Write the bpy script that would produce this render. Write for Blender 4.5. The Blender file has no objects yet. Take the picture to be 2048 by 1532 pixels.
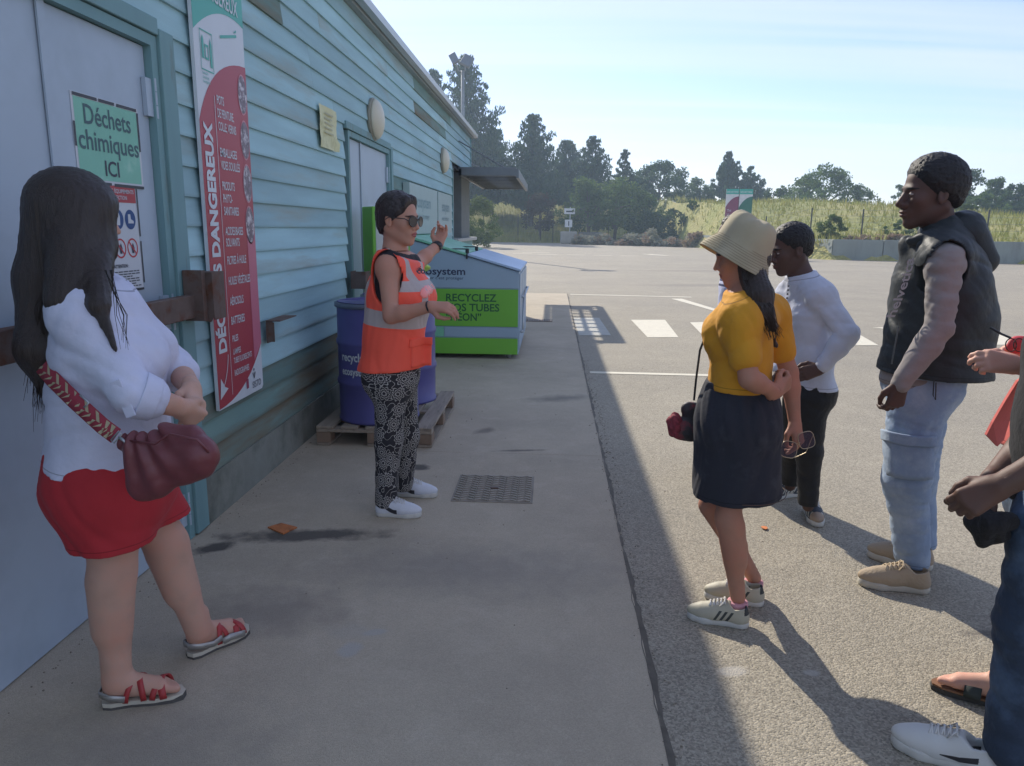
import bpy, math, random
import numpy as np
from mathutils import Vector, Matrix
sc = bpy.context.scene
COL = sc.collection
rad = math.radians

# ---------------------------------------------------------------- camera
FPX, PITCH, ROLL, YAW, CAMH = 1500.0, math.atan(309/1500), 0.0102, rad(2.95), 1.55
_f = np.array([-math.sin(YAW)*math.cos(PITCH), math.cos(YAW)*math.cos(PITCH), -math.sin(PITCH)])
_r = np.array([math.cos(YAW), math.sin(YAW), 0.0]); _u = np.cross(_r, _f)
_c, _s = math.cos(ROLL), math.sin(ROLL)
_r, _u = _c*_r + _s*_u, _c*_u - _s*_r
CPOS = np.array([0.0, 0.0, CAMH])
cam = bpy.data.cameras.new('camera'); camo = bpy.data.objects.new('camera', cam); COL.objects.link(camo)
cam.sensor_width = 36.0; cam.lens = 36.0*FPX/2048; cam.clip_end = 3000; cam.clip_start = 0.05
m = Matrix.Identity(4)
for i in range(3):
    m[i][0], m[i][1], m[i][2], m[i][3] = _r[i], _u[i], -_f[i], CPOS[i]
camo.matrix_world = m
sc.camera = camo
def _ray(x, y): return _f*FPX + _r*(x-1024) + _u*(766-y)
def at(x, y, Y):            # world point measured on the photo (2048 px wide) at depth Y
    d = _ray(x, y); return CPOS + d*(Y/d[1])
def atx(x, y, X):           # ... on the plane x = X (the wall)
    d = _ray(x, y); return CPOS + d*(X/d[0])
def gnd(x, y, z=0.0):
    d = _ray(x, y); return CPOS + d*((z-CAMH)/d[2])

# ---------------------------------------------------------------- sky, sun, exposure
SUN_EL, SUN_AZ = rad(32), rad(-24)      # azimuth from +Y, negative = to the left
w = bpy.data.worlds.new("World"); sc.world = w; w.use_nodes = True
nt = w.node_tree; nd = nt.nodes; lk = nt.links; nd.clear()
out = nd.new('ShaderNodeOutputWorld'); bg = nd.new('ShaderNodeBackground'); bg.inputs[1].default_value = 0.108
sky = nd.new('ShaderNodeTexSky'); sky.sky_type = 'NISHITA'; sky.sun_disc = False
sky.sun_elevation = SUN_EL; sky.sun_rotation = SUN_AZ; sky.air_density = 1.15; sky.dust_density = 0.2; sky.ozone_density = 3.2
tc = nd.new('ShaderNodeTexCoord')
sep = nd.new('ShaderNodeSeparateXYZ'); lk.new(tc.outputs['Generated'], sep.inputs[0])
# project the direction on a cloud layer: (x, y)/ (z + .12)
zz = nd.new('ShaderNodeMath'); zz.operation = 'ADD'; zz.inputs[1].default_value = 0.10; lk.new(sep.outputs[2], zz.inputs[0])
zm = nd.new('ShaderNodeMath'); zm.operation = 'MAXIMUM'; zm.inputs[1].default_value = 0.03; lk.new(zz.outputs[0], zm.inputs[0])
dx = nd.new('ShaderNodeMath'); dx.operation = 'DIVIDE'; lk.new(sep.outputs[0], dx.inputs[0]); lk.new(zm.outputs[0], dx.inputs[1])
dy = nd.new('ShaderNodeMath'); dy.operation = 'DIVIDE'; lk.new(sep.outputs[1], dy.inputs[0]); lk.new(zm.outputs[0], dy.inputs[1])
cmb = nd.new('ShaderNodeCombineXYZ'); lk.new(dx.outputs[0], cmb.inputs[0]); lk.new(dy.outputs[0], cmb.inputs[1])
def cloud(rot, sx, sy, scale, lo, hi, det=5):
    mp = nd.new('ShaderNodeMapping'); mp.inputs['Rotation'].default_value = (0, 0, rad(rot)); mp.inputs['Scale'].default_value = (sx, sy, 1)
    lk.new(cmb.outputs[0], mp.inputs[0])
    n = nd.new('ShaderNodeTexNoise'); n.inputs['Scale'].default_value = scale; n.inputs['Detail'].default_value = det
    n.inputs['Distortion'].default_value = 0.7; lk.new(mp.outputs[0], n.inputs['Vector'])
    r = nd.new('ShaderNodeMapRange'); r.inputs[1].default_value = lo; r.inputs[2].default_value = hi; lk.new(n.outputs[0], r.inputs[0])
    return r
c1 = cloud(9, 0.10, 1.3, 1.5, 0.42, 0.66); c2 = cloud(-8, 0.45, 0.8, 0.9, 0.38, 0.78, 3)
mx = nd.new('ShaderNodeMath'); mx.operation = 'MULTIPLY_ADD'; lk.new(c1.outputs[0], mx.inputs[0]); mx.inputs[1].default_value = 0.48
m2 = nd.new('ShaderNodeMath'); m2.operation = 'MULTIPLY'; lk.new(c2.outputs[0], m2.inputs[0]); m2.inputs[1].default_value = 0.30
lk.new(m2.outputs[0], mx.inputs[2])
mixc = nd.new('ShaderNodeMix'); mixc.data_type = 'RGBA'; lk.new(mx.outputs[0], mixc.inputs['Factor'])
tn = nd.new('ShaderNodeVectorMath'); tn.operation = 'MULTIPLY'; tn.inputs[1].default_value = (.80, .76, .97); lk.new(sky.outputs[0], tn.inputs[0]); lk.new(tn.outputs[0], mixc.inputs['A']); mixc.inputs['B'].default_value = (4.9, 5.1, 5.4, 1)
lk.new(mixc.outputs['Result'], bg.inputs[0]); lk.new(bg.outputs[0], out.inputs[0])
sun = bpy.data.lights.new('sun', 'SUN'); sun.energy = 3.1; sun.angle = rad(0.55); sun.color = (1.0, 0.925, 0.80)
suno = bpy.data.objects.new('sun', sun); COL.objects.link(suno)
sdir = Vector((math.cos(SUN_EL)*math.sin(SUN_AZ), math.cos(SUN_EL)*math.cos(SUN_AZ), math.sin(SUN_EL)))
suno.rotation_euler = sdir.to_track_quat('Z', 'Y').to_euler()
vs = sc.view_settings; sc.display_settings.display_device = 'sRGB'
vs.view_transform = 'Standard'; vs.look = 'None'; vs.exposure = 0.88; vs.gamma = 1; vs.use_curve_mapping = False
cy = sc.cycles; cy.max_bounces = 6; cy.volume_bounces = 1; cy.transparent_max_bounces = 6
cy.volume_step_rate = 4; cy.volume_max_steps = 64

# ---------------------------------------------------------------- helpers
def srgb(r, g, b):
    f = lambda c: (c/255)/12.92 if c/255 <= 0.04045 else ((c/255+0.055)/1.055)**2.4
    return (f(r), f(g), f(b))
MATS = {}
def mat(name, col, rough=0.7, metal=0.0, var=0.12, vscale=6.0, bump=0.0, bscale=60.0, col2=None, lo=0.4, hi=0.7, c2scale=3.0,
        stretch=(1, 1, 1), objrand=0.0, sheen=0.0, sss=0.0, spec=0.5, masks=(), alpha=1.0, trans=0.0, bstretch=(1, 1, 1), bdist=0.01):
    if name in MATS: return MATS[name]
    M = bpy.data.materials.new(name); M.use_nodes = True; n = M.node_tree.nodes; l = M.node_tree.links
    p = n['Principled BSDF']; p.inputs['Roughness'].default_value = rough; p.inputs['Metallic'].default_value = metal
    p.inputs['Specular IOR Level'].default_value = spec
    if sheen: p.inputs['Sheen Weight'].default_value = sheen
    if sss:
        p.inputs['Subsurface Weight'].default_value = sss; p.inputs['Subsurface Radius'].default_value = (0.02, 0.008, 0.004); p.inputs['Subsurface Scale'].default_value = 0.5
    if alpha < 1: p.inputs['Alpha'].default_value = alpha
    if trans: p.inputs['Transmission Weight'].default_value = trans
    t = n.new('ShaderNodeTexCoord')
    mp = n.new('ShaderNodeMapping'); mp.inputs['Scale'].default_value = stretch; l.new(t.outputs['Object'], mp.inputs[0])
    vec = mp.outputs[0]
    if objrand:
        oi = n.new('ShaderNodeObjectInfo'); ad = n.new('ShaderNodeVectorMath'); ad.operation = 'MULTIPLY_ADD'
        l.new(oi.outputs['Random'], ad.inputs[0]); ad.inputs[1].default_value = (37, 53, 71); l.new(mp.outputs[0], ad.inputs[2]); vec = ad.outputs[0]
    no = n.new('ShaderNodeTexNoise'); no.inputs['Scale'].default_value = vscale; no.inputs['Detail'].default_value = 6; l.new(vec, no.inputs['Vector'])
    hs = n.new('ShaderNodeHueSaturation'); hs.inputs['Color'].default_value = (*col, 1)
    r = n.new('ShaderNodeMapRange'); r.inputs[1].default_value = 0.25; r.inputs[2].default_value = 0.75
    r.inputs[3].default_value = 1-var; r.inputs[4].default_value = 1+var; l.new(no.outputs[0], r.inputs[0])
    val = r.outputs[0]
    if objrand:
        rr = n.new('ShaderNodeMapRange'); rr.inputs[3].default_value = 1-objrand; rr.inputs[4].default_value = 1+objrand; l.new(oi.outputs['Random'], rr.inputs[0])
        mm = n.new('ShaderNodeMath'); mm.operation = 'MULTIPLY'; l.new(val, mm.inputs[0]); l.new(rr.outputs[0], mm.inputs[1]); val = mm.outputs[0]
    l.new(val, hs.inputs['Value']); cur = hs.outputs[0]
    if col2 is not None:
        n2 = n.new('ShaderNodeTexNoise'); n2.inputs['Scale'].default_value = c2scale; n2.inputs['Detail'].default_value = 5; n2.inputs['Roughness'].default_value = 0.65
        l.new(vec, n2.inputs['Vector'])
        r2 = n.new('ShaderNodeMapRange'); r2.inputs[1].default_value = lo; r2.inputs[2].default_value = hi; l.new(n2.outputs[0], r2.inputs[0])
        mi = n.new('ShaderNodeMix'); mi.data_type = 'RGBA'; l.new(r2.outputs[0], mi.inputs['Factor']); l.new(cur, mi.inputs['A']); mi.inputs['B'].default_value = (*col2, 1)
        cur = mi.outputs['Result']
    for (attr, mc) in masks:            # a printed / woven second colour, edge carried by a vertex attribute
        a = n.new('ShaderNodeAttribute'); a.attribute_name = attr
        g = n.new('ShaderNodeMath'); g.operation = 'GREATER_THAN'; g.inputs[1].default_value = 0.0; l.new(a.outputs['Fac'], g.inputs[0])
        mi = n.new('ShaderNodeMix'); mi.data_type = 'RGBA'; l.new(g.outputs[0], mi.inputs['Factor']); l.new(cur, mi.inputs['A']); mi.inputs['B'].default_value = (*mc, 1)
        cur = mi.outputs['Result']
    l.new(cur, p.inputs['Base Color'])
    if bump:
        mb = n.new('ShaderNodeMapping'); mb.inputs['Scale'].default_value = bstretch; l.new(t.outputs['Object'], mb.inputs[0])
        nb = n.new('ShaderNodeTexNoise'); nb.inputs['Scale'].default_value = bscale; nb.inputs['Detail'].default_value = 4; l.new(mb.outputs[0], nb.inputs['Vector'])
        bp = n.new('ShaderNodeBump'); bp.inputs['Strength'].default_value = bump; bp.inputs['Distance'].default_value = bdist
        l.new(nb.outputs[0], bp.inputs['Height']); l.new(bp.outputs[0], p.inputs['Normal'])
    MATS[name] = M
    return M

ORG = {}            # world origin of every thing root
def link(name, verts, faces, material, parent=None, smooth=False, attrs=None, kind=None, world=True):
    v = np.asarray(verts, dtype=np.float64)
    me = bpy.data.meshes.new(name)
    if world and parent is not None:
        v = v - ORG.get(parent, np.zeros(3))
    if isinstance(faces, tuple):        # (quads, triangles)
        Q, T3 = faces; me.vertices.add(len(v)); me.vertices.foreach_set('co', v.astype(np.float32).ravel()); me.loops.add(Q.size+T3.size)
        me.loops.foreach_set('vertex_index', np.concatenate([Q.ravel(), T3.ravel()]).astype(np.int32)); me.polygons.add(len(Q)+len(T3))
        me.polygons.foreach_set('loop_start', np.concatenate([np.arange(len(Q))*4, Q.size+np.arange(len(T3))*3]).astype(np.int32))
        me.polygons.foreach_set('loop_total', np.concatenate([np.full(len(Q), 4), np.full(len(T3), 3)]).astype(np.int32)); me.update(calc_edges=True)
    elif len(v) < 20000: me.from_pydata(v.tolist(), [], faces)
    else:
        F = np.asarray(faces, dtype=np.int32); k = F.shape[1]
        me.vertices.add(len(v)); me.vertices.foreach_set('co', v.astype(np.float32).ravel())
        me.loops.add(F.size); me.loops.foreach_set('vertex_index', F.ravel())
        me.polygons.add(len(F)); me.polygons.foreach_set('loop_start', np.arange(0, F.size, k, dtype=np.int32))
        me.polygons.foreach_set('loop_total', np.full(len(F), k, dtype=np.int32)); me.update(calc_edges=True)
    if smooth: me.polygons.foreach_set('use_smooth', [True]*len(me.polygons))
    if attrs:
        for k, a in attrs.items():
            if a.ndim == 2:
                at_ = me.attributes.new(k, 'FLOAT_VECTOR', 'POINT'); at_.data.foreach_set('vector', a.astype(np.float32).ravel())
            else:
                at_ = me.attributes.new(k, 'FLOAT', 'POINT'); at_.data.foreach_set('value', a.astype(np.float32))
    if material is not None: me.materials.append(material)
    o = bpy.data.objects.new(name, me); COL.objects.link(o)
    if parent is not None:
        o.parent = parent; ORG[o] = ORG.get(parent, np.zeros(3))
    if kind: o['kind'] = kind
    return o
def thing(name, loc, label, cat, group=None):
    o = bpy.data.objects.new(name, None); COL.objects.link(o); o.location = loc; o.empty_display_size = 0.1
    ORG[o] = np.array([float(c) for c in loc]); o['label'] = label; o['category'] = cat
    if group: o['group'] = group
    return o
def tag(o, label, cat, group=None):
    o['label'] = label; o['category'] = cat
    if group: o['group'] = group
    return o
def copy_tree(o, parent=None):
    c = o.copy(); COL.objects.link(c); c.parent = parent
    for ch in list(o.children): copy_tree(ch, c)
    return c
def bevel(o, wd=0.004, seg=2):
    b = o.modifiers.new('bevel', 'BEVEL'); b.width = wd; b.segments = seg; b.limit_method = 'ANGLE'; b.angle_limit = rad(40); return o

class MB:
    def __init__(s): s.v = []; s.f = []
    def add(s, vs_, fs):
        n = len(s.v); s.v += [tuple(float(c) for c in p) for p in vs_]; s.f += [tuple(n+i for i in f) for f in fs]; return s
    def box(s, c, d, R=None):
        x, y, z = [k/2 for k in d]
        P = [np.array(p) for p in [(-x,-y,-z),(x,-y,-z),(x,y,-z),(-x,y,-z),(-x,-y,z),(x,-y,z),(x,y,z),(-x,y,z)]]
        if R is not None: P = [R @ p for p in P]
        return s.add([np.array(c)+p for p in P], [(3,2,1,0),(4,5,6,7),(0,1,5,4),(1,2,6,5),(2,3,7,6),(3,0,4,7)])
    def bx(s, x0, x1, y0, y1, z0, z1): return s.box(((x0+x1)/2, (y0+y1)/2, (z0+z1)/2), (x1-x0, y1-y0, z1-z0))
    def quad(s, a, b, c, d): return s.add([a, b, c, d], [(0, 1, 2, 3)])
    def poly(s, pts): return s.add(pts, [tuple(range(len(pts)))])
    def prism(s, pts, ext):
        n = len(pts); P = [np.array(p, float) for p in pts]; e = np.array(ext, float)
        return s.add(P+[p+e for p in P], [tuple(range(n))[::-1], tuple(range(n, 2*n))]+[(i, (i+1) % n, n+(i+1) % n, n+i) for i in range(n)])
    def cyl(s, a, b, r1, r2=None, n=12, caps=True):
        a = np.array(a, float); b = np.array(b, float); r2 = r1 if r2 is None else r2
        d = b-a; d = d/np.linalg.norm(d); h = np.array([0, 0, 1.]) if abs(d[2]) < 0.9 else np.array([1., 0, 0])
        u = np.cross(d, h); u /= np.linalg.norm(u); w_ = np.cross(d, u)
        P = [a+r1*(math.cos(t)*u+math.sin(t)*w_) for t in np.arange(n)*2*math.pi/n]+[b+r2*(math.cos(t)*u+math.sin(t)*w_) for t in np.arange(n)*2*math.pi/n]
        F = [(i, (i+1) % n, n+(i+1) % n, n+i) for i in range(n)]
        if caps: F += [tuple(range(n))[::-1], tuple(range(n, 2*n))]
        return s.add(P, F)
    def tube(s, pts, r, n=6):
        """one smooth tube along a polyline; r a number or a list"""
        P = [np.array(p, float) for p in pts]; R = r if hasattr(r, '__len__') else [r]*len(P)
        rings = []; prev = None
        for i, p in enumerate(P):
            d = P[min(i+1, len(P)-1)]-P[max(i-1, 0)]; d = d/(np.linalg.norm(d)+1e-9)
            if prev is None:
                h = np.array([0, 0, 1.]) if abs(d[2]) < 0.9 else np.array([1., 0, 0]); u = np.cross(d, h)
            else: u = prev-d*np.dot(prev, d)
            u = u/(np.linalg.norm(u)+1e-9); prev = u; w_ = np.cross(d, u)
            rings.append([p+R[i]*(math.cos(t)*u+math.sin(t)*w_) for t in np.arange(n)*2*math.pi/n])
        V = [q for rg in rings for q in rg]; F = []
        for i in range(len(P)-1):
            for k in range(n): F.append((i*n+k, i*n+(k+1) % n, (i+1)*n+(k+1) % n, (i+1)*n+k))
        F += [tuple(range(n))[::-1], tuple(range(len(V)-n, len(V)))]
        return s.add(V, F)
    def lathe(s, c, prof, n=24, axis=2):
        c = np.array(c, float); V = []; F = []
        for (r, h) in prof:
            for k in range(n):
                t = 2*math.pi*k/n; q = [r*math.cos(t), r*math.sin(t), h]
                if axis == 0: q = [h, q[0], q[1]]
                V.append(c+np.array(q))
        for i in range(len(prof)-1):
            for k in range(n): F.append((i*n+k, i*n+(k+1) % n, (i+1)*n+(k+1) % n, (i+1)*n+k))
        F += [tuple(range(n))[::-1], tuple(range(len(V)-n, len(V)))]
        return s.add(V, F)
    def ribbon(s, pts, wdir, wd, th=0.002):
        """flat strap along pts; wdir = width direction(s)"""
        P = [np.array(p, float) for p in pts]; V = []; F = []
        W = wdir if hasattr(wdir[0], '__len__') else [wdir]*len(P)
        for i, p in enumerate(P):
            d = P[min(i+1, len(P)-1)]-P[max(i-1, 0)]; d /= np.linalg.norm(d)
            ww = np.array(W[i], float); ww = ww-d*np.dot(ww, d); ww /= np.linalg.norm(ww); nn = np.cross(d, ww)
            V += [p+ww*wd/2+nn*th/2, p-ww*wd/2+nn*th/2, p-ww*wd/2-nn*th/2, p+ww*wd/2-nn*th/2]
        for i in range(len(P)-1):
            for k in range(4): F.append((i*4+k, i*4+(k+1) % 4, (i+1)*4+(k+1) % 4, (i+1)*4+k))
        F += [(3, 2, 1, 0), tuple(range(len(V)-4, len(V)))]
        return s.add(V, F)
    def build(s, name, material, parent=None, smooth=False, kind=None, world=True):
        return link(name, s.v, s.f, material, parent, smooth, None, kind, world)

def text_geo(txt, size=1.0, bold=0.0, sx=1.0, spacing=1.0, align='LEFT', line=1.0):
    c = bpy.data.curves.new('t', 'FONT'); c.body = txt; c.size = size; c.offset = bold; c.space_character = spacing; c.space_line = line
    c.align_x = align; c.resolution_u = 3
    o = bpy.data.objects.new('t', c); COL.objects.link(o); dg = bpy.context.evaluated_depsgraph_get(); dg.update()
    me = o.evaluated_get(dg).to_mesh()
    V = np.array([v.co[:] for v in me.vertices]).reshape(-1, 3); F = [tuple(p.vertices) for p in me.polygons]
    o.evaluated_get(dg).to_mesh_clear(); bpy.data.objects.remove(o); bpy.data.curves.remove(c)
    if len(V): V[:, 0] *= sx
    return V, F
def text(txt, org, right, up, size, material, parent, bold=0.0, sx=1.0, width=None, spacing=1.0, line=1.0, name='lettering', th=0.0008):
    V, F = text_geo(txt, size, bold, sx, spacing, line=line)
    if width and len(V):
        V[:, 0] -= V[:, 0].min(); V[:, 0] *= width/V[:, 0].max()
    right = np.array(right, float); up = np.array(up, float); n = np.cross(right, up)
    P = np.array(org)+V[:, :1]*right+V[:, 1:2]*up+n*th
    return link(name, P, F, material, parent)
def setting(o): o['kind'] = 'structure'; return o
rnd = random.Random(7)
# ================================================================ SETTING
M_asph = None
def ground_material(name, base, dark, light, scale, vor, bumpd, stains=(), fine=0.25, cscale=0.35):
    M = bpy.data.materials.new(name); M.use_nodes = True; n = M.node_tree.nodes; l = M.node_tree.links
    p = n['Principled BSDF']; p.inputs['Roughness'].default_value = 0.88; p.inputs['Specular IOR Level'].default_value = 0.35
    t = n.new('ShaderNodeTexCoord'); ob = t.outputs['Object']
    def noise(s, d=6, ro=0.6):
        q = n.new('ShaderNodeTexNoise'); q.inputs['Scale'].default_value = s; q.inputs['Detail'].default_value = d; q.inputs['Roughness'].default_value = ro; l.new(ob, q.inputs['Vector']); return q.outputs[0]
    def rng(v, a, b, c=0.0, d=1.0):
        q = n.new('ShaderNodeMapRange'); q.inputs[1].default_value = a; q.inputs[2].default_value = b; q.inputs[3].default_value = c; q.inputs[4].default_value = d; l.new(v, q.inputs[0]); return q.outputs[0]
    def mixc(fac, a, b):
        q = n.new('ShaderNodeMix'); q.data_type = 'RGBA'; l.new(fac, q.inputs['Factor'])
        if isinstance(a, tuple): q.inputs['A'].default_value = (*a, 1)
        else: l.new(a, q.inputs['A'])
        q.inputs['B'].default_value = (*b, 1); return q.outputs['Result']
    c = mixc(rng(noise(cscale, 8, 0.7), 0.35, 0.7), base, dark)
    c = mixc(rng(noise(cscale*6, 6, 0.7), 0.52, 0.8, 0, 0.5), c, light)
    v = n.new('ShaderNodeTexVoronoi'); v.inputs['Scale'].default_value = vor; l.new(ob, v.inputs['Vector'])
    sp = n.new('ShaderNodeSeparateColor'); l.new(v.outputs['Color'], sp.inputs[0])
    hv = n.new('ShaderNodeHueSaturation'); l.new(c, hv.inputs['Color']); l.new(rng(sp.outputs[0], 0, 1, 1-fine, 1+fine), hv.inputs['Value'])
    c = hv.outputs[0]
    for (sx, sy, rx, ry, ang, col, strength, sharp) in stains:      # real stains on the slab, each with a ragged edge
        mp = n.new('ShaderNodeMapping'); mp.vector_type = 'TEXTURE'; mp.inputs['Location'].default_value = (sx, sy, 0); mp.inputs['Rotation'].default_value = (0, 0, rad(ang)); mp.inputs['Scale'].default_value = (rx, ry, 1)
        l.new(ob, mp.inputs[0]); ln = n.new('ShaderNodeVectorMath'); ln.operation = 'LENGTH'; 
        sq = n.new('ShaderNodeVectorMath'); sq.operation = 'MULTIPLY'; sq.inputs[1].default_value = (1, 1, 0); l.new(mp.outputs[0], sq.inputs[0]); l.new(sq.outputs[0], ln.inputs[0])
        ad = n.new('ShaderNodeMath'); ad.operation = 'ADD'; l.new(ln.outputs['Value'], ad.inputs[0]); l.new(rng(noise(9, 4), 0.2, 0.8, -0.55, 0.55), ad.inputs[1])
        c = mixc(rng(ad.outputs[0], 1.0+sharp, 1.0-sharp, 0, strength), c, col)
    l.new(c, p.inputs['Base Color'])
    b = n.new('ShaderNodeBump'); b.inputs['Strength'].default_value = 1.0; b.inputs['Distance'].default_value = bumpd
    hh = n.new('ShaderNodeMath'); hh.operation = 'MULTIPLY_ADD'; l.new(v.outputs['Distance'], hh.inputs[0]); hh.inputs[1].default_value = -1.0; l.new(noise(scale, 4), hh.inputs[2])
    l.new(hh.outputs[0], b.inputs['Height']); l.new(b.outputs[0], p.inputs['Normal'])
    return M
asphalt = ground_material('asphalt', srgb(160, 151, 133), srgb(144, 137, 123), srgb(176, 166, 147), 60, 150, 0.0024, fine=0.34,
    stains=[(0.68, 2.47, .05, .03, 20, (.5, .47, .42), .6, .3), (.96, 2.48, .03, .02, 0, (.5, .47, .42), .6, .3), (4.2, 22, 1.6, .5, 10, (.14, .13, .12), .4, .6), (7, 30, 3, .6, 5, (.15, .14, .13), .4, .6), (1.75, 2.8, .1, .03, 0, (.09, .08, .07), .6, .4)])
dk = srgb(62, 60, 58)
concrete = ground_material('concrete', srgb(188, 175, 153), srgb(166, 154, 135), srgb(202, 190, 170), 18, 260, 0.0015, fine=0.10, cscale=0.8,
    stains=[(-1.22, 3.52, .36, .07, 8, dk, .8, .35), (-1.62, 3.33, .09, .05, 30, dk, .85, .3), (-0.85, 4.66, .07, .06, 0, dk, .8, .3), (-.5, 5.6, .10, .05, 60, dk, .5, .5),
            (-0.2, 5.1, .16, .02, 10, dk, .6, .4), (-1.1, 2.75, .22, .16, 0, srgb(120, 113, 106), .5, .6), (-.75, 2.62, .10, .05, 0, srgb(165, 160, 150), .35, .5), (-.72, 2.5, .05, .04, 70, srgb(175, 172, 165), .7, .3),
            (-.66, 2.62, .04, .02, 20, srgb(175, 172, 165), .6, .3), (-.4, 3.2, .5, .2, 0, srgb(132, 126, 118), .5, .8), (-1.2, 1.9, .3, .2, 0, srgb(128, 122, 114), .5, .8), (.1, 6.8, .25, .1, 20, srgb(105, 102, 96), .6, .6)])
grass_m = mat('grass_ground', srgb(142, 144, 78), 0.95, var=0.2, vscale=2.2, col2=srgb(166, 156, 98), lo=0.42, hi=0.66, c2scale=0.16, bump=0.9, bscale=4, bdist=0.3)
paint = mat('road_paint', srgb(214, 206, 184), 0.75, var=0.06, vscale=9, col2=srgb(150, 144, 130), lo=0.60, hi=0.72, c2scale=18)

# terrain: lot is flat, bank behind the retaining wall and the fence rises
def yb(x):
    right = 44.6-0.36*(x-14.7)
    t = min(1, max(0, (x-12.6)/2.6)); t = t*t*(3-2*t)
    return right*t+(86-0.1*x)*(1-t)
def terr(x, y):
    d = y-yb(x)
    if d < 0: return -0.25
    t = min(1, max(0, (x-12.6)/2.6))
    z0 = 0.95*t*min(1, d/0.5); L = 36*t+40*(1-t); s_ = min(1, d/L); s_ = s_*s_*(3-2*s_)
    H = 3.15-1.1*min(1, max(0, (x-26)/14.0))+3.3*(1-t)
    return z0+H*s_+0.25*math.sin(x*.13+y*.07)*min(1, d/12)+0.12*math.sin(x*.41+1)*math.sin(y*.3)*min(1, d/8)
V = []; F = []
xs = np.concatenate([np.arange(-140, 0, 5.0), np.arange(0, 40, 1.0), np.arange(40, 221, 6.0)]); ys = np.concatenate([np.arange(30, 100, 0.8), np.arange(100, 360, 6.0)])
for j, y in enumerate(ys):
    for i, x in enumerate(xs): V.append((x, y, terr(x, y)))
nx = len(xs)
for j in range(len(ys)-1):
    for i in range(nx-1): F.append((j*nx+i, j*nx+i+1, (j+1)*nx+i+1, (j+1)*nx+i))
o = link('hillside', V, F, grass_m, None, True, kind='structure')
MB().bx(-1200, 1200, -300, 2600, -1.0, -0.35).build('ground', grass_m, kind='structure')
# the asphalt lot, edge follows the foot of the bank
V = []; F = []
xs = list(np.arange(-60, 91, 3.0))
for x in xs: V += [(x, -20, 0), (x, yb(x)+0.25, 0)]
for i in range(len(xs)-1): F.append((2*i, 2*i+2, 2*i+3, 2*i+1))
link('asphalt_yard', V, F, asphalt, None, kind='structure')
# concrete pavement in poured bays, 4 mm joints
yy = [-4, 1.2, 5.02, 8.1, 11.3, 14.6, 18.4]
for a, b in zip(yy[:-1], yy[1:]):
    o = MB().bx(-1.84, 0.375, a+0.0015, b-0.0015, -0.1, 0.012).build('pavement_slab', concrete, kind='structure'); bevel(o, 0.0015, 1)
dirt = mat('joint_dirt', srgb(98, 92, 82), 0.95, var=0.3, vscale=20)
eb = MB(); re_ = random.Random(3); ey = list(np.arange(-4, 18.4, .06)); eL = [0.371-.004*max(0, re_.gauss(0, 1))**1.5 for _ in ey]; eR = [0.392+.005*re_.gauss(0, 1)+.006*math.sin(y_*3) for y_ in ey]
for i in range(len(ey)-1): eb.quad((eL[i], ey[i], .0132), (eR[i], ey[i], .0045), (eR[i+1], ey[i+1], .0045), (eL[i+1], ey[i+1], .0132))
eb.build('pavement_edge_joint', dirt, kind='structure')
gs = MB()
for i in range(900):
    y_ = re_.uniform(1.6, 9)**1.0; x_ = re_.choice([re_.gauss(.41, .03), re_.gauss(.41, .03), re_.uniform(-1.7, 3.5), re_.gauss(-1.72, .03)]); r_ = re_.uniform(.002, .0055)*(1 if y_ < 5 else 1.4); z_ = .0125 if x_ < .375 else .001
    a_ = re_.uniform(0, 6); gs.add([(x_+r_*math.cos(a_+t), y_+r_*math.sin(a_+t), z_) for t in (0, 2.1, 4.2)]+[(x_, y_, z_+r_)], [(0, 1, 3), (1, 2, 3), (2, 0, 3)])
gs.build('grit', mat('grit_stone', srgb(128, 118, 102), .9, var=.4, vscale=30), kind='stuff')
MB().bx(-1.9, 0.37, -4, 18.4, -0.12, 0.007).build('pavement_bedding', dirt, kind='structure')
z = 0.004
def flat(name, pts, mtl=paint, zz=z): return MB().poly([(p[0], p[1], zz) for p in pts][::-1] if False else [(p[0], p[1], zz) for p in pts]).build(name, mtl, kind='structure')
for q in [[(1262, 640), (1330, 640), (1357, 675), (1295, 675)], [(1380, 645), (1440, 644), (1478, 685), (1418, 684)], [(1650, 653), (1695, 656), (1757, 691), (1690, 691)], [(1745, 655), (1800, 655), (1870, 662), (1800, 662)], [(1880, 664), (1990, 664), (2048, 690), (1960, 690)]]:
    P = [gnd(*p)[:2] for p in q]; flat('zebra_stripe', P[::-1])
flat('painted_line', [(0.44, 8.12), (2.6, 8.06), (2.6, 8.17), (0.44, 8.23)])
flat('painted_line', [(0.45, 18.2), (3.3, 17.9), (3.3, 18.05), (0.45, 18.35)])
flat('painted_line', [(2.75, 17.5), (3.0, 17.5), (3.6, 13.2), (3.5, 13.2)])
for x0, x1, y in [(-4.1, -3.1, 47.8), (-2.5, -1.3, 47.9), (-.9, .3, 47.0), (.9, 2.0, 46.7), (2.5, 3.6, 46.4), (4.1, 5.2, 46.2), (-2.0, -.2, 50.5), (5.6, 6.6, 50)]:
    flat('lane_dash', [(x0, y), (x1, y-.05), (x1, y+.25), (x0, y+.3)])
flat('painted_line', [(5.6, 50.2), (6.9, 47.5), (7.3, 47.7), (6.1, 50.6)])
# pale repaired patch in the asphalt
P = [gnd(*p)[:2] for p in [(1146, 636), (1198, 636), (1222, 671), (1158, 671)]]
flat('repair_patch', P[::-1], mat('patch', srgb(178, 176, 166), 0.9, var=0.12, vscale=7, bump=.3, bscale=90), 0.004)

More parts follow.
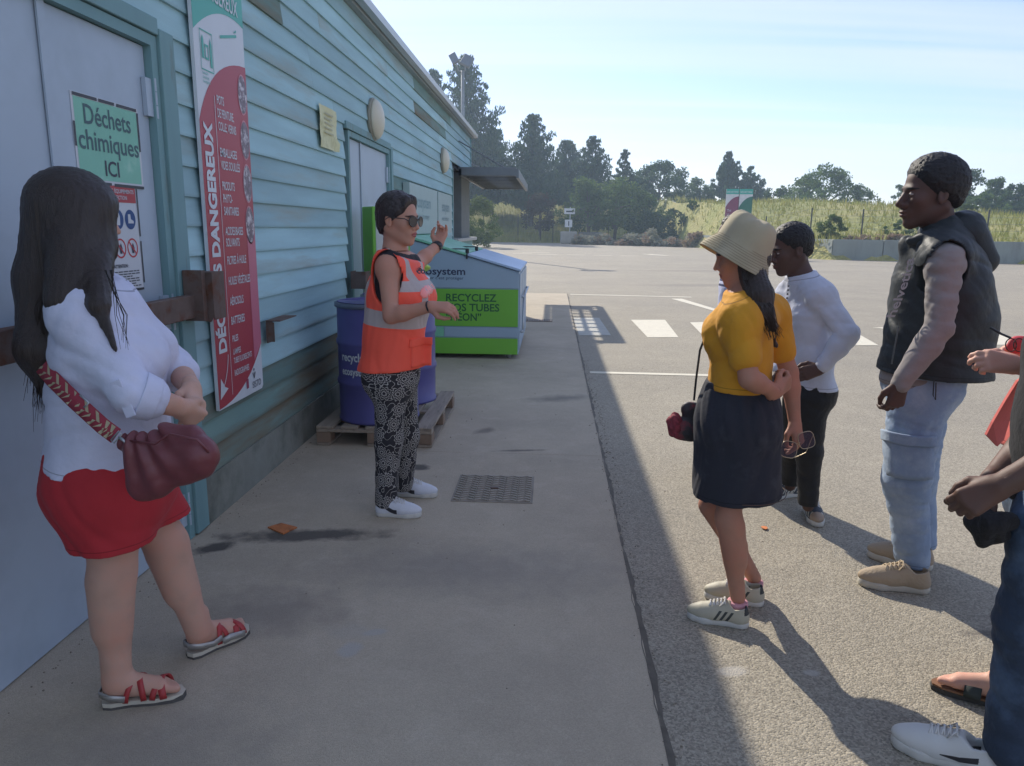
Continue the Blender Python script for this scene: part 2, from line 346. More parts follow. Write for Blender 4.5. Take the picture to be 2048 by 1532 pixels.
# ================================================================ BUILDING
WX = -1.78
teal = mat('teal_board', srgb(160, 194, 199), 0.72, var=0.16, vscale=5, stretch=(1, .18, 1.6), col2=srgb(156, 160, 146), lo=0.52, hi=0.80, c2scale=2.6, objrand=0.13, bump=0.45, bscale=30, bstretch=(1, .06, 1), bdist=0.004, spec=.3)
tealdirt = mat('teal_board_weathered', srgb(118, 146, 140), 0.85, var=0.2, vscale=5, stretch=(1, .18, 1.6), col2=srgb(122, 112, 92), lo=0.45, hi=0.66, c2scale=2.4, objrand=0.12, bump=0.6, bscale=30, bstretch=(1, .06, 1), bdist=0.004, spec=.3)
dooRM = mat('door_paint', srgb(172, 186, 198), 0.5, var=0.06, vscale=2, col2=srgb(154, 168, 178), lo=0.5, hi=0.75, c2scale=1.3)
doorM = dooRM
frameM = mat('frame_paint', srgb(118, 154, 156), 0.7, var=0.12, vscale=5, stretch=(1, 1, .2), col2=srgb(110, 112, 98), lo=.55, hi=.7, c2scale=5)
alu = mat('aluminium', srgb(178, 182, 184), 0.4, 0.7, var=0.05)
steel = mat('rusty_steel', srgb(108, 92, 84), 0.75, 0.25, var=0.2, vscale=14, col2=srgb(104, 66, 46), lo=0.5, hi=0.68, c2scale=11, bump=0.2, bscale=70, bdist=.002)
plinthM = mat('plinth_concrete', srgb(138, 140, 130), 0.9, var=0.15, vscale=5, col2=srgb(88, 92, 82), lo=.45, hi=.7, c2scale=2.5, bump=.4, bscale=40, bdist=.004)
darkM = mat('dark_void', srgb(44, 46, 48), 0.8)
bld = thing('site_building', (WX-4, 7, 0), 'long teal timber clad building with grey steel doors on the left', 'building')
b = MB(); b.bx(-9.8, WX-0.055, -2, 1.74, 0, 3.40); b.bx(-9.8, WX-0.055, 3.5, 6.66, 0, 3.40); b.bx(-9.8, WX-0.055, 8.33, 13.5, 0, 3.40)
b.bx(-9.8, WX-0.055, 13.5, 16.5, 2.62, 3.40); b.bx(-9.8, WX-.9, 13.5, 16.5, 0, 2.62); b.bx(-9.8, WX-.055, 1.74, 3.5, 2.36, 3.4); b.bx(-9.8, WX-.055, 6.66, 8.33, 2.36, 3.4)
b.bx(-9.8, WX-.3, 1.74, 3.5, 0, 2.36); b.bx(-9.8, WX-.3, 6.66, 8.33, 0, 2.36)
b.build('wall', darkM, bld)
for (a, c) in ((-2, 1.66), (3.58, 6.58), (8.41, 13.5)): MB().bx(WX-.055, WX+0.012, a, c, 0, 0.262).build('plinth', plinthM, bld)
# clapboards, each one an object
def board(y0, y1, zb, h=0.1425):
    t0, t1, ov = 0.026, 0.008, 0.016
    X = WX-0.022; j = rnd.uniform(-.0015, .0015)
    pr = [(X-.002, zb+j), (X+t0, zb+j), (X+t0+.001, zb+.012+j), (X+t1, zb+h+ov-.004), (X-.002, zb+h+ov-.004)]
    mb = MB().prism([(p[0], y0, p[1]) for p in pr], (0, y1-y0, 0))
    o = mb.build('board', tealdirt if zb < 0.56 and rnd.random() < .7 or rnd.random() < .05 else teal, bld)
    return o
zb = 0.262
while zb < 3.38:
    holes = []
    if zb < 2.32: holes += [(1.62, 3.60), (6.55 if zb > 1.15 else 6.47, 8.43)]
    if zb < 2.58: holes += [(13.52, 17)]
    segs = []; y = -2.0
    for h0, h1 in holes+[(16.5, 99)]:
        if h0 > y: segs.append((y, h0))
        y = h1
    for a, c in segs:
        L = c-a; k = max(1, int(round(L/3.9))); cuts = [a]+sorted(a+L*(i+1)/k+rnd.uniform(-.8, .8) for i in range(k-1))+[c]
        for p, q in zip(cuts[:-1], cuts[1:]): board(p+.0015, q-.0015, zb)
    zb += 0.1425
# trim
def trim(name, x0, x1, y0, y1, z0, z1, mtl=frameM): return bevel(MB().bx(x0, x1, y0, y1, z0, z1).build(name, mtl, bld), .003, 1)
trim('corner_trim', WX-.05, WX+.014, 13.502, 13.56, 0.26, 2.58); trim('corner_trim', WX-.05, WX+.014, 16.44, 16.53, 2.6, 3.42)
trim('fascia', WX-.02, WX+.05, -2.1, 16.6, 3.412, 3.50, mat('fascia_paint', srgb(150, 158, 158), .6))
b = MB(); b.quad((WX+.10, -2.2, 3.50), (WX+.10, 16.7, 3.50), (-5.8, 16.7, 4.5), (-5.8, -2.2, 4.5)); b.quad((WX+.10, -2.2, 3.53), (WX+.10, 16.7, 3.53), (-5.8, 16.7, 4.53), (-5.8, -2.2, 4.53))
b.quad((WX+.10, -2.2, 3.50), (WX+.10, 16.7, 3.50), (WX+.10, 16.7, 3.53), (WX+.10, -2.2, 3.53))
b.quad((-9.9, -2.2, 3.5), (-9.9, 16.7, 3.5), (-5.8, 16.7, 4.5), (-5.8, -2.2, 4.5)); b.poly([(WX, 16.5, 3.45), (-5.8, 16.5, 4.45), (-9.8, 16.5, 3.45)])
b.build('roof', mat('roof_sheet', srgb(140, 146, 148), .5, .4), bld)
gut = MB(); gut.prism([(WX+.05, -2.2, 3.44), (WX+.075, -2.2, 3.425), (WX+.13, -2.2, 3.44), (WX+.14, -2.2, 3.50), (WX+.125, -2.2, 3.50), (WX+.118, -2.2, 3.455), (WX+.08, -2.2, 3.44), (WX+.05, -2.2, 3.455)], (0, 18.9, 0))
gut.build('gutter', alu, bld)
# doors
def door(y0, seam, y1, ztop, small_handle):
    d = MB().bx(WX-.07, WX-.03, y0, seam-.003, .015, ztop).build('door_leaf', doorM, bld); bevel(d, .004, 1)
    d2 = MB().bx(WX-.07, WX-.026, seam+.003, y1, .015, ztop).build('door_leaf', doorM, bld); bevel(d2, .004, 1)
    MB().bx(WX-.026, WX-.018, seam-.012, seam+.03, .015, ztop).build('cover_strip', doorM, d2)
    for zc in (0.17, 1.15, 2.10) if y1 < 5 else (.3, 1.2, 2.1):
        h = MB()
        for k in range(3): h.cyl((WX-.004, y1+.020, zc-.085+k*.058), (WX-.004, y1+.020, zc-.085+k*.058+.054), .013, n=12)
        h.bx(WX-.024, WX-.004, y1-.045, y1+.02, zc-.08, zc+.08)
        h.build('hinge', dooRM, d2)
    b = MB(); b.bx(WX-.07, WX+.006, y1+.004, y1+.055, 0, ztop+.05); b.bx(WX-.07, WX+.006, y0-.055, y0-.004, 0, ztop+.05); b.bx(WX-.07, WX+.006, y0-.004, y1+.004, ztop+.004, ztop+.05)
    b.build('door_frame', frameM, bld)
door(1.78, 2.72, 3.415, 2.315, True); door(6.70, 7.17, 8.28, 2.315, False)
trim('jamb_board', WX-.02, WX+.022, 3.475, 3.60, .02, 2.40); trim('jamb_board', WX-.02, WX+.022, 1.60, 1.72, .02, 2.40)
trim('head_board', WX-.02, WX+.020, 1.725, 3.47, 2.37, 2.44)
trim('jamb_board', WX-.02, WX+.022, 8.34, 8.43, .02, 2.40); trim('head_board', WX-.02, WX+.020, 6.56, 8.335, 2.37, 2.43)
# end bay: recessed booth window, grey column, sill
glass = mat('window_glass', srgb(70, 84, 92), 0.08, 0.0, var=.05, spec=.8)
wf = mat('window_frame', srgb(196, 200, 200), 0.45)
winp = MB().bx(WX-.35, WX-.30, 13.56, 15.0, 1.36, 2.6).build('window', wf, bld)
for a, c in ((13.62, 14.25), (14.31, 14.94)): MB().bx(WX-.298, WX-.292, a, c, 1.42, 2.54).build('pane', glass, winp)
b = MB(); b.bx(WX-.28, WX-.24, 13.58, 13.63, 1.4, 2.6); b.bx(WX-.28, WX-.24, 14.1, 14.15, 1.4, 2.6); b.bx(WX-.2, WX-.14, 14.7, 14.76, 1.38, 2.6); b.build('window_bars', wf, bld)
MB().bx(WX-.5, WX-.02, 15.0, 16.45, 0, 2.62).build('column', mat('grey_render', srgb(118, 124, 124), .85, var=.1), bld)
bevel(MB().bx(WX-.6, WX+.10, 13.58, 16.9, 1.30, 1.36).build('window_sill', mat('sill', srgb(170, 172, 168), .6), bld), .006)
MB().bx(WX-.5, WX+.0, 13.58, 16.85, 0, 1.30).build('sill_wall', frameM, bld)
# awning over the booth: frame, purlins, corrugated panels, two open (clear) bays
aw = thing('awning', (WX, 16.8, 2.5), 'slatted grey metal awning above the booth window at the building end', 'awning')
awM = mat('awning_metal', srgb(112, 118, 122), .5, .3, var=.1, vscale=5); A0, A1, Y0, Y1, ZA = WX+.02, -0.70, 14.25, 19.2, 2.52
b = MB(); b.bx(A0, A1, Y0, Y0+.06, ZA-.02, ZA+.13); b.bx(A0, A1, Y1-.06, Y1, ZA-.02, ZA+.13); b.bx(A1, A1+.05, Y0, Y1, ZA-.06, ZA+.10); b.bx(A0, A0+.05, Y0, Y1, ZA-.02, ZA+.10)
b.build('frame', awM, aw)
for k in range(9):
    y = Y0+.5+k*.5; MB().bx(A0+.05, A1, y, y+.05, ZA, ZA+.06).build('purlin', awM, aw)
for x in (A0+.36, A0+.60, A0+.82): MB().bx(x, x+.06, Y0+.06, Y1-.06, ZA+.062, ZA+.10).build('rail', awM, aw)
for (xa, xb, ya, yb_) in ((A0+.05, A0+.38, Y0+.03, Y1-.03), (A0+.86, A1, Y0+.03, Y1-.6), (A0+.38, A0+.86, Y1-.6, Y1-.03)):
    s = MB(); n = int((yb_-ya)/.08)
    for i in range(n):
        q = ya+i*(yb_-ya)/n; h = (yb_-ya)/n
        s.prism([(xa, q, ZA+.105), (xa, q+h*.5, ZA+.125), (xa, q+h, ZA+.105), (xa, q+h, ZA+.109), (xa, q+h*.5, ZA+.129), (xa, q, ZA+.109)], (xb-xa, 0, 0))
    s.build('corrugated_panel', awM, aw)
st = MB(); st.cyl((A1+.02, Y0+.1, ZA), (WX+.01, Y0+.1, ZA+.6), .012); st.cyl((A1+.02, Y1-.1, ZA), (WX-.3, Y1-.1, ZA+.6), .012); st.build('stay_rod', awM, aw)

# steel brackets and locking bar across the near door
br = thing('locking_bar', (WX, 2.6, 1.15), 'brown steel locking bar across the near grey door, held in a box bracket', 'bar')
bevel(MB().bx(-1.745, -1.70, 1.5, 3.56, 1.115, 1.225).build('bar', steel, br), .004, 1)
b = MB(); b.prism([(-1.752, 3.545, 1.33), (-1.63, 3.545, 1.33), (-1.63, 3.545, 1.12), (-1.65, 3.545, 1.09), (-1.72, 3.545, 1.10), (-1.752, 3.545, 1.14)], (0, .006, 0)); b.bx(-1.636, -1.63, 3.552, 3.68, 1.10, 1.33); b.bx(-1.752, -1.746, 3.552, 3.68, 1.10, 1.33); b.bx(-1.745, -1.637, 3.552, 3.68, 1.322, 1.328); b.bx(-1.752, -1.66, 3.50, 3.54, 1.10, 1.34)
b.build('box_bracket', steel, br)
b = MB(); b.bx(-1.752, -1.745, 4.507, 4.60, .84, .975); b.bx(-1.752, -1.70, 4.50, 4.506, .85, .97); b.bx(-1.752, -1.66, 4.50, 4.80, .976, .982)
tag(b.build('angle_bracket', steel), 'small rusty steel angle bracket on the teal boards between banner and drums', 'bracket')
b = MB(); b.bx(-1.752, -1.62, 6.50, 6.506, 1.02, 1.17); b.bx(-1.626, -1.62, 6.507, 6.66, 1.02, 1.17); b.bx(-1.752, -1.746, 6.507, 6.66, 1.02, 1.17); b.bx(-1.745, -1.627, 6.507, 6.66, 1.02, 1.026)
tag(b.build('box_bracket', steel), 'dark steel box bracket beside the far grey door above the blue drum', 'bracket')
# wall lamps
lampM = mat('lamp_diffuser', srgb(206, 200, 178), .45, var=.05, sss=0.0)
l0 = None
for (Y, Z, lab) in ((7.58, 2.575, 'cream round bulkhead lamp above the far grey door, the nearer of two'), (12.3, 2.595, 'cream round bulkhead lamp near the awning, the farther and smaller looking one')):
    L = thing('wall_lamp', (WX, Y, Z), lab, 'lamp', 'round lamps on the teal wall')
    MB().lathe((WX-.005, Y, Z), [(.195, 0), (.2, .03), (.19, .035)], 32, 0).build('base', mat('lamp_base', srgb(150, 146, 130), .5), L, True)
    prof = [(.188*math.cos(t), .032+.085*math.sin(t)) for t in np.linspace(0, math.pi/2*.98, 9)]
    MB().lathe((WX, Y, Z), prof, 32, 0).build('diffuser', lampM, L, True)

# ---- banner
red = mat('banner_red', srgb(168, 52, 66), .45, var=.03); bteal = mat('banner_teal', srgb(70, 168, 150), .45, var=.03); bwhite = mat('print_white', srgb(206, 212, 216), .5, var=.03)
pinkM = mat('banner_pink', srgb(196, 108, 128), .45, var=.03); ltpink = mat('banner_light_pink', srgb(200, 130, 140), .45)
photoM = mat('photo_print', srgb(120, 104, 112), .5, var=.5, vscale=28, col2=srgb(206, 198, 200), lo=.5, hi=.6, c2scale=22)
bn = thing('banner', (WX, 4.17, .56), 'tall narrow red hazardous waste banner with white vertical title on the teal wall', 'sign')
BX = WX+.035; BY0, BY1, BZ0, BZ1 = 3.778, 4.392, .585, 3.02
def bp(u, v, k=0): return (BX+k*.0012, u, v)     # u = world Y, v = world Z
bevel(MB().prism([(BX, BY0, BZ0), (BX, BY1-.02, BZ0), (BX, BY1, BZ0+.02), (BX, BY1, BZ1), (BX, BY0, BZ1)], (-.02, 0, 0)).build('panel', bwhite, bn), .002, 1)
def curve(pts, n=12):   # quadratic bezier
    a, b_, c = [np.array(p) for p in pts]; return [tuple((1-t)**2*a+2*t*(1-t)*b_+t*t*c) for t in np.linspace(0, 1, n)]
top = [(BY0, BZ1), (BY0, 2.477)]+curve([(BY0, 2.477), (4.08, 2.69), (BY1, 2.62)])+[(BY1, BZ1)]
MB().poly([bp(u, v, 1) for u, v in top]).build('print', bteal, bn)
redp = curve([(BY0, 2.06), (3.95, 2.40), (BY1, 2.417)])+curve([(BY1, .86), (4.15, .60), (BY0, .592)], 10)+[(BY0, 2.06)]
redp = redp[::-1]
MB().poly([bp(u, v, 1) for u, v in redp]).build('print', red, bn)
for k, (a, c) in enumerate(((1.30, 1.00), (1.00, .86))): pass
MB().poly([bp(u, v, 2) for u, v in [(4.275, 1.50), (4.275, .775), (BY1-.001, .862), (BY1-.001, 1.50)]]).build('print', pinkM, bn)
UP = (0, 0, 1); RT = (0, 1, 0)
def bt(s, u, v, size, width=None, bold=.012, k=3, mt=bwhite, line=.85): return text(s, bp(u, v, k), RT, UP, size, mt, bn, bold=bold*size, width=width, line=line)
V_, F_ = text_geo('DÉCHETS DANGEREUX', .135, .006); V_[:, 0] -= V_[:, 0].min(); V_[:, 0] *= 1.175/V_[:, 0].max()
link('lettering', [(BX+.0036, 3.905-v[1]*.95, .885+v[0]) for v in V_], F_, bwhite, bn)
MB().poly([bp(3.942, .64, 3), bp(3.946, .64, 3), bp(3.963, 2.20, 3), bp(3.958, 2.20, 3)]).build('print_line', bwhite, bn)
for s, u, v, sz, wd in (('POTS', 3.985, 2.165, .062, .085), ('DE PEINTURE,', 3.985, 2.10, .062, .20), ('COLLE, VERNIS', 3.985, 2.035, .062, .22), ('EMBALLAGES', 3.985, 1.905, .062, .21), ('VIDES SOUILLÉS', 3.985, 1.84, .062, .24),
        ('PRODUITS', 3.985, 1.735, .062, .155), ('PHYTO-', 3.985, 1.67, .062, .115), ('SANITAIRES', 3.985, 1.605, .062, .19), ('ACIDES/BASES', 3.985, 1.50, .062, .23), ('SOLVANTS', 3.985, 1.44, .062, .175), ('FILTRES À HUILE', 3.985, 1.345, .062, .25),
        ('HUILES VÉGÉTALES', 3.985, 1.235, .062, .29), ('AÉROSOLS', 3.985, 1.125, .062, .18), ('BATTERIES', 3.985, 1.02, .062, .18), ('PILES', 3.985, .925, .05, .075), ('LAMPES', 3.985, .855, .045, .10), ('TUBES FLUORESCENTS', 3.985, .805, .045, .25), ('RADIOGRAPHIES', 3.985, .735, .048, .20)):
    bt(s, u, v, sz, wd)
for (u, v, ru, rv) in ((4.325, 2.262, .062, .108), (4.325, 2.02, .062, .108), (4.325, 1.785, .062, .108), (4.325, 1.555, .062, .108)):
    for rr, mt, k in ((1.0, ltpink, 2), (.92, photoM, 3)):
        MB().poly([bp(min(u+ru*rr*math.cos(t), BY1-.002), v+rv*rr*math.sin(t), k) for t in np.linspace(0, 2*math.pi, 25)[:-1]]).build('photo_print', mt, bn)
bt('DÉCHETS', 3.86, 2.83, .11, .42); bt('DANGEREUX', 3.86, 2.66, .11, .46)
ic = MB()
for (a, c, d, e) in ((3.84, 3.98, 2.305, 2.311), (3.84, 3.98, 2.489, 2.495), (3.84, 3.844, 2.311, 2.489), (3.976, 3.98, 2.311, 2.489)): ic.poly([bp(a, d, 2), bp(c, d, 2), bp(c, e, 2), bp(a, e, 2)])
ic.poly([bp(3.855, 2.36, 2), bp(3.88, 2.36, 2), bp(3.88, 2.45, 2), bp(3.87, 2.47, 2), bp(3.855, 2.45, 2)]); ic.poly([bp(3.945, 2.33, 2), bp(3.968, 2.33, 2), bp(3.968, 2.44, 2), bp(3.955, 2.47, 2), bp(3.945, 2.44, 2)])
ic.poly([bp(3.89, 2.36, 2), bp(3.932, 2.36, 2), bp(3.932, 2.372, 2), bp(3.89, 2.372, 2)]); ic.poly([bp(3.89, 2.42, 2), bp(3.932, 2.42, 2), bp(3.932, 2.432, 2), bp(3.89, 2.432, 2)])
ic.poly([bp(3.89, 2.372, 2), bp(3.899, 2.372, 2), bp(3.899, 2.42, 2), bp(3.89, 2.42, 2)]); ic.poly([bp(3.923, 2.372, 2), bp(3.932, 2.372, 2), bp(3.932, 2.42, 2), bp(3.923, 2.42, 2)])
ic.poly([bp(4.08, 2.50, 2), bp(4.29, 2.55, 2), bp(4.29, 2.565, 2), bp(4.08, 2.515, 2)]); ic.poly([bp(4.25, 2.565, 2), bp(4.29, 2.575, 2), bp(4.29, 2.59, 2)])
ic.build('icon', bteal, bn)
for q in range(3): text('DANGEREUX'[:6+q], bp(3.845, 2.285-q*.02, 2), RT, UP, .016, bteal, bn)
ar = MB(); ar.poly([bp(3.792, .642, 3), bp(3.895, .685, 3), bp(3.856, .70, 3), bp(3.81, .755, 3)])
cv = curve([(3.842, .70), (3.905, .76), (3.922, .865)], 8); ar.poly([bp(u, v, 3) for u, v in cv]+[bp(u-.006, v+.003, 3) for u, v in cv[::-1]]); ar.build('arrow', bwhite, bn)
dk_ = mat('print_dark', srgb(62, 66, 78), .6); text('SISTO', bp(4.225, .615, 2), RT, UP, .055, dk_, bn, width=.125)
sg = MB()
for a in (-.5, 0, .5): sg.poly([bp(4.255, .668, 2), bp(4.259, .668, 2), bp(4.262+.04*a, .705, 2), bp(4.254+.04*a, .705, 2)])
sg.poly([bp(4.258+.008*math.cos(t), .722+.008*math.sin(t), 2) for t in np.linspace(0, 6.28, 9)[:-1]]); sg.build('emblem', dk_, bn)
MB().poly([bp(4.14, .628, 2), bp(4.172, .63, 2), bp(4.172, .685, 2), bp(4.14, .683, 2)]).build('emblem', mat('print_purple', srgb(150, 56, 84), .6), bn)

# ---- papers on the near door
PXd = WX-.0235
def wp(u, v, k=0): return (PXd+k*.001, u, v)
def rectp(u0, u1, v0, v1, k, dz=0): return [wp(u0, v0, k), wp(u1, v0+dz, k), wp(u1, v1+dz, k), wp(u0, v1, k)]
gp = thing('chemical_waste_notice', (PXd, 3.08, 1.72), 'green paper notice Déchets chimiques ICI taped on the grey door', 'sign')
mint = mat('mint_paper', srgb(128, 190, 166), .55, var=.06, vscale=6, col2=srgb(168, 210, 190), lo=.58, hi=.75, c2scale=6); paperW = mat('paper_white', srgb(200, 204, 208), .6, var=.03)
blk = mat('black_tape', srgb(52, 54, 62), .5); txtg = mat('print_slate', srgb(72, 100, 104), .6)
MB().box((PXd-.0008, 3.086, 1.873), (.0016, .462, .330)).build('sheet', paperW, gp)
MB().poly(rectp(2.868, 3.303, 1.722, 2.022, .6)).build('print', mint, gp)
for s, u, v, sz, wd, bo in (('Déchets', 2.925, 1.93, .105, .325, .012), ('chimiques', 2.878, 1.835, .105, .42, .012), ('ICI', 3.035, 1.742, .085, .10, .015)): text(s, wp(u, v, 1.0), RT, UP, sz, txtg if s != 'ICI' else dk_, gp, bold=bo*sz, width=wd)
tp = MB()
for q in ((2.865, 3.02, 2.024, 2.036), (3.03, 3.14, 2.024, 2.036), (3.155, 3.305, 2.024, 2.036), (3.304, 3.316, 1.86, 2.02), (2.853, 2.864, 1.84, 1.93), (2.90, 3.07, 1.704, 1.715), (3.09, 3.316, 1.702, 1.714)):
    tp.poly(rectp(q[0], q[1], q[2], q[3], 2.2))
tp.build('tape', blk, gp)
wpn = thing('safety_rules_notice', (PXd, 3.1, 1.29), 'white safety rules sheet with blue and red round symbols below the green notice', 'sign')
MB().box((PXd-.0006, 3.09, 1.495), (.001, .31, .432)).build('sheet', paperW, wpn)
MB().poly(rectp(2.94, 3.24, 1.64, 1.706, 1)).build('print', mat('print_red', srgb(176, 70, 74), .6), wpn)
text('PORTEZ LES ÉQUIPEMENTS', wp(2.955, 1.678, 1.6), RT, UP, .022, paperW, wpn, width=.27, bold=.0003); text('DE PROTECTION', wp(3.01, 1.652, 1.6), RT, UP, .022, paperW, wpn, width=.16, bold=.0003)
blueM = mat('print_blue', srgb(44, 78, 130), .6); redM = mat('print_bright_red', srgb(190, 60, 66), .6)
def disc(cu, cv, r, k, mt, r0=0):
    m_ = MB(); N = 28
    if r0:
        for i in range(N):
            a, c = 2*math.pi*i/N, 2*math.pi*(i+1)/N; m_.poly([wp(cu+r*math.cos(a), cv+r*math.sin(a), k), wp(cu+r*math.cos(c), cv+r*math.sin(c), k), wp(cu+r0*math.cos(c), cv+r0*math.sin(c), k), wp(cu+r0*math.cos(a), cv+r0*math.sin(a), k)])
    else: m_.poly([wp(cu+r*math.cos(a), cv+r*math.sin(a), k) for a in np.linspace(0, 2*math.pi, N+1)[:-1]])
    return m_.build('symbol', mt, wpn)
for cu in (3.0, 3.092, 3.184):
    disc(cu, 1.571, .041, 1, blueM); disc(cu, 1.452, .041, 1, redM, .034)
    ic = MB()
    if cu > 3.15: ic.poly([wp(cu+a, 1.571+c, 1.6) for a, c in [(-.018, -.016), (.024, -.016), (.024, -.006), (.004, .002), (.002, .022), (-.016, .022)]])
    elif cu > 3.05: ic.poly([wp(cu+a, 1.571+c, 1.6) for a, c in [(-.012, -.024), (.012, -.024), (.014, .01), (.008, .026), (-.014, .026)]])
    else: ic.poly([wp(cu+.02*math.cos(t), 1.571+.014*math.sin(t), 1.6) for t in np.linspace(0, 6.28, 13)[:-1]])
    ic.build('pictogram', paperW, wpn)
    ic = MB(); ic.poly([wp(cu+a, 1.452+c, 1.3) for a, c in [(-.006, -.022), (.008, -.022), (.014, .0), (.004, .022), (-.010, .004)]]); ic.build('pictogram', dk_, wpn)
    ic = MB(); ic.poly([wp(cu-.027, 1.452+.022, 1.8), wp(cu-.022, 1.452+.027, 1.8), wp(cu+.027, 1.452-.022, 1.8), wp(cu+.022, 1.452-.027, 1.8)]); ic.build('pictogram', redM, wpn)
text('ATTENTION :', wp(3.03, 1.372, 1), RT, UP, .02, dk_, wpn, bold=.0006, width=.11)
lm = MB()
for i in range(7):
    z_ = 1.358-.0105*i; u = 2.96
    while u < 3.21-(.05 if i % 3 == 2 else 0):
        L = rnd.uniform(.012, .035); lm.poly(rectp(u, u+L, z_-.0055, z_-.001, 1)); u += L+.005
lm.build('small_print', dk_, wpn)
tp = MB()
for q in ((3.246, 3.256, 1.50, 1.70), (3.246, 3.256, 1.30, 1.48), (2.98, 3.245, 1.270, 1.280)): tp.poly(rectp(*q, 2.2))
tp.build('tape', blk, wpn)
# ---- yellow paper on the boards
yn = thing('yellow_notice', (WX, 6.02, 2.14), 'faded yellow paper sheet pinned to the teal boards left of the far door', 'sign')
V = []; F = []
N = 10
for j in range(N+1):
    for i in range(N+1):
        u = 5.80+.44*i/N; v = 2.14+.31*j/N; V.append((WX+.022+.010*math.sin(j*1.1+i*.5)*.4+(.022 if i == N else 0)*((j < 3)*1.0)+.004*rnd.random(), u, v))
for j in range(N):
    for i in range(N): a = j*(N+1)+i; F.append((a, a+1, a+N+2, a+N+1))
link('sheet', V, F, mat('yellow_paper', srgb(214, 212, 168), .7, var=.08, vscale=6, col2=srgb(188, 186, 138), lo=.5, hi=.7, c2scale=9), yn, True)
b = MB()
for q in range(5): b.poly([(WX+.034, 5.9+q*.0, 2.39-q*.035), (WX+.034, 6.12-.03*(q % 2), 2.39-q*.035), (WX+.034, 6.12-.03*(q % 2), 2.403-q*.035), (WX+.034, 5.9, 2.403-q*.035)])
b.build('faded_print', mat('faded_ink', srgb(186, 184, 150), .7), yn)
# ---- two pale information boards beyond the far door
for (y0, y1, lab) in ((9.0, 11.15, 'large pale information board beyond the far door, partly behind the head of the vested woman'), (11.25, 12.75, 'narrower pale information board next to the awning end of the wall')):
    ib = thing('information_board', (WX, (y0+y1)/2, 1.5), lab, 'sign', 'pale boards on the teal wall')
    bevel(MB().bx(WX+.01, WX+.09, y0, y1, 1.47, 2.07).build('board_panel', mat('pale_board', srgb(160, 180, 178), .5, var=.04), ib), .004)
    text('ecosystem', (WX+.0905, y0+.35, 1.80), RT, UP, .22, mat('faded_blue', srgb(120, 148, 152), .6), ib, width=(y1-y0)*.55, bold=.004)
    text('recycler, c’est protéger', (WX+.0905, y0+.35, 1.66), RT, UP, .10, mat('faded_blue', srgb(120, 148, 152), .6), ib, width=(y1-y0)*.5)
tag(MB().cyl((WX+.05, 11.2, 0.0), (WX+.05, 11.2, 2.05), .03).build('downpipe', frameM), 'thin teal downpipe between the two pale boards', 'pipe')

# ---- floor items: checker plate cover, channel drain, orange plate, leaf
cov = thing('manhole_cover', (-.32, 4.29, .012), 'rectangular ribbed steel access cover set in the concrete pavement', 'manhole cover')
covM = mat('cover_steel', srgb(146, 138, 124), .7, .2, var=.2, vscale=14, col2=srgb(122, 112, 98), lo=.5, hi=.7, c2scale=6)
P = [gnd(922, 953), gnd(1068, 958), gnd(1066, 1012), gnd(905, 1005)]
x0, x1, y0, y1 = -.555, -.085, 4.055, 4.525
MB().bx(x0, x1, y0, y1, .004, .016).build('plate', covM, cov)
s = MB(); nrow, ncol = 12, 11
for j in range(nrow):
    for i in range(ncol):
        cx_ = x0+.03+(x1-x0-.06)*i/(ncol-1); cy_ = y0+.025+(y1-y0-.05)*j/(nrow-1); t = (1 if (i) % 2 else -1)*.5
        if abs(cx_-(x0+x1)/2) < .04 and abs(cy_-(y0+y1)/2) < .03: continue
        R = np.array([[math.cos(t), -math.sin(t), 0], [math.sin(t), math.cos(t), 0], [0, 0, 1]]); s.box((cx_, cy_, .0195), (.040, .008, .009), R)
s.build('tread_bars', mat('tread_steel', srgb(172, 164, 150), .6, .3, var=.1), cov, kind='stuff')
MB().bx(-.345, -.295, 4.275, 4.30, .0165, .022).build('lift_slot', steel, cov)
dr = thing('channel_drain', (-.3, 12.8, .012), 'slotted dark drain grate in the pavement beside the green bin', 'drain')
MB().bx(-.50, .02, 12.62, 12.98, .010, .016).build('frame', steel, dr)
for k in range(12): MB().bx(-.48+k*.042, -.455+k*.042, 12.65, 12.95, .0165, .024).build('grate_bar', covM, dr)
q = [gnd(535, 1050, .03), gnd(562, 1042, .03), gnd(594, 1050, .03), gnd(566, 1063, .03)]
pl = MB().prism([(p[0], p[1], .013) for p in q][::-1], (0, 0, .007)); o = pl.build('steel_plate', mat('orange_rust', srgb(186, 112, 62), .7, var=.25, vscale=30, col2=srgb(120, 76, 52), lo=.55, hi=.65, c2scale=14))
tag(o, 'small orange rusty plate lying on the dark stain of the pavement', 'plate')
g = gnd(1529, 1058); o = MB().prism([(g[0]+.016*math.cos(t)*(1+.3*math.sin(3*t)), g[1]+.022*math.sin(t), .006) for t in np.linspace(0, 6.28, 9)[:-1]], (0, 0, .003)).build('litter', mat('orange_litter', srgb(214, 128, 70), .7)); tag(o, 'small orange scrap lying on the asphalt behind the woman in the hat', 'litter')
